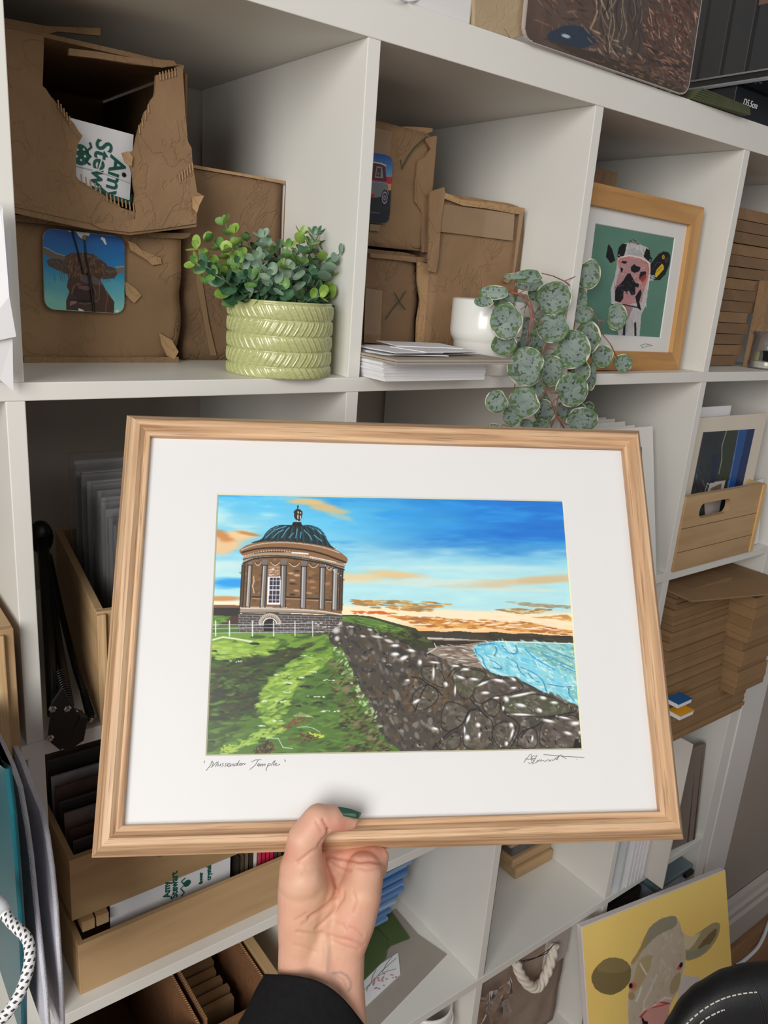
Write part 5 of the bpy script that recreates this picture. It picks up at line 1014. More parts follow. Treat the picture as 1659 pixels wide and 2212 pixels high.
for pts, r in (([(440, 310, .0), (520, 330, -.004), (600, 390, -.008), (650, 480, -.012), (650, 560, -.014), (625, 660, -.016), (630, 740, -.012), (600, 830, -.006)], .0011), ([(440, 305, .002), (560, 330, -.004), (640, 400, -.006), (665, 500, -.01), (655, 580, -.016), (700, 640, -.014)], .0010),
               ([(450, 310, .004), (580, 360, .0), (620, 440, -.006), (640, 560, -.012), (600, 740, -.014), (510, 742, -.006)], .0009), ([(440, 300, .0), (480, 270, -.002), (490, 220, .0)], .0007), ([(480, 305, 0), (520, 280, -.004), (525, 240, .0)], .0006), ([(530, 320, 0), (590, 290, -.006), (600, 255, -.002)], .0006),
               ([(745, 132, -.002), (850, 158, -.004), (960, 208, -.006), (1045, 275, .0)], .0007), ([(960, 205, -.006), (1030, 175, -.006), (1085, 150, -.004)], .0006), ([(600, 400, -.01), (590, 440, -.01), (545, 475, -.008)], .0006), ([(650, 570, -.014), (720, 540, -.016), (755, 480, -.012)], .0006),
               ([(655, 575, -.014), (720, 600, -.018), (770, 590, -.022)], .0006), ([(600, 820, -.006), (720, 900, -.01), (760, 860, -.02), (775, 800, -.022)], .0006), ([(770, 800, -.022), (800, 840, -.026), (860, 848, -.03)], .0006), ([(770, 800, -.022), (740, 900, -.018), (720, 945, -.012)], .0007),
               ([(790, 1190, -.034), (790, 1250, -.040), (850, 1390, -.044), (890, 1490, -.046), (960, 1600, -.048)], .0010), ([(780, 1230, -.038), (820, 1258, -.042), (900, 1262, -.044)], .0007), ([(790, 1225, -.038), (750, 1280, -.040), (705, 1312, -.042)], .0007), ([(900, 1290, -.040), (880, 1400, -.046), (870, 1500, -.046), (830, 1580, -.044)], .0009),
               ([(895, 1310, -.040), (860, 1330, -.042), (845, 1356, -.042)], .0006), ([(900, 1480, -.046), (940, 1540, -.048), (995, 1560, -.050)], .0007), ([(1180, 450, -.004), (1270, 570, -.006), (1310, 700, -.008), (1390, 800, -.008), (1460, 945, -.014)], .0007), ([(1275, 575, -.006), (1320, 578, -.008), (1370, 562, -.010)], .0006), ([(1400, 810, -.010), (1420, 850, -.012), (1380, 870, -.014)], .0005),
               ([(490, 1180, -.006), (485, 1240, -.02), (430, 1310, -.03)], .0006), ([(470, 1580, -.034), (440, 1580, -.034), (380, 1560, -.032), (350, 1590, -.03)], .0006)):
    vine.tube([at(*e7(x, y), 'y', d + (-.016 if x < 800 else .006) if y < 1000 else d) for x, y, d in pts], r, 6)
W(vine, 'stems', M_VINE, trail, smooth=True)
# ------------------------------------------------------------------ things standing on top of the unit
ZT = 0.0402
o = MB().box(0.02, 0.1285, 0.0055, 0.20, ZT, ZT + .13); Wt(o, 'storage_box', mat('white_card_box', rgb(222, 218, 216), 0.55, 0.02, 8), 'glossy white box on top of the shelving, left of the kraft packet', 'box', bevel=0.003)
cb = MB().tube([at(850, -14, 'y', -.01), at(866, 0, 'y', -.006), at(880, 4, 'y', .0), at(900, 0, 'y', .0045), at(920, -30, 'y', .003)], 0.0011, 6); Wt(cb, 'thin_cable', PAPER, 'thin pale cable curling over the top board beside the white box', 'cable')
def face_prism(pts, y, th, M=None):
    P_ = [at(u, v, 'y', y) for u, v in pts]; n = len(P_)
    return MB().add([tuple(q) for q in P_] + [(q.x, q.y + th, q.z) for q in P_], [tuple(range(n)), tuple(range(n, 2 * n))] + [(i, (i + 1) % n, n + (i + 1) % n, n + i) for i in range(n)])
KR = card_mat('kraft_paper', rgb(172, 152, 122), 0.85, 0.22)
pk = thing('kraft_packet', 'crumpled kraft paper packet on the top board in front of the cow picture', 'packet', TR(0.16, 0.05, ZT))
W(face_prism([(1023, -80), (1023, 57), (1062, 72), (1103, 83), (1160, 68), (1213, 53), (1226, 40), (1238, 33), (1236, 14), (1222, -10), (1200, -80)], 0.0035, 0.03), 'packet_body', KR, pk, bevel=0.002)
W(face_prism([(1105, 84), (1160, 67), (1216, 52), (1230, 38), (1222, 30), (1160, 44), (1090, 60)], 0.002, 0.0015), 'folded_hem', KR, pk, bevel=0.0005)
def paint_hide():
    p = Paint(240, 240, [(1180, -250), (1552, -225), (1490, 210), (1090, 80)], 8); c = lambda *q: np.array(q, float) / 255
    p.c[:] = c(92, 74, 66) + (p.fbm(8, 8, 3)[..., None] - .5) * .12; a = lambda *q: [(850 + x / 2.05, y / 2.05) for x, y in q]
    p.dabs(a((540, -200), (1350, -200), (1330, 300), (1250, 420), (560, 180)), 700, [(120, 92, 78), (150, 112, 94), (84, 64, 56), (104, 80, 68), (60, 50, 46)], (6, 18), (.8, 2.2), .7, .6, .7)
    p.poly(Paint.sm(a((560, 160), (640, 125), (720, 130), (790, 180), (700, 205), (600, 185))), (46, 60, 76), .9); p.dab(*a((645, 160))[0], 10, 3, .2, (190, 206, 216), .9); p.poly(a((560, 165), (760, 215), (1000, 290), (1280, 400), (1240, 420), (700, 230)), (72, 60, 52))
    p.poly(a((800, -200), (1020, -200), (1010, 120), (1000, 240), (860, 220), (780, 160), (790, 60)), (84, 72, 66))
    hairL = [(150, 130, 112), (176, 154, 130), (66, 56, 52), (110, 92, 80), (46, 42, 42)]; hairR = [(190, 140, 120), (160, 112, 94), (120, 80, 66), (208, 164, 142), (84, 58, 50)]
    for k in range(34):
        x = 800 + p.r.uniform(-30, 200); y0 = p.r.uniform(-120, 120); q = [(x + 26 * math.sin(i * .9 + k) * (i / 5), y0 + i * 26) for i in range(6)]; p.line(a(*q), hairL[k % 5], p.r.uniform(1.2, 3.6), .8)
    p.dabs(a((1000, -200), (1360, -200), (1340, 60), (1300, 280), (1010, 150)), 330, hairR, (4, 14), (.8, 1.8), .75, .35, .8); p.dabs(a((1180, 20), (1330, 20), (1290, 200), (1100, 130)), 90, [(96, 62, 50), (112, 84, 66), (70, 50, 44)], (6, 16), (1.5, 3), .5, .3, .8)
    p.dabs(a((1000, 190), (1300, 280), (1290, 390), (1060, 270)), 90, [(64, 50, 44), (176, 130, 110), (150, 108, 90), (52, 44, 42)], (8, 18), (1, 2.4), .42, .15, .8); p.dabs(a((700, 120), (860, 170), (990, 240), (760, 220)), 40, [(170, 150, 128), (60, 52, 50), (130, 108, 92)], (5, 12), (1, 2), .5, .3, .85)
    p.dabs(a((700, 230), (1240, 400), (1260, 380), (980, 260)), 80, [(110, 84, 64), (60, 54, 52), (140, 108, 80)], (6, 16), (.8, 1.8), .33, .1, .8)
    return p
ph_ = paint_hide(); hx0, hx1, hz0, hz1 = 0.196, 0.519, ZT, ZT + 0.275
Mh = frame(Vector(((hx0 + hx1) / 2, -0.004, (hz0 + hz1) / 2)), (1, 0, 0), (0, 0.02, 1)); hb = thing('picture_board', 'large rounded board printed with shaggy brown cattle hair, leaning on top of the unit', 'picture', TR((hx0 + hx1) / 2, 0, ZT))
w_, h_ = hx1 - hx0, hz1 - hz0
W(MB().prism(rrect(-w_ / 2, w_ / 2, -h_ / 2, h_ / 2, 0.016), -0.004, 0, Mh), 'board', mat('board_edge', rgb(176, 166, 158), 0.4), hb)
put(ph_.mesh('picture', w_ - .002, h_ - .002, PIC, None, Matrix.Identity(4), z=0.0004, keep=rmask(ph_, .016 / w_, .016 / h_)), hb, Mh)
# black case with lettering, green papers, clear crate
bc = thing('black_case', 'black box with white size lettering, at the right end of the top', 'box', TR(0.8, 0.1, ZT)); W(MB().box(0.655, 0.98, 0.008, 0.3, ZT, ZT + .041), 'case', mat('black_case', rgb(20, 22, 28), 0.4, 0.1), bc, bevel=0.001)
lt = wtext('lettering', 'D5.5cm', 0.0125, PAPER, bc, frame(Vector((0.677, 0.0072, ZT + .0190)), (1, 0, .02), (0, 0, 1)), shear=0.25, bold=0.0001)
GP = mat('olive_green_card', rgb(74, 78, 50), 0.8, 0.12, 40)
for i in range(6):
    Wt(MB().box(0.0, .13, 0, .10, 0, .0022, TR(0.535 + i * .003, -0.003 - i * .0006, ZT + .0004 + i * .0027, -0.10 + .025 * i)), 'green_card', GP, 'olive green card sheet in the fan beside the black case', 'card', 'green card sheets on top')
cr = thing('clear_crate', 'clear plastic crate packed with dark folders at the top right corner', 'crate', TR(0.8, 0.05, ZT + .03)); MCR = clear_mat('crate_plastic', (0.95, 0.96, 0.97, 1), 0.5, 0.05, 0.0)
cz = 0.083
W(MB().box(0.652, 0.98, -0.045, 0.28, cz - .003, cz), 'crate_base', MCR, cr); W(MB().box(0.651, 0.6535, -0.045, 0.28, cz, cz + .2), 'crate_wall', MCR, cr); W(MB().box(0.652, 0.98, -0.0475, -0.045, cz - .002, cz + .2), 'crate_wall', MCR, cr)
W(MB().tube([(0.650, 0.28, cz), (0.650, -0.04, cz), (0.656, -.049, cz), (0.98, -.049, cz)], .0026, 8).tube([(0.650, 0.28, cz + .012), (0.650, -0.04, cz + .012), (0.656, -.049, cz + .012), (0.98, -.049, cz + .012)], .0012, 6), 'crate_rim', clear_mat('crate_rim_plastic', (0.8, 0.82, 0.82, 1), 1.6, 0.1, 0.2), cr)
for i in range(7):
    y0_ = -0.036 + i * .040
    Wt(MB().box(0.660, 0.97, y0_, y0_ + .034, cz + .014, cz + .18), 'dark_folder', mat('dark_folder_%d' % i, rgb(20 + 4 * (i % 3), 24 + 3 * (i % 2), 34), 0.45, 0.1, 10), 'dark folder standing in the clear crate', 'folder', 'dark folders in the clear crate', bevel=0.001)
Wt(MB().box(0.659, 0.66, -0.02, 0.0, cz + .10, cz + .17), 'tan_label', mat('tan_label', rgb(120, 84, 66), 0.6), 'tan label on the near dark folder in the clear crate', 'label')
# ------------------------------------------------------------------ crates
M_PLYX = wood('pale_plywood_front', rgb(188, 154, 110), rgb(164, 130, 90), rgb(204, 172, 130), 0, 0.10, 26, 0.55, 0.08, 0.5)
M_PLYY = wood('pale_plywood_side', rgb(188, 154, 110), rgb(164, 130, 90), rgb(204, 172, 130), 1, 0.10, 26, 0.55, 0.08, 0.5)
def crate(label, M, w, d, h, th=0.008, slot=None, grooves=(), mats=None, side_slope=0.0):
    """open wooden crate: local x right, y back, z up, origin at the front left bottom corner"""
    c = thing('wooden_crate', label, 'crate', M); mf, ms = mats or (M_PLYX, M_PLYY)
    m = MB()
    if slot:
        cx, cz, sw, sh = slot; out = [(0, 0), (w, 0), (w, h), (0, h)]; ring = rrect(cx - sw / 2, cx + sw / 2, cz - sh / 2, cz + sh / 2, sh * .45, 6)
        bm = bmesh.new(); layers = []
        vo = [bm.verts.new((x, 0, z)) for x, z in out]; vi = [bm.verts.new((x, 0, z)) for x, z in ring]
        eo = [bm.edges.new((vo[i], vo[(i + 1) % 4])) for i in range(4)]; ei = [bm.edges.new((vi[i], vi[(i + 1) % len(vi)])) for i in range(len(vi))]
        bmesh.ops.triangle_fill(bm, edges=eo + ei, use_beauty=True)
        g = bmesh.ops.extrude_face_region(bm, geom=bm.faces[:]); bmesh.ops.translate(bm, vec=(0, th, 0), verts=[v for v in g['geom'] if isinstance(v, bmesh.types.BMVert)])
        bmesh.ops.recalc_face_normals(bm, faces=bm.faces); me = bpy.data.meshes.new('front_panel'); bm.to_mesh(me); bm.free(); me.materials.append(mf)
        o = bpy.data.objects.new('front_panel', me); COL.objects.link(o); o.parent = c
    else: MB().box(0, w, 0, th, 0, h).build('front_panel', mf, c, bevel=0.0008)
    MB().box(0, w, d - th, d, 0, h).build('back_panel', mf, c)
    for x in (0, w - th): MB().box(x, x + th, th, d - th, 0, h).build('side_panel', ms, c, bevel=0.0006)
    MB().box(th, w - th, th, d - th, 0, 0.004).build('base_panel', ms, c)
    for gz in grooves: MB().box(0.001, w - .001, -0.0002, 0.0004, gz - .0006, gz + .0006).build('board_seam', mat('seam_brown', rgb(110, 80, 50), 0.8), c)  # thin darker brown line along each plank joint
    return c
# row 2: the crate at the far left edge of the photo
c = crate('pale plywood crate at the left edge, its stepped end grain facing out', TR(-0.655, -0.014, S2), 0.288, 0.25, 0.132, 0.009)
MB().box(0.262, 0.279, -0.0045, 0.0, 0.0, 0.128).build('finger_joint', M_PLYE, c, bevel=0.0005)
# row 2, first open cell: crate of sleeved mounts
c = crate('plywood crate of sleeved white mounts, beside a black spring arm', TR(-0.288, 0.004, S2 + .0003, -0.125), 0.20, 0.275, 0.124, 0.008)
MB().box(0.0, 0.0085, -0.0045, 0.0, 0.0, 0.122).build('finger_joint', M_PLYE, c, bevel=0.0004)
SLV = clear_mat('clear_sleeve', (0.985, 0.985, 0.985, 1), 1.6, 0.12, 0.05, (0.8, 0.8, 0.82, 1))
for i, (y, z1_, x0_) in enumerate(((0.060, -0.497, -0.2405), (0.078, -0.500, -0.2440), (0.096, -0.487, -0.2470), (0.118, -0.480, -0.2440), (0.142, -0.479, -0.2400), (0.168, -0.474, -0.2440), (0.196, -0.470, -0.2420), (0.222, -0.462, -0.2420))):
    lb = ['front white mount in a clear sleeve in the plywood crate', 'rearmost white mount in a clear sleeve in the plywood crate', 'white mount in a clear sleeve, in the middle of the plywood crate'][0 if i == 0 else 1 if i == 7 else 2].replace('in the middle of', '%s from the front in' % ORD[i])
    s = thing('sleeved_mount', lb, 'mount board', TR(-0.17, y, S2 + .006), 'sleeved mounts in the plywood crate')
    wd_ = 0.125; MB().box(x0_ + .17, x0_ + .17 + wd_, 0, 0.003, 0.0, z1_ - S2 - .006).build('board', PAPER, s)
    MB().box(x0_ + .164, x0_ + .176 + wd_, -0.0015, 0.0045, 0.0, z1_ - S2 + .003).build('sleeve', SLV, s)
# black spring arm (desk lamp)
BM = mat('satin_black_metal', rgb(20, 20, 22), 0.38, 0.1, 40, metal=0.3); CH = mat('chrome', rgb(200, 200, 204), 0.2, 0.03, metal=1.0)
ar = thing('lamp_arm', 'folded black spring-balanced lamp arm with chrome bolts lying on the shelf', 'lamp', TR(-0.32, 0.06, S2))
def P3(u, v, y): return at(u, v, 'y', y)
W(MB().tube([P3(116, 1545, .012), P3(108, 1400, .07), P3(98, 1250, .14), P3(90, 1150, .20)], 0.006, 10).tube([P3(150, 1525, .010), P3(128, 1400, .07), P3(104, 1250, .15), P3(94, 1160, .20)], 0.0045, 10), 'arm_tube', BM, ar, smooth=True)
W(MB().tube([P3(198, 1545, .01), P3(165, 1450, .06), P3(134, 1330, .13), P3(106, 1200, .21)], 0.0035, 8), 'arm_rod', BM, ar, smooth=True)
W(MB().ball(P3(88, 1160, .20), (.014, .014, .020), 14), 'lamp_joint', BM, ar, smooth=True)
for y_, pts in ((-0.022, [(104, 1592), (112, 1520), (135, 1485), (172, 1548), (150, 1600), (131, 1622), (110, 1605)]), (-0.004, [(120, 1590), (136, 1520), (172, 1535), (192, 1548), (180, 1600), (136, 1620)])):
    W(face_prism(pts, y_, 0.003), 'bracket_plate', BM, ar, bevel=0.0008)
W(face_prism([(133, 1618), (150, 1596), (174, 1548), (190, 1552), (182, 1600), (150, 1622)], -0.021, 0.018), 'bracket_block', BM, ar, bevel=0.001)
for u, v, y_, r in ((110, 1598, -.0245, .0038), (116, 1535, -.0245, .0036), (148, 1534, -.0245, .0036), (164, 1543, -.012, .0036), (197, 1558, -.004, .0030)):
    p0 = P3(u, v, y_); W(MB().lathe([(0, 0), (r, 0), (r, .002), (r * .6, .003), (r * .5, .0042), (0, .0042)], 6, frame(p0 + Vector((0, .0045, 0)), (1, 0, 0), (0, 0, 1))), 'bolt', CH, ar)
def spring(a, b, R_, turns, r, n=12):
    d = b - a; ax = d.normalized(); s1 = ax.orthogonal().normalized(); s2 = ax.cross(s1); pts = []
    for i in range(turns * n + 1): t = i / (turns * n); th = 2 * math.pi * i / n; pts.append(a + d * t + (s1 * math.cos(th) + s2 * math.sin(th)) * R_)
    return MB().tube(pts, r, 5)
W(spring(P3(128, 1450, .03), P3(150, 1528, -.008), .0042, 16, .0009), 'coil_spring', mat('dark_steel', rgb(70, 70, 74), 0.3, metal=0.9), ar, smooth=True)
W(spring(P3(180, 1490, .03), P3(196, 1552, .0), .0034, 14, .0008), 'coil_spring', mat('dark_steel2', rgb(60, 60, 64), 0.3, metal=0.9), ar, smooth=True)
# row 2, third cell: leaning white mounts
g = 'white mounts leaning in the middle cell'
for i in range(9):
    y = 0.055 + i * 0.019; dx = rnd.uniform(-.004, .004) if i else 0; z1_ = -0.4318 + (rnd.uniform(-.006, .004) if i else 0)
    t_ = thing('mount_board', 'front white mount leaning in the cell right of the trailing leaves' if i == 0 else 'white mount leaning %s behind the front one, only its top edge showing' % ORD[i].replace('second', 'second') if i > 1 else 'white mount leaning directly behind the front one, only its top edge showing', 'mount board', frame(Vector((0.600 + dx, y - .055, S2 + .001)), (1, 0, 0), (0.05 if i < 2 else 0.02, 0.23, 1)), g)
    MB().box(-0.16, 0.066, 0, 0.258 + (z1_ + .4318), -0.003, 0).build('board', M_MOUNT, t_)
    if i == 0: MB().box(-.12, .033, .06, .225, .0002, .0006).build('dark_green_print', mat('dark_green_print', rgb(34, 58, 44), 0.5, 0.3, 40), t_)
# row 2, fourth cell: crate of mounted prints
x0_ = 0.7105; c = crate('pale wooden crate with an oval hand slot, holding a mounted print', TR(x0_, -0.003, S2), 0.262, 0.22, 0.138, 0.010, slot=(0.098, 0.107, 0.100, 0.028), grooves=(0.080, 0.036))
MB().box(0.251, 0.264, -0.003, 0.0, 0.001, 0.137).build('corner_post', mat('bright_pine', rgb(226, 184, 124), 0.5, 0.06, 30), c, bevel=0.0008)
def paint_boat():
    p = Paint(120, 140, [(1520, 930), (1628, 934), (1600, 1065), (1492, 1072)], 9); a = lambda *q: [(1480 + x / 5.27, 800 + y / 5.27) for x, y in q]; c = lambda *q: np.array(q, float) / 255
    p.c[:] = c(52, 56, 58); f = p.fbm(5, 3, 2)[..., None]; p.c += (f - .5) * .1
    p.poly(a((600, 690), (790, 690), (610, 1480), (480, 1480), (520, 1100)), (40, 84, 150)); p.poly(a((700, 700), (790, 690), (700, 1100), (620, 1480), (560, 1300)), (24, 48, 96)); p.line(a((600, 700), (570, 900), (520, 1200)), (110, 150, 196), 3, .7)
    p.poly(a((440, 690), (600, 700), (540, 1050), (420, 1060)), (58, 64, 44)); p.dabs(a((160, 900), (330, 900), (300, 1400), (80, 1400)), 50, [(80, 88, 98), (36, 40, 44), (104, 110, 118)], (3, 9), (.8, 2), 1.3, .4, .7)
    p.line(a((470, 690), (430, 800), (440, 900), (420, 1000)), (190, 190, 186), 1.6, .8); p.poly(a((330, 860), (400, 860), (380, 1060), (330, 1060)), (30, 44, 72), .9)
    p.poly(a((280, 1190), (330, 1060), (500, 1050), (470, 1180), (440, 1400), (370, 1400), (380, 1300), (300, 1290)), (206, 194, 190)); p.poly(a((330, 1100), (460, 1070), (450, 1160), (330, 1170)), (120, 110, 96)); p.poly(a((330, 1140), (420, 1130), (410, 1160), (330, 1165)), (140, 50, 60)); p.poly(a((450, 1310), (620, 1290), (600, 1340), (450, 1335)), (130, 40, 50))
    p.line(a((270, 1150), (300, 1060), (350, 1080), (320, 1150), (270, 1160)), (200, 198, 196), 1.6, .9); p.dab(*a((140, 1390))[0], 10, 8, 0, (206, 200, 196), .95); p.dab(*a((140, 1400))[0], 5, 4, 0, (50, 50, 50), .95)
    return p
mt = thing('mounted_print', 'cream-mounted print of a white vessel and blue water standing in the wooden crate', 'print', TR(0.85, 0.03, S2 + .005))
W(MB().box(0.728, 0.989, 0.030, 0.033, S2 + .005, -0.4185), 'mount_board', mat('cream_mount', rgb(222, 212, 196), 0.75, 0.02), mt)
bq = [Vector((x, 0.0292, z_)) for x, z_ in ((0.776, -0.443), (0.951, -0.449), (0.951, -0.640), (0.776, -0.640))]
pb = paint_boat(); Mx, w_, h_ = pic_frame(bq); put(pb.mesh('picture', w_, h_, PIC, None, Matrix.Identity(4)), mt, Mx)
Wt(MB().box(0.74, 0.8905, 0.05, 0.053, S2 + .006, -0.4045), 'white_board', PAPER, 'white board standing behind the print in the wooden crate', 'board')
Wt(MB().box(0.73, 0.80, 0.075, 0.078, S2 + .006, -0.395), 'white_board', PAPER, 'small white board at the back of the wooden crate', 'board')
Wt(cbox(0.716, 1.035, 0.245, 0.37, S2, -0.362, 0.001, 6, 61), 'cardboard_box', M_CARD, 'big brown cardboard box filling the back of the cell behind the wooden crate', 'box')
pcard = thing('price_card', 'white card with a big green price leaning behind the wooden crate', 'sign', TR(1.01, 0.03, S2))
W(MB().prism([(0.0, 0), (.055, 0.0), (.055, .132), (0.0, .132)], 0, .002, frame(Vector((0.980, 0.012, S2 + .002)), (1, 0.12, 0), (0.0, 0.12, 1))), 'card', PAPER, pcard)
GREEN = mat('price_green', rgb(20, 120, 108), 0.6)
wtext('price', '£3', 0.044, GREEN, pcard, frame(Vector((0.984, 0.0210, S2 + .088)), (1, 0.12, 0), (0.0, 0.12, 1)), bold=0.0012)
wtext('price', '0', 0.06, GREEN, pcard, frame(Vector((0.966, 0.0125, S2 + .018)), (1, 0.12, 0), (0.0, 0.12, 1)), bold=0.0012)
W(MB().box(0.982, 0.990, 0.0165, 0.0175, S2 + .068, S2 + .079), 'price_dash', BLACK, pcard)

# ------------------------------------------------------------------ row 1 left edge: loose papers over the divider
for lb, pts, y in (('curled white paper hanging furthest forward at the left edge', [(-60, 430), (0, 440), (5, 446), (8, 490), (20, 640), (35, 727), (8, 733), (-60, 745)], -0.020), ('white paper edge behind the curled sheet at the left edge', [(-40, 470), (9, 492), (23, 500), (24, 622), (18, 700), (-40, 700)], -0.012), ('pointed corner of white paper hanging below the others at the left edge', [(-60, 700), (0, 735), (27, 728), (29, 845), (0, 820), (-60, 800)], -0.016)):
    m = MB(); P_ = [at(u, v, 'y', y + .004 * math.sin(v / 60)) for u, v in pts]; n = len(P_)
    m.add([tuple(q) for q in P_] + [(q.x, q.y + .0004, q.z) for q in P_], [tuple(range(n)), tuple(range(n, 2 * n))] + [(i, (i + 1) % n, n + (i + 1) % n, n + i) for i in range(n)]); Wt(m, 'paper_sheet', PAPER, lb, 'paper')

# ------------------------------------------------------------------ row 3, left: felt folders, teal folder, braided cable
FELT = mat('grey_felt', rgb(206, 206, 216), 0.95, 0.10, 40, bump=0.9, bscale=700)

def felt_slab(x, edge, th, name, label, m):
    """soft sheet on a plane x = const, its curved front edge given by photo points"""
    pts = [at(u, v, 'x', x) for u, v in edge]; n = len(pts); m_ = MB(); rows = []
    for i, q in enumerate(pts):
        for j, (dy, dx) in enumerate(((0, 0), (-.0012, th * .25), (-.0016, th * .5), (-.0012, th * .75), (0, th), (.20, th), (.20, 0))): rows.append((q.x + dx, q.y + dy, q.z))
    k = 7; m_.add(rows, [(i * k + j, i * k + (j + 1) % k, (i + 1) * k + (j + 1) % k, (i + 1) * k + j) for i in range(n - 1) for j in range(k)] + [tuple(range(k)), tuple(range((n - 1) * k, n * k))])
    o = W(m_, name, m, smooth=False); return tag(o, label, 'folder')
felt_slab(-0.374, [(44, 1645), (60, 1690), (85, 1750), (98, 1810), (108, 1880), (116, 1960), (122, 2050), (127, 2130), (131, 2240)], 0.0042, 'felt_folder', 'right-hand of two curved grey felt folders sticking out at the left', FELT)
felt_slab(-0.389, [(20, 1650), (38, 1700), (52, 1780), (62, 1850), (72, 1950), (84, 2060), (94, 2150), (100, 2240)], 0.0042, 'felt_folder', 'left-hand of two curved grey felt folders, beside the teal one', FELT)
felt_slab(-0.405, [(-10, 1645), (10, 1660), (22, 1760), (32, 1880), (40, 2000), (44, 2100), (46, 2240)], 0.005, 'teal_folder', 'glossy teal folder at the left edge beside grey felt', mat('teal_plastic', rgb(14, 88, 100), 0.3, 0.15, 14))
def braid():
    k = N('braided_cord'); co = k.n('ShaderNodeUVMap'); co.uv_map = 'UVMap'; ck = k.n('ShaderNodeTexChecker'); ck.inputs['Scale'].default_value = 1.0
    ck.inputs['Color1'].default_value = rgb(228, 228, 226); ck.inputs['Color2'].default_value = rgb(40, 40, 44); k.l(co.outputs[0], ck.inputs['Vector'])
    m2 = k.n('ShaderNodeMapping'); m2.inputs['Scale'].default_value = (2, 2, 2); k.l(co.outputs[0], m2.inputs[0]); c2 = k.n('ShaderNodeTexChecker'); c2.inputs['Scale'].default_value = 1.0; c2.inputs['Color1'].default_value = (1, 1, 1, 1); c2.inputs['Color2'].default_value = (0, 0, 0, 1); k.l(m2.outputs[0], c2.inputs['Vector'])
    sx = k.n('ShaderNodeSeparateXYZ'); k.l(co.outputs[0], sx.inputs[0]); gs = []
    for ax_ in (0, 1):
        a_ = k.n('ShaderNodeMath', operation='MODULO'); k.l(sx.outputs[ax_], a_.inputs[0]); a_.inputs[1].default_value = 2.0
        b_ = k.n('ShaderNodeMath', operation='LESS_THAN'); k.l(a_.outputs[0], b_.inputs[0]); b_.inputs[1].default_value = 1.0; gs.append(b_.outputs[0])
    ml = k.n('ShaderNodeMath', operation='MULTIPLY'); k.l(gs[0], ml.inputs[0]); k.l(gs[1], ml.inputs[1])
    k.l(k.mix(ml.outputs[0], rgb(226, 226, 226), rgb(58, 56, 60)), k.b.inputs['Base Color']); k.b.inputs['Roughness'].default_value = 0.7; return k.m
cp = [(-30, 1930), (2, 1962), (18, 1985), (36, 2004), (56, 2024), (64, 2048), (63, 2082), (54, 2118), (38, 2155), (14, 2190), (-14, 2220), (-50, 2260)]
P_ = [atd(u, v, 0.60 - i * .004) for i, (u, v) in enumerate(cp)]
def resample(P_, n):
    out = []
    for i in range(len(P_) - 1):
        p0, p1, p2, p3 = P_[max(i - 1, 0)], P_[i], P_[i + 1], P_[min(i + 2, len(P_) - 1)]
        for j in range(n):
            t = j / n; out.append(0.5 * ((2 * p1) + (p2 - p0) * t + (2 * p0 - 5 * p1 + 4 * p2 - p3) * t * t + (3 * p1 - p0 - 3 * p2 + p3) * t ** 3))
    return out + [P_[-1]]
PP = resample(P_, 8); nc = 20; mb = MB().tube(PP, 0.0040, nc, cap=False)
cbl = thing('braided_cable', 'thick white braided cable with black flecks hanging at the lower left', 'cable', Matrix.Translation(PP[20]))
o = mb.build('cord', braid(), None, smooth=True); me = o.data; uvl = me.uv_layers.new(name='UVMap')
for poly in me.polygons:
    for li_ in poly.loop_indices:
        vi = me.loops[li_].vertex_index; seg_, kk = divmod(vi, nc); ks = [me.loops[q].vertex_index % nc for q in poly.loop_indices]
        if max(ks) - min(ks) > 2 and kk == 0: kk = nc
        uvl.data[li_].uv = (seg_ * 0.62 + .01, kk * 12 / nc + seg_ * 0.31 + .01)
own(o, cbl)
W(MB().tube([P_[0], P_[1], (P_[1] + P_[2]) / 2], [.0062, .0066, .0052], 16), 'strain_relief', mat('light_grey_plastic', rgb(200, 202, 206), 0.4), cbl, smooth=True)

# ------------------------------------------------------------------ row 3, first open cell: two long crates
c = crate('long low wooden crate on the third shelf, below another crate', TR(-0.316, 0.016, S3), 0.300, 0.285, 0.070, 0.007)
ut = crate('long wooden crate with a rounded hand slot, stacked on another crate', TR(-0.315, 0.040, S3 + .085, 0.0), 0.306, 0.29, 0.082, 0.007, slot=(0.135, 0.052, 0.075, 0.022))
for x in (-0.306, -0.290): Wt(MB().box(x, x + .014, 0.032, 0.25, S3 + .0705, S3 + .0845), 'wood_block', M_PLYY, 'small wooden spacer block between the two long crates, %s' % ('outer one' if x < -.3 else 'inner one'), 'block', bevel=0.0005)
cdt = thing('printed_card', 'white printed card with green lettering lying between the two long crates', 'card', TR(-0.2, 0.05, S3 + .02))
W(MB().box(-0.272, -0.118, 0.040, 0.042, S3 + .02, S3 + .0845), 'card', PAPER, cdt)
def vt(s, u, v, size, m=INK): return wtext('lettering', s, size, m, cdt, frame(at(u, v, 'y', 0.0395), (-0.0, 0, 1), (-1, 0, 0)), bold=0.0003)
vt('Amy', 367, 1937, 0.0125); vt('Stewart', 383, 1938, 0.0125); vt('flower', 437, 1908, 0.0065); vt('crystal', 455, 1900, 0.0085)
W(wire([(392, 1936, .0394), (398, 1928, .0394), (390, 1920, .0394), (398, 1912, .0394), (392, 1904, .0394), (400, 1897, .0394)], 0.0008), 'wavy_line', INK, cdt)
cc = at(404, 1908, 'y', .0395); W(MB().prism([(0.0048 * math.cos(k * .4), 0.0048 * math.sin(k * .4)) for k in range(16)], 0, .0004, frame(cc, (1, 0, 0), (0, 0, 1))), 'palette_mark', INK, cdt)
ed = [(40, 34, 30), (60, 50, 44), (190, 40, 70), (84, 70, 56), (226, 220, 214), (30, 26, 24), (110, 92, 74), (200, 60, 90)]
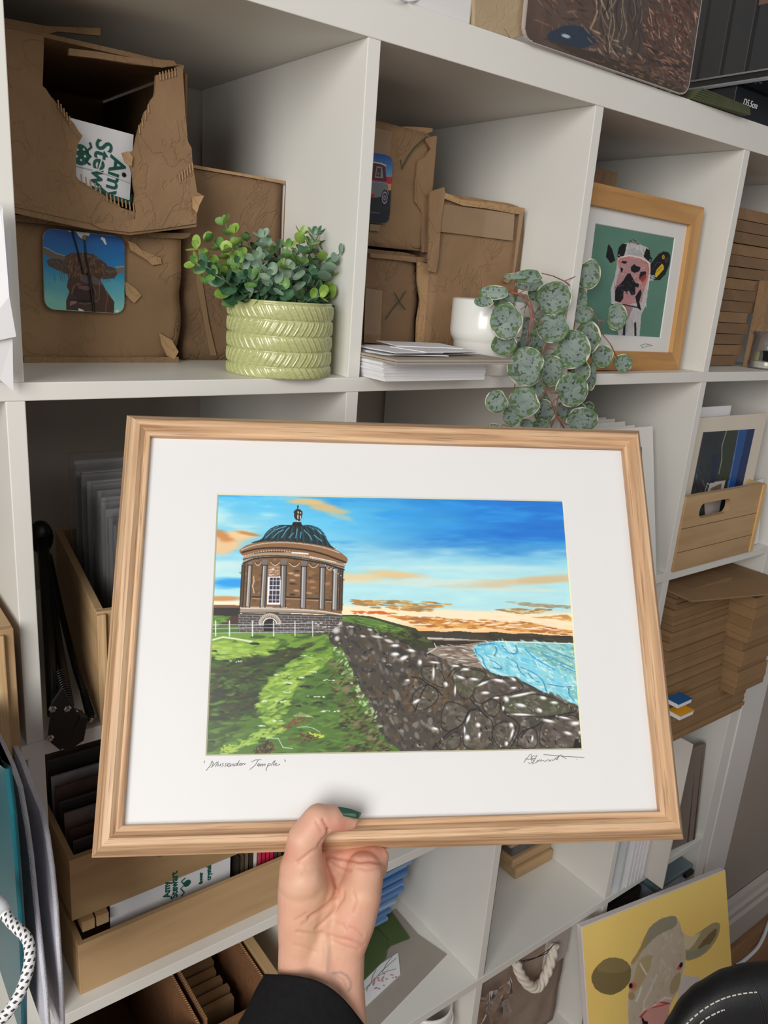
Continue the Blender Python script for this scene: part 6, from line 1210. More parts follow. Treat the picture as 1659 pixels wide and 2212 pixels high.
for i in range(16):
    x = -0.112 + i * 0.0062; cl = ed[(i * 3) % 8] if i not in (7, 8) else (206, 40, 80)
    Wt(MB().box(x, x + .0042, 0.034, 0.24, S3 + .006, S3 + .0842), 'print_card', mat('card_edge_%d' % i, rgb(*cl), 0.6, 0.1, 60), 'thin %s card standing edge-on in the low crate' % ('pink' if i in (7, 8) else 'white' if ed[(i * 3) % 8][0] > 220 else 'dark'), 'card', 'cards edge-on in the low crate')
cols = [(70, 52, 44), (60, 46, 40), (88, 76, 72), (54, 40, 36), (64, 50, 46), (120, 116, 120), (52, 40, 36), (76, 62, 54), (86, 66, 70), (60, 50, 54), (92, 84, 88), (30, 74, 66), (96, 36, 66), (60, 40, 60)]
for i in range(14):
    y = 0.068 + i * 0.0175; z1_ = S3 + .166 + i * 0.0074 - (.004 if i % 2 else 0)
    lb = {11: 'dark teal sleeved print in the upper long crate', 12: 'plum-coloured sleeved print in the upper long crate'}.get(i, 'dark sleeved print standing in the upper long crate')
    s = thing('sleeved_print', lb if i in (11, 12) else 'dark sleeved print, %s from the front of the upper long crate' % ('foremost' if i == 0 else ORD[i]), 'print', TR(-0.16, y, S3 + .09), 'dark prints in the upper long crate')
    MB().box(-0.142, 0.135, 0, 0.003, 0, z1_ - S3 - .09).build('print', mat('dark_print_%d' % i, rgb(*[min(255, int(q * 1.5)) for q in cols[i]]), 0.4, 0.35, 25), s)
    if i % 3 == 0: MB().box(-0.1425, 0.1355, -0.001, 0.0, 0, z1_ - S3 - .087).build('sleeve', SLV, s)
Wt(MB().box(-0.2, -0.10, 0.0485, 0.051, S3 + .09, S3 + .160), 'white_card', PAPER, 'white card showing through the hand slot of the upper crate', 'card')

# ------------------------------------------------------------------ row 3, fourth cell: kraft envelopes
KE = mat('kraft_envelope', rgb(148, 116, 80), 0.85, 0.06, 20); KE2 = mat('kraft_envelope_dark', rgb(140, 109, 75), 0.85, 0.06, 20)
re_ = random.Random(31); zz = S3 + .0003; i = 0
while zz < -0.735:
    th = re_.choice((.009, .012, .016)); t_ = (zz - S3) / .30
    x1_ = 0.918 if t_ > .22 else 1.03; x0_ = 0.716 + re_.uniform(0, .006); yo = -0.030 + .022 * t_ + re_.uniform(-.003, .003)
    Wt(MB().box(x0_ + .012 * t_, x1_ + re_.uniform(-.004, .004), yo, 0.20, zz, zz + th - .0003), 'kraft_envelope', KE if i % 2 else KE2, 'brown kraft envelope of the left pile, %s from the base up' % ORD[i].replace('top', 'first') if t_ > .22 else 'wide brown kraft envelope under both piles, %s from the shelf up' % ORD[i].replace('top', 'first'), 'envelope', 'left pile of kraft envelopes' if t_ > .22 else 'wide kraft envelopes at the base', bevel=0.0006)
    zz += th; i += 1
zz = S3 + .0705; i = 0
while zz < -0.765:
    th = re_.choice((.012, .016, .022)); t_ = (zz - S3) / .30; big = t_ > .62
    Wt(MB().box(0.926 + (-.008 if big else 0), 1.040, -0.052 + (-.01 if big else .0) + re_.uniform(-.003, .003), 0.18, zz, zz + th - .0003), 'kraft_envelope', KE if i % 3 else KE2, 'brown kraft envelope of the right pile, %s from its bottom' % ORD[i].replace('top', 'first'), 'envelope', 'right pile of kraft envelopes', bevel=0.0008)
    zz += th; i += 1
Wt(MB().prism([(0, 0), (.20, -.035), (.325, .03), (.32, .20), (.02, .22)], 0, .003, frame(Vector((0.717, -0.045, -0.7285)), (1, 0.0, -0.055), (0, 1, 0.0))), 'large_envelope', KE, 'large kraft envelope lying askew across both piles', 'envelope', bevel=0.0004)
for lb, y0_, z0_, cl, nm in (('blue-covered notebook wedged beside the kraft envelopes', -0.032, -0.885, rgb(12, 96, 156), 'notebook'), ('yellow-covered notebook under the blue one', -0.040, -0.905, rgb(232, 168, 36), 'notebook')):
    nb = thing(nm, lb, 'notebook', TR(0.7125, y0_ - .004, z0_ - .042)); q = 0.0 if 'blue' in lb else 0.004
    MB().box(-.0025, .040 + q * 2, -.026, .0, 0, .008).build('pages', PAPER, nb); MB().box(-.003, .041 + q * 2, -.027, 0.0, .008, .0088).build('cover', mat(lb[:6], cl, 0.4), nb)

# ------------------------------------------------------------------ row 4
BX = card_mat('box_inner_brown', rgb(132, 92, 62), 0.85)
def open_box(label, x0, x1, y0, y1, z0, z1, th=0.004, flap=None):
    b = thing('open_cardboard_box', label, 'box', TR((x0 + x1) / 2, y0, z0))
    W(MB().box(x0, x1, y0, y0 + th, z0, z1 - (.03 if flap else 0)), 'front_wall', BX, b); W(MB().box(x0, x1, y1 - th, y1, z0, z1), 'back_wall', BX, b)
    W(MB().box(x0, x0 + th, y0 + th, y1 - th, z0, z1), 'side_wall', BX, b); W(MB().box(x1 - th, x1, y0 + th, y1 - th, z0, z1), 'side_wall', BX, b); W(MB().box(x0, x1, y0, y1, z0, z0 + .003), 'base', BX, b)
    rb = MB(); n = int((y1 - y0) / .004)
    for x in (x0, x1):
        s = 1 if x == x0 else -1
        for i in range(n): rb.tube([(x + s * .0006, y0 + .004 + i * .004 * .96, z1 + .0002), (x + s * (th - .0006), y0 + .005 + i * .004 * .96, z1 + .0002)], .0006, 4)
    W(rb, 'corrugation_ribs', M_TORN, b); return b
open_box('open brown carton, empty, low on the left below the long shelf crates', -0.335, -0.173, 0.004, 0.30, S4, -1.160)
b2 = open_box('open brown carton of kraft cards, right of the empty one', -0.166, -0.071, 0.004, 0.30, S4, -1.160, flap=True)
W(MB().prism([(-.16, -1.215), (-.078, -1.215), (-.078, -1.185), (-.16, -1.185)], 0, .004, frame(Vector((0, 0.012, 0)), (1, 0, 0), (0, 0, 1))), 'front_flap', BX, b2)
for i in range(12): Wt(MB().box(-0.158, -0.098 + rnd.uniform(-.004, .004), 0.06 + i * .018, 0.06 + i * .018 + .010, S4 + .004, -1.215), 'kraft_card', KE2, 'brown kraft card, %s from the front of the open carton' % ORD[i].replace('top', 'first'), 'card', 'kraft cards in the open carton')
Wt(MB().box(-0.066, -0.052, 0.004, 0.30, S4, -1.158), 'wooden_plank', M_PLYY, 'pale wooden board on edge at the right of the open carton', 'board', bevel=0.001)
# second cell: envelopes and cards
BLU = [mat('blue_card_%d' % i, c_, 0.55, 0.05, 20) for i, c_ in enumerate((rgb(96, 134, 184), rgb(120, 156, 200), rgb(72, 114, 172), rgb(150, 176, 208)))]
rb_ = random.Random(12); zz = -1.3795
for i in range(22):
    t_ = i / 21; Wt(MB().box(0, .17, 0, .11, 0, .0066, TR(0.115 + rb_.uniform(-.006, .006), 0.182 - .050 * t_ + rb_.uniform(-.005, .005), zz, rb_.uniform(-.06, .06) + .04)), 'blue_envelope', BLU[i % 4], 'blue envelope in the fanned pile behind the wrist, %s from the bottom' % ORD[i].replace('top', 'first'), 'envelope', 'blue envelopes in the fanned pile', bevel=0.0005)
    zz += 0.0079
GRN = mat('moss_green_card', rgb(78, 96, 52), 0.75, 0.08, 20)
for i, (pts, z_) in enumerate((([(0.06, 0.09), (.2594, .1389), (.2979, .1339), (.3088, .2123), (.10, .24)], -1.3858), ([(0.05, 0.07), (.232, .120), (.2594, .150), (.255, .20), (.08, .2)], -1.3832))):
    Wt(MB().prism(pts, z_, z_ + .0024), 'green_envelope', GRN, ['moss green envelope lying lowest under the blue pile', 'moss green envelope on top of another green one'][i], 'envelope')
Wt(MB().prism([(.02, -.01), (.151, .0254), (.3335, .0704), (.3178, .1336), (.3205, .205), (.10, .20)], S4 + .0002, S4 + .0018), 'grey_board', mat('taupe_board', rgb(158, 150, 140), 0.8, 0.03, 40), 'taupe grey board lying flat on the fourth shelf', 'board')
fc = thing('floral_card', 'white card with a pink flower spray on the taupe board', 'card', TR(0.2, 0.09, S4 + .003)); fz = S4 + .0036
W(MB().prism([(.090, .045), (.1501, .0635), (.2353, .0815), (.2600, .120), (.12, .11)], S4 + .002, fz), 'card', PAPER, fc)
DKG = mat('grey_green_sprig', rgb(110, 118, 108), 0.7); sp_ = MB()
for a_, b_ in (((.175, .092), (.25, .112)), ((.20, .099), (.235, .094)), ((.21, .101), (.245, .118)), ((.18, .093), (.205, .112)), ((.165, .085), (.178, .092)), ((.15, .082), (.18, .094))): sp_.tube([(a_[0], a_[1], fz + .0002), ((a_[0] + b_[0]) / 2, (a_[1] + b_[1]) / 2 + .002, fz + .0003), (b_[0], b_[1], fz + .0002)], .0005, 4)
W(sp_, 'printed_sprig', DKG, fc)
fl_ = MB(); rf = random.Random(8)
for i in range(26): fl_.ball((.205 + rf.uniform(-.025, .02), .088 + rf.uniform(-.012, .010), fz), (.0022, .0018, .0003), 7)
W(fl_, 'printed_flowers', mat('dusty_pink', rgb(196, 140, 146), 0.7, 0.3, 80), fc)
# third cell: leaning frame and wooden blocks
t_ = thing('leaning_frame', 'brown wooden frame leaning against the divider, right of the blue envelopes', 'picture frame', TR(0.42, 0.15, S4))
DW = wood('brown_frame_wood', rgb(126, 96, 70), rgb(96, 70, 50), rgb(150, 118, 88), 1, 0.08, 40, 0.5, 0.3, 0.4)
W(MB().add([(0.425, 0.075, S4 + .001), (0.437, 0.075, S4 + .001), (0.437, 0.34, S4 + .001), (0.425, 0.34, S4 + .001), (0.366, 0.075, S4 + .30), (0.378, 0.075, S4 + .30), (0.378, 0.34, S4 + .30), (0.366, 0.34, S4 + .30)],
           [(0, 1, 2, 3), (4, 5, 6, 7), (0, 1, 5, 4), (1, 2, 6, 5), (2, 3, 7, 6), (3, 0, 4, 7)]), 'frame_board', DW, t_, bevel=0.001)
W(MB().add([(0.4375, 0.080, S4 + .001), (0.447, 0.080, S4 + .001), (0.447, 0.10, S4 + .001), (0.4375, 0.10, S4 + .001), (0.379, 0.080, S4 + .30), (0.392, 0.080, S4 + .30), (0.392, 0.10, S4 + .30), (0.379, 0.10, S4 + .30)],
           [(0, 1, 2, 3), (4, 5, 6, 7), (0, 1, 5, 4), (1, 2, 6, 5), (2, 3, 7, 6), (3, 0, 4, 7)]), 'frame_edge', mat('grey_brown_edge', rgb(150, 134, 118), 0.6), t_, bevel=0.0006)
Wt(MB().box(0.3605, 0.3635, 0.004, 0.34, S4, S4 + .31), 'black_board', BLACK, 'thin black board pressed against the divider beside the leaning brown frame', 'board')
for i, (x0_, x1_, y0_, z0_, z1_, m_, lb) in enumerate(((0.577, 0.690, 0.135, 0, .026, M_PLYX, 'lowest pale wooden block of the small pile at the back'), (0.570, 0.688, 0.142, .0262, .046, M_PLYX, 'second pale wooden block of the small pile at the back'), (0.575, 0.69, 0.150, .0462, .075, mat('grey_slate', rgb(96, 96, 98), 0.7, 0.15, 20), 'grey block on the pale wooden blocks'), (0.56, 0.69, 0.145, .0752, .10, M_PLYX, 'upper pale wooden block over the grey one'))):
    Wt(MB().box(x0_, x1_, y0_, 0.26, S4 + z0_ + .0002, S4 + z1_), 'wood_block', m_, lb, 'block', bevel=0.004)
# fourth cell: white panels
WB = mat('off_white_board', rgb(210, 204, 196), 0.7, 0.02, 10)
Wt(MB().box(0.733, 0.737, -0.002, 0.30, S4 + .0002, S4 + .29), 'pale_board', mat('pale_blue_white', rgb(206, 210, 214), 0.5), 'pale blue-white board standing left of the white frame edges', 'board')
for i in range(5):
    x = 0.757 + i * 0.0125; s = thing('framed_canvas', 'slim white frame standing edge-on, %s of the five in a row' % ('first', 'second', 'third', 'fourth', 'last')[i], 'picture frame', TR(x, 0, S4 + .0002), 'slim white frames')
    MB().box(0, .0085, -0.004, .25, 0, .30).build('frame_body', mat('gloss_white_%d' % i, rgb(230, 230, 234), 0.35), s, bevel=0.0008); MB().box(.0085, .0105, .002, .25, 0, .298).build('backing', mat('dark_back_%d' % i, rgb(96, 90, 84), 0.7), s)
Wt(MB().box(0.8210, 0.8250, -0.046, 0.25, S4 + .0002, -1.047), 'white_board', WB, 'large off-white panel sticking out past the shelf, right of the slim frames', 'board', bevel=0.0006)
gp = thing('grey_canvas', 'dark grey backed canvas leaning at the right end of the cell', 'canvas', TR(0.97, 0.0, S4)); GC = mat('grey_canvas_back', rgb(122, 110, 100), 0.8, 0.04, 10)
W(MB().prism([(0, 0), (.15, 0), (.15, .235), (0, .235)], 0, .012, frame(Vector((0.872, 0.030, S4 + .002)), (1, -0.10, 0), (.0, .10, 1))), 'canvas', GC, gp, bevel=0.002)
W(MB().tube([(0.992, 0.005, S4 + .006), (0.992, 0.03, S4 + .225), (0.90, 0.040, S4 + .225)], 0.0012, 6), 'piping', mat('brown_piping', rgb(76, 54, 44), 0.7), gp)
W(MB().tube([(1.012, 0.003, S4 + .006), (1.012, 0.028, S4 + .232)], 0.0012, 6), 'piping', mat('brown_piping2', rgb(76, 54, 44), 0.7), gp)

# ------------------------------------------------------------------ row 5
mug = thing('white_pot', 'white round pot on the bottom shelf under the taupe board', 'pot', TR(0.283, 0.055, S5))
W(MB().lathe([(0, S5 + .001), (.040, S5 + .001), (.044, S5 + .02), (.045, -1.452), (.043, -1.444), (.039, -1.452), (.038, -1.52), (0, -1.52)], 40, TR(0.283, 0.055, 0)), 'pot_wall', wpm, mug, smooth=True)
W(MB().lathe([(.0455, -1.50), (.049, -1.495), (.049, -1.478), (.0455, -1.473)], 40, TR(0.283, 0.055, 0), close=True), 'pot_band', wpm, mug, smooth=True)
tt = thing('tote_bag', 'beige canvas tote bag with a thick cream rope handle on the bottom shelf', 'bag', TR(0.55, 0.12, S5)); CV = mat('beige_canvas', rgb(158, 138, 124), 0.9, 0.06, 30, bump=0.3, bscale=500)
bgm = cbox(0.385, 0.672, 0.055, 0.22, S5, -1.475, 0.008, 16, 71); W(bgm, 'bag_body', CV, tt, smooth=True)
hp = resample([at(u, v, 'y', y) for u, v, y in ((1115, 2078, .048), (1122, 2100, .040), (1136, 2122, .034), (1152, 2133, .032), (1166, 2128, .032), (1182, 2100, .036), (1192, 2070, .040), (1198, 2040, .046))], 8)
W(MB().tube(hp, .0085, 12), 'rope_core', mat('cream_rope', rgb(222, 212, 196), 0.85), tt, smooth=True)
hel = MB()
for s in range(3):
    q = []
    for i, p in enumerate(hp):
        t_ = (hp[min(i + 1, len(hp) - 1)] - hp[max(i - 1, 0)]).normalized(); a = t_.cross(Vector((0, 1, 0))).normalized(); b_ = a.cross(t_); th = i * 0.42 + s * 2.094
        q.append(p + (a * math.cos(th) + b_ * math.sin(th)) * .0055)
    hel.tube(q, .0052, 8)
W(hel, 'rope_strands', mat('cream_strand', rgb(230, 220, 206), 0.85), tt, smooth=True)
W(MB().box(0.60, 0.668, 0.050, 0.054, -1.56, -1.43), 'white_lining', mat('pale_lining', rgb(200, 190, 184), 0.8), tt)
Wt(wire([(1130, 2078, .03), (1150, 2072, .03), (1180, 2060, .03), (1196, 2040, .03)], 0.0008).tube([at(1126, 2076, 'y', .028), at(1160, 2068, 'y', .028), at(1190, 2048, 'y', .028)], .0007, 5), 'black_string', BLACK, 'thin black cord looped above the rope handle', 'cord')
pw = MB(); rw_ = random.Random(3)
gx, gz = 14, 22; base_ = len(pw.v); vs = []; fs = []
for j in range(gz):
    for i in range(gx):
        x = 0.375 + .11 * i / (gx - 1); z_ = -1.72 + .225 * j / (gz - 1); vs.append((x, 0.034 + .010 * mnoise.noise(Vector((x * 40, 3, z_ * 30))) + .006 * mnoise.noise(Vector((x * 110, 9, z_ * 90))), z_))
fs = [(j * gx + i, j * gx + i + 1, (j + 1) * gx + i + 1, (j + 1) * gx + i) for j in range(gz - 1) for i in range(gx - 1)]
pw.add(vs, fs); Wt(pw, 'plastic_wrap', clear_mat('crinkled_plastic', (0.93, 0.92, 0.91, 1), 3.0, 0.08, 0.10), 'crinkled clear plastic wrap in front of the beige tote bag', 'plastic bag', smooth=True)
tb = thing('lidded_tub', 'pale blue-grey plastic tub with a clip lid beside the side panel', 'tub', TR(0.97, 0.05, S5))
W(cbox(0.90, 1.035, 0.01, 0.25, S5, -1.475, 0.001, 6, 80), 'tub_body', mat('blue_grey_tub', rgb(170, 182, 194), 0.3), tb, bevel=0.006, smooth=True)
W(MB().box(0.895, 1.04, 0.004, 0.26, -1.475, -1.462), 'tub_lid', mat('dark_teal_lid', rgb(110, 128, 132), 0.35), tb, bevel=0.003)
W(MB().box(1.0, 1.03, -0.004, 0.004, -1.478, -1.468), 'clip', BLACK, tb)
Wt(cbox(0.716, 0.86, 0.02, 0.3, S5, -1.45, 0.001, 6, 81), 'dark_case', mat('near_black_case', rgb(18, 16, 18), 0.6), 'near-black case in the bottom cell behind the yellow cow canvas', 'box')

# ------------------------------------------------------------------ floor: yellow canvas, chair, cable
def paint_yellow():
    p = Paint(300, 300, [(1263, 2001), (1564, 1877), (1592, 2278), (1290, 2441)], 12); SM = lambda *q: Paint.sm([(1240 + x / 4.608, 1780 + y / 4.608) for x, y in q], 1); a = lambda *q: [(1240 + x / 4.608, 1780 + y / 4.608) for x, y in q]; c = lambda *q: np.array(q, float) / 255
    p.c[:] = c(242, 206, 116) + (p.fbm(3, 3, 4)[..., None] - .5) * .06
    p.poly(SM((180, 1530), (220, 1420), (330, 1320), (460, 1315), (560, 1380), (580, 1500), (540, 1600), (440, 1680), (350, 1695), (240, 1650)), (124, 108, 70)); p.poly(SM((210, 1440), (330, 1320), (460, 1315), (560, 1380), (540, 1450), (400, 1480)), (140, 126, 84), .8)
    p.poly(SM((1090, 1240), (1170, 1120), (1260, 1050), (1370, 975), (1430, 970), (1450, 1010), (1420, 1130), (1330, 1260), (1230, 1330), (1090, 1370)), (160, 146, 110)); p.poly(SM((1200, 1260), (1300, 1120), (1420, 1010), (1400, 1120), (1300, 1240)), (118, 100, 62)); p.poly(SM((1090, 1270), (1200, 1260), (1360, 1170), (1290, 1280), (1120, 1360)), (142, 140, 118)); p.poly(SM((1040, 1080), (1080, 1060), (1120, 1110), (1200, 1110), (1270, 1050), (1180, 1200), (1120, 1260), (1060, 1200)), (206, 190, 156))
    p.poly(SM((1060, 1480), (1180, 1530), (1250, 1500), (1400, 2600), (900, 2600), (1000, 1900)), (206, 194, 186))
    head = SM((560, 1370), (640, 1260), (700, 1110), (760, 1000), (860, 930), (990, 895), (1040, 950), (1070, 1060), (1090, 1200), (1110, 1330), (1070, 1480), (1040, 1650), (980, 1740), (920, 1900), (880, 2300), (620, 2400), (540, 2000), (545, 1620), (575, 1480))
    p.poly(head, (190, 176, 156)); p.dabs(head, 90, [(206, 194, 176), (176, 162, 138), (214, 204, 190), (160, 148, 124)], (5, 16), (2, 5), 1.6, .4, .45, .8)
    p.poly(SM((640, 1290), (700, 1110), (760, 1000), (860, 930), (990, 895), (1030, 940), (1000, 1020), (900, 1060), (800, 1120), (700, 1230)), (142, 136, 116), .9); p.poly(SM((560, 1370), (640, 1260), (720, 1090), (740, 1130), (660, 1290), (590, 1400)), (170, 140, 78), .8); p.poly(SM((640, 1340), (780, 1270), (760, 1420), (700, 1540), (640, 1640), (560, 1700), (590, 1560)), (172, 152, 104), .7)
    p.poly(SM((980, 1520), (1060, 1450), (1040, 1640), (960, 1720), (940, 1620)), (164, 142, 100), .8); p.poly(SM((545, 1660), (610, 1680), (600, 1750), (545, 1740)), (160, 138, 90), .8)
    p.line(a((660, 1380), (690, 1440), (720, 1490)), (226, 220, 206), 4, .7); p.line(a((670, 1620), (650, 1690), (620, 1760)), (228, 222, 210), 4, .7); p.line(a((820, 1500), (760, 1640), (700, 1760), (680, 1900)), (218, 208, 192), 4, .6)
    p.poly(SM((545, 1600), (560, 1570), (610, 1565), (630, 1610), (600, 1640), (560, 1640)), (206, 110, 100)); p.dab(*a((568, 1602))[0], 4.6, 6.6, 0, (20, 16, 16), 1); p.poly(SM((1010, 1450), (1030, 1400), (1080, 1370), (1060, 1450)), (206, 96, 92)); p.dab(*a((1058, 1400))[0], 4, 7.4, .35, (16, 14, 14), 1)
    p.poly(SM((650, 2000), (680, 1880), (760, 1810), (860, 1760), (960, 1780), (900, 2100), (880, 2350), (660, 2350)), (206, 148, 140)); p.line(a((660, 1920), (740, 1830), (840, 1770), (940, 1790)), (176, 62, 60), 4, .9); p.line(a((760, 1830), (860, 1810), (930, 1790)), (186, 70, 66), 3, .9); p.poly(SM((670, 1900), (700, 1960), (740, 1970), (720, 2030), (680, 2000)), (26, 20, 22)); p.line(a((700, 1850), (800, 1800), (900, 1730), (960, 1740)), (226, 210, 194), 5, .7)
    p.c[:] = np.clip(p.c * 1.06, 0, 1)
    return p
cTL, cTR = Vector((.606, -.015, -1.398)), Vector((1.004, -.082, -1.397)); ex_ = (cTR - cTL).normalized(); bl = Vector((.572, -.134, ZF + .0005)); ey_ = (cTL - bl)
Mcv = frame(cTL, ex_, ey_); ez_ = Mcv.to_3x3() @ Vector((0, 0, 1)); ht = 0.397; wcv = (cTR - cTL).length
cv = thing('cow_canvas', 'yellow canvas painting of a pale cow leaning against the shelves on the floor', 'painting', Mcv)
MB().box(0, wcv, -ht, 0, -.015, 0).build('canvas_edge', mat('white_canvas_edge', rgb(226, 216, 212), 0.8, 0.02, 30), cv, bevel=0.0015)
py = paint_yellow(); o = py.mesh('painting', wcv - .003, ht - .003, vcol_mat('canvas_paint', 0.75, 0.3), cv, TR(wcv / 2, -ht / 2, 0), z=0.0005)
ch = thing('desk_chair', 'black leather desk chair back with white stitching at the lower right', 'chair', Matrix.Translation(atd(1720, 2400, 0.98)))
LEA = mat('black_leather', rgb(20, 20, 22), 0.55, 0.1, 20, bump=0.25, bscale=500)
def ctop(u):   # photo height of the padded top edge
    k = [(1380, 2330), (1440, 2200), (1470, 2152), (1500, 2124), (1560, 2091), (1610, 2078), (1659, 2074), (1760, 2078), (1860, 2120), (1950, 2240), (1990, 2400)]
    for (a0, b0), (a1, b1) in zip(k, k[1:]):
        if a0 <= u <= a1: t = (u - a0) / (a1 - a0); t = t * t * (3 - 2 * t) * .3 + t * .7; return b0 + (b1 - b0) * t
    return 2400
def cpad(u, t):   # t 0 at the top edge .. 1 well below
    tp = ctop(u); v = tp + (2760 - tp) * t; e = min(1, max(0, (u - 1380) / 90)) * min(1, max(0, (1990 - u) / 90)); s = min(1, t * 6)
    bul = (1 - (1 - s) ** 2) ** .5 * (1 - (1 - e) ** 2) ** .5
    return u, v, 1.0 - 0.055 * bul
m = MB(); nu, nt = 60, 50; vs = []
ts = [(j / nt) ** 1.6 for j in range(nt + 1)]
for j in range(nt + 1):
    for i in range(nu + 1):
        u, v, d = cpad(1380 + 610 * i / nu, ts[j]); vs.append(tuple(atd(u, v, d)))
for j in range(nt + 1):
    for i in range(nu + 1):
        u, v, d = cpad(1380 + 610 * i / nu, ts[j]); vs.append(tuple(atd(u, v, 2.0 - d + .03)))
nn = (nu + 1) * (nt + 1); fs = []
for j in range(nt):
    for i in range(nu):
        a_ = j * (nu + 1) + i; fs.append((a_, a_ + 1, a_ + nu + 2, a_ + nu + 1)); fs.append((nn + a_, nn + a_ + nu + 1, nn + a_ + nu + 2, nn + a_ + 1))
for i in range(nu): fs.append((i, nn + i, nn + i + 1, i + 1)); b_ = nt * (nu + 1) + i; fs.append((b_, b_ + 1, nn + b_ + 1, nn + b_))
for j in range(nt): a_ = j * (nu + 1); fs.append((a_, a_ + nu + 1, nn + a_ + nu + 1, nn + a_)); a_ += nu; fs.append((a_, nn + a_, nn + a_ + nu + 1, a_ + nu + 1))
m.add(vs, fs); W(m, 'backrest', LEA, ch, smooth=True)
def on_pad(u, v, lift=.0012):
    tp = ctop(u); t = (v - tp) / (2760 - tp); _, _, d = cpad(u, max(0, t)); return atd(u, v, d - lift)
def dashes(pts, name, n, r=.0009):
    L = resample([Vector((u, v, 0)) for u, v in pts], 30); mb_ = MB(); step = len(L) / n
    for i in range(n):
        a_ = L[int(i * step)]; b_ = L[min(len(L) - 1, int((i + .7) * step))]; mb_.tube([on_pad(a_.x, a_.y), on_pad(b_.x, b_.y)], r, 5)
    return W(mb_, name, mat('cream_thread', rgb(214, 208, 196), 0.7), ch)
dashes([(1462, 2240), (1485, 2210), (1520, 2180), (1560, 2158), (1600, 2147), (1636, 2143)], 'stitching', 17); dashes([(1495, 2230), (1520, 2204), (1552, 2186), (1566, 2181)], 'stitching', 8)
W(MB().tube([on_pad(u, v, .0) for u, v in ((1588, 2084), (1606, 2098), (1624, 2122), (1640, 2155), (1650, 2190), (1657, 2230), (1662, 2300))], .0016, 6), 'seam_piping', LEA, ch, smooth=True)
W(MB().tube([atd(1720, 2700, 1.0), atd(1720, 2850, 1.02), atd(1720, 3000, 1.04)], .02, 12), 'backrest_bar', BLACK, ch)
W(MB().tube([atd(1720, 3000, 1.04), Vector((atd(1720, 3000, 1.04).x, atd(1720, 3000, 1.04).y, ZF + .06))], .022, 12), 'chair_column', BLACK, ch)
cx_ = atd(1720, 3000, 1.04); ft = MB()
for i in range(5): a_ = i * 1.2566; ft.tube([(cx_.x, cx_.y, ZF + .07), (cx_.x + .24 * math.cos(a_), cx_.y + .24 * math.sin(a_), ZF + .02)], [.018, .012], 8)
W(ft, 'star_base', BLACK, ch)
Wt(MB().tube(resample([at(u, v, 'z', ZF + .004) for u, v in ((1690, 1930), (1662, 1990), (1650, 2022), (1634, 2050), (1606, 2076), (1590, 2086))], 6), 0.0042, 10), 'floor_cable', PAPER, 'white cable running across the wooden floor beside the black chair', 'cable', smooth=True)
# ------------------------------------------------------------------ the hand holding the frame
person = thing('person', "person's left hand with green nail polish and black sleeve gripping the large frame", 'person', Matrix.Translation(atd(690, 2300, 0.57)))
D0 = 0.570
def Hp(u, v, dz): return atd(u, v, D0 - dz / 1000.0)
def Fl(u, v, z): q = to_frame(u, v, z); return MF @ Vector(q)
def Fx(x, y, z): return MF @ Vector((x, y, z))
caps = []
def chain(*pts):
    for a, b in zip(pts, pts[1:]): caps.append((a, b))
h = lambda u, v, dz, r: (Hp(u, v, dz), r / 1000.0)
chain(h(640, 2620, 34, 27), h(640, 2400, 18, 23), h(646, 2260, 6, 19.5), h(650, 2120, 0, 17), h(651, 2040, 1, 16.5), h(652, 1985, 5, 17.5), h(655, 1925, 9, 18.3), h(652, 1875, 10, 16))
chain(h(750, 2620, 34, 27), h(745, 2400, 18, 22), h(742, 2260, 6, 18), h(739, 2120, 0, 15.8), h(742, 2050, 1, 15.5), h(760, 1990, 4, 17), h(776, 1930, 4, 16.2), h(786, 1885, 0, 14))
chain(h(695, 2620, 36, 28), h(695, 2260, 8, 19.5), h(696, 2120, 3, 16.8), h(697, 2050, 2, 16.0), h(705, 1980, 0, 15), h(722, 1920, -6, 12.5), h(728, 1880, -10, 11))
chain(h(672, 1866, -15, 9), h(720, 1864, -14, 9.6), h(766, 1861, -12, 9.8), h(806, 1857, -10, 9.4), h(820, 1851, -12, 7.2))
chain(h(776, 1930, 4, 16.2), h(796, 1880, -4, 12), h(806, 1862, -9, 9.8))
fx = (-0.0735, -0.0545, -0.0360, -0.0185); rr_ = (0.0098, 0.0100, 0.0096, 0.0088)
ends = [(-.1050, .0), (-.0980, 0), (-.1040, 0), (-.1180, 0)]
roots = [h(650, 1890, -2, 13), h(705, 1895, -10, 12), h(745, 1895, -9, 12), h(785, 1895, -5, 12.5)]
for i in range(4):
    x, r = fx[i], rr_[i]; dx = (0.002, .001, -.001, -.004)[i]
    chain(roots[i], (Fx(x, -.1815, -.0160), r * 1.05), (Fx(x + dx, -.1765, -.0262), r), (Fx(x + dx * 2, -.158, -.0278), r * .95), (Fx(x + dx * 2.4, -.150, -.0275), r * .97), (Fx(x + dx * 3, (-.150 + ends[i][0]) / 2 - .002, -.0265), r * .86), (Fx(x + dx * 3.5, ends[i][0], -.0250), r * .74))
# thumb: base, metacarpal joint, first phalanx, knuckle, end phalanx
t0 = h(652, 1900, 13, 16.5); t1 = (Fl(654, 1858, .0020), .0140); t2 = (Fl(658, 1812, .0125), .0122); t3 = (Fl(688, 1771, .0150), .0113); t4 = (Fl(716, 1768, .0125), .0094); t5 = (Fl(746, 1772, .0085), .0074); t6 = (Fl(757, 1774, .0075), .0060)
chain(t0, t1, t2, t3, t4, t5, t6)
raw = MB()
for (a, ra), (b, rb_) in caps:
    n = max(2, int((b - a).length / 0.004)); raw.tube([a.lerp(b, i / n) for i in range(n + 1)], [ra + (rb_ - ra) * i / n for i in range(n + 1)], 20)
    raw.ball(a, ra, 20); raw.ball(b, rb_, 20)
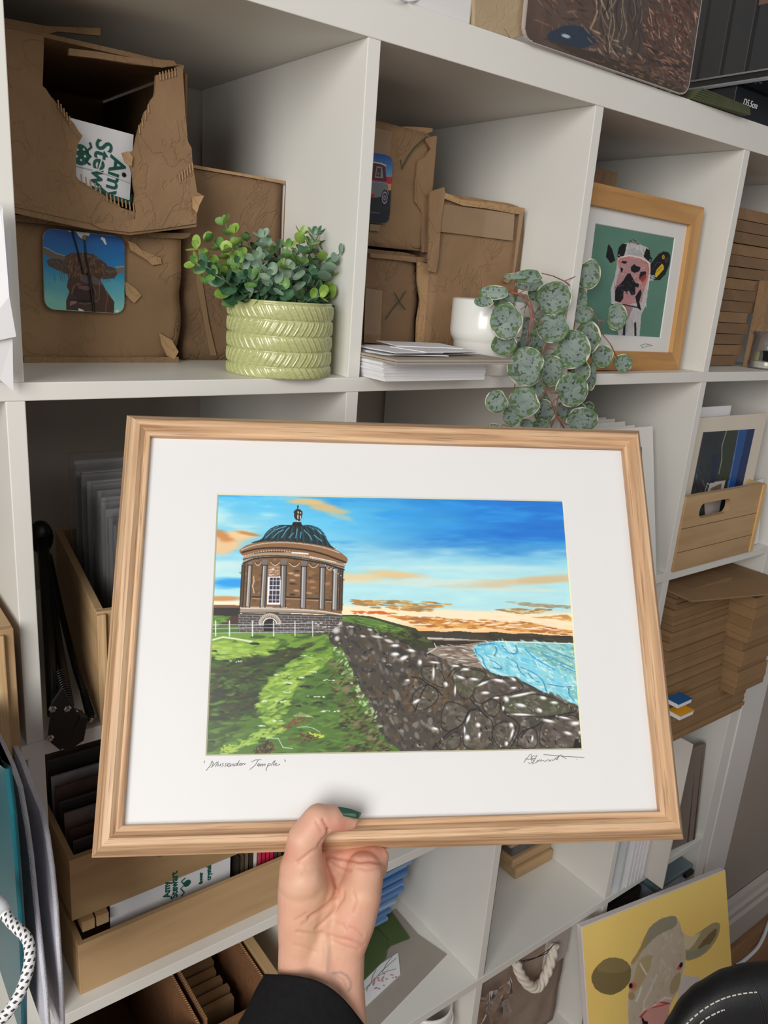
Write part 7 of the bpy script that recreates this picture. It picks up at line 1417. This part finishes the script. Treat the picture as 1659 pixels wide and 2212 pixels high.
# webbing and palm fill
for a, b, r in ((Hp(665, 1905, 2), Hp(690, 1930, 0), 15), (Hp(700, 1990, 0), Hp(690, 1940, 2), 16), (Hp(740, 1960, -2), Hp(760, 1900, -6), 13), (Hp(655, 1880, 2), Hp(675, 1870, -4), 12)):
    raw.tube([a, b], r / 1000, 16); raw.ball(a, r / 1000, 16); raw.ball(b, r / 1000, 16)
ro = raw.build('hand_raw', None, None)
rm = ro.modifiers.new('r', 'REMESH'); rm.mode = 'VOXEL'; rm.voxel_size = 0.0011; rm.adaptivity = 0
smo = ro.modifiers.new('s', 'SMOOTH'); smo.factor = 0.6; smo.iterations = 14
bpy.context.view_layer.update(); dg = bpy.context.evaluated_depsgraph_get(); me = bpy.data.meshes.new_from_object(ro.evaluated_get(dg)); bpy.data.objects.remove(ro, do_unlink=True)
n = len(me.vertices); co = np.empty(n * 3); me.vertices.foreach_get('co', co); co = co.reshape(-1, 3); no = np.empty(n * 3); me.vertices.foreach_get('normal', no); no = no.reshape(-1, 3)
d = co - np.array(CAM); w = d @ np.array(CF); pu = 829.5 + FPX * (d @ np.array(CR)) / w; pv = 1106 - FPX * (d @ np.array(CU)) / w
facing = np.clip(-(no * (d / np.linalg.norm(d, axis=1)[:, None])).sum(1), 0, 1) ** .5; front = w < 0.575
facing = facing * (w < 0.60)
def segd(pts):
    best = np.full(n, 1e9)
    for (x0, y0), (x1, y1) in zip(pts, pts[1:]):
        dx, dy = x1 - x0, y1 - y0; t = np.clip(((pu - x0) * dx + (pv - y0) * dy) / (dx * dx + dy * dy + 1e-9), 0, 1); best = np.minimum(best, np.hypot(pu - x0 - t * dx, pv - y0 - t * dy))
    return best
z8 = lambda *q: [(520 + x / 3.935, 1650 + y / 3.935) for x, y in q]
creases = [(z8((660, 715), (600, 745), (540, 790), (480, 830)), 3.2, .75), (z8((745, 560), (735, 610), (700, 640), (665, 690)), 3.0, .9), (z8((700, 470), (725, 520), (745, 565)), 3.0, .8), (z8((640, 490), (670, 540), (690, 580)), 3, .35),
           (z8((735, 780), (745, 860), (790, 960), (815, 1050), (800, 1130), (740, 1200), (660, 1260), (580, 1310)), 4.0, 1.15), (z8((740, 790), (850, 860), (930, 900)), 4.0, .6), (z8((730, 770), (860, 800), (1000, 830), (1100, 825), (1210, 850)), 3.6, .9),
           (z8((870, 1080), (860, 1150), (800, 1250), (720, 1330), (640, 1400)), 3.6, .7), (z8((960, 1080), (985, 1180), (960, 1260)), 3.4, .4), (z8((560, 1270), (500, 1310), (460, 1330)), 3, .4), (z8((640, 1280), (580, 1330), (520, 1370)), 3, .35),
           (z8((480, 1430), (600, 1440), (700, 1440), (800, 1470), (920, 1500), (1040, 1540)), 3.6, .6), (z8((460, 1540), (560, 1560), (640, 1600)), 3.4, .3), (z8((780, 1500), (900, 1560), (1000, 1580)), 3.4, .35), (z8((800, 1340), (870, 1370), (900, 1420)), 3.2, .4), (z8((930, 1390), (1000, 1420), (1040, 1460)), 3.2, .4),
           (z8((1000, 880), (1080, 900), (1180, 880)), 3.4, .3), (z8((560, 860), (520, 940)), 3, .15)]
disp = np.zeros(n); dark = np.zeros(n)
for pts, wd_, dep in creases:
    q = np.exp(-(segd(pts) / wd_) ** 2) * facing; disp -= q * dep * .0016; dark = np.maximum(dark, q * min(1, dep))
for pts, wd_, dep in ((z8((725, 1450), (735, 1600), (720, 1760)), 5, .5), (z8((690, 1480), (690, 1700)), 4, .3), (z8((905, 1340), (880, 1460), (860, 1560)), 5, .35), (z8((640, 930), (600, 1100)), 9, .4), (z8((720, 1010), (700, 1090)), 8, .4)):
    q = np.exp(-(segd(pts) / wd_) ** 2) * facing; disp += q * dep * .0009
# fleshy thumb pad and heel
for (x, y), R_, dep in ((z8((830, 520))[0], 16, 1.2), (z8((580, 960))[0], 38, 3.0), (z8((1080, 1120))[0], 30, 2.2), (z8((960, 765))[0], 14, 1.2), (z8((1120, 765))[0], 16, 1.2), (z8((470, 640))[0], 16, .5)):
    disp += np.exp(-((pu - x) ** 2 + (pv - y) ** 2) / R_ ** 2) * facing * dep * .001
for (x, y), R_, dep in ((z8((820, 900))[0], 22, 3.2), (z8((860, 1120))[0], 16, 1.4), (z8((700, 1430))[0], 14, .5)): disp -= np.exp(-((pu - x) ** 2 + (pv - y) ** 2) / R_ ** 2) * facing * dep * .001
co2 = co + no * disp[:, None]
fine = np.array([mnoise.noise(Vector((float(a) * 420, float(b) * 420, float(c_) * 420))) for a, b, c_ in co]); co2 += no * (fine * .00010)[:, None]
me.vertices.foreach_set('co', co2.ravel()); me.update()
mid = np.array([mnoise.noise(Vector((float(a) * 70, float(b) * 70, float(c_) * 70))) for a, b, c_ in co])
base = np.array(s2l((214 / 255, 170 / 255, 145 / 255))); pink = np.array(s2l((206 / 255, 134 / 255, 116 / 255))); yel = np.array(s2l((212 / 255, 170 / 255, 130 / 255))); red = np.array(s2l((186 / 255, 104 / 255, 84 / 255)))
def spot(x, y, R_): return np.exp(-((pu - x) ** 2 + (pv - y) ** 2) / R_ ** 2)
pk_ = np.clip(.25 + .45 * mid + .8 * spot(*z8((850, 520))[0], 26) + .75 * spot(*z8((1080, 770))[0], 34) + .6 * spot(*z8((860, 760))[0], 26) + .4 * spot(*z8((950, 1480))[0], 34) + .35 * spot(*z8((400, 760))[0], 26) + .4 * spot(*z8((330, 780))[0], 14), 0, 1)
yl_ = np.clip(.8 * spot(*z8((700, 1150))[0], 40) + .5 * spot(*z8((600, 1500))[0], 50) + .4 * spot(*z8((1000, 1100))[0], 40), 0, 1) * .6
c3 = base * (1 - pk_[:, None] * .7) + pink * pk_[:, None] * .7; c3 = c3 * (1 - yl_[:, None]) + yel * yl_[:, None]
c3 = c3 * (1 - dark[:, None] * .55) + red * dark[:, None] * .55
# small crescent tattoo on the inner wrist and a faint vein
tat = np.exp(-(segd(z8((780, 1780), (850, 1772), (900, 1800), (935, 1850), (935, 1900), (915, 1930))) / 2.6) ** 2) * facing * .6 + np.exp(-(segd(z8((800, 1790), (870, 1830), (900, 1900))) / 2.2) ** 2) * facing * .3
vein = np.exp(-(segd(z8((760, 1560), (735, 1660), (745, 1780), (790, 1870))) / 4.5) ** 2) * facing * .28
c3 = c3 * (1 - tat[:, None]) + np.array(s2l((.36, .40, .42))) * tat[:, None]; c3 = c3 * (1 - vein[:, None]) + np.array(s2l((.62, .58, .54))) * vein[:, None]
ca = me.color_attributes.new('Col', 'FLOAT_COLOR', 'POINT'); ca.data.foreach_set('color', np.concatenate([c3, np.ones((n, 1))], 1).ravel().astype(np.float32))
me.polygons.foreach_set('use_smooth', [True] * len(me.polygons))
sk = N('skin'); a_ = sk.n('ShaderNodeVertexColor', layer_name='Col'); sk.l(a_.outputs['Color'], sk.b.inputs['Base Color']); sk.b.inputs['Roughness'].default_value = 0.5; sk.b.inputs['Specular IOR Level'].default_value = 0.4
sk.b.inputs['Subsurface Weight'].default_value = 0.18; sk.b.inputs['Subsurface Radius'].default_value = (1.0, 0.35, 0.2); sk.b.inputs['Subsurface Scale'].default_value = 0.006
cn = sk.n('ShaderNodeTexCoord').outputs['Object']; v1 = sk.n('ShaderNodeTexVoronoi', i_Scale=1500.0); sk.l(cn, v1.inputs['Vector']); sk.bump(v1.outputs['Distance'], 0.12, 0.0003)
me.materials.clear(); me.materials.append(sk.m); ho = bpy.data.objects.new('hand_and_forearm', me); COL.objects.link(ho); own(ho, person)
# nail: long, green, seen nearly edge-on along the top of the thumb end
nm = MB(); nl, nw = 12, 10; vs = []
na = Fl(721, 1745, .0150); nb = Fl(780, 1757, .0120); nax = (nb - na); out = (MF.to_3x3() @ Vector((0.16, 0.86, 0.50))).normalized(); side = nax.normalized().cross(out).normalized(); out = side.cross(nax.normalized()).normalized()
for i in range(nl + 1):
    t = i / nl; wdt = .0056 * (1 - .25 * t) * (min(1, (1.0 - t) / .18) ** .5 if t > .82 else 1) * (.75 + .25 * min(1, t / .15))
    for j in range(nw + 1):
        s_ = -1 + 2 * j / nw; p = na + nax * t + side * wdt * s_ - out * (.0030 * s_ * s_) + out * (.0012 * math.sin(t * math.pi)) + out * .0002; vs.append(tuple(p))
nm.add(vs, [(i * (nw + 1) + j, i * (nw + 1) + j + 1, (i + 1) * (nw + 1) + j + 1, (i + 1) * (nw + 1) + j) for i in range(nl) for j in range(nw)])
o = W(nm, 'thumbnail', mat('green_nail_polish', rgb(36, 78, 60), 0.15, 0.05, 40, coat=0.6), person, smooth=True); o['label'] = 'long dark green painted thumbnail'; sd = o.modifiers.new('t', 'SOLIDIFY'); sd.thickness = 0.0007; sd.offset = 0
# black sleeve
sv = MB(); na_, nr_ = 64, 30; vs = []
for j in range(nr_ + 1):
    t = j / nr_
    for i in range(na_):
        th = 2 * math.pi * i / na_; c_, s_ = math.cos(th), math.sin(th)
        vr = 2104 + 118 * ((1 + c_) / 2) ** 3.2 + (40 if s_ < 0 else 0) * (-s_); v = vr + (2680 - vr) * t
        fl2 = min(1, (v - 2090) / 130); au = 104 + 12 * fl2 + (60 * t); cu = 691 - 20 * max(0, fl2) - 10 * t; lump = 3.0 * mnoise.noise(Vector((c_ * 2, s_ * 2, t * 9))) + 1.4 * math.sin(t * 34 + th * 2) * min(1, t * 6)
        hem = 1.5 if t < .07 else 0
        u = cu + (au + hem + lump) * c_ - (26 * fl2 if c_ < 0 else 0) * (-c_) * -1 * -1; dz = (24 + lump * .25 + 4 * fl2 + 8 * t) * s_ + 36 * max(0, (v - 2250) / 370) + 2
        vs.append(tuple(Hp(u, v, dz)))
sv.add(vs, [(j * na_ + i, j * na_ + (i + 1) % na_, (j + 1) * na_ + (i + 1) % na_, (j + 1) * na_ + i) for j in range(nr_) for i in range(na_)])
o = W(sv, 'sleeve', mat('black_knit', rgb(17, 16, 18), 0.9, 0.2, 200, bump=0.3, bscale=900, spec=0.2), person, smooth=True); o['label'] = 'black fabric sleeve cuff'; sd = o.modifiers.new('t', 'SOLIDIFY'); sd.thickness = 0.0022; sd.offset = 1; sb = o.modifiers.new('s', 'SUBSURF'); sb.levels = 1; sb.render_levels = 1
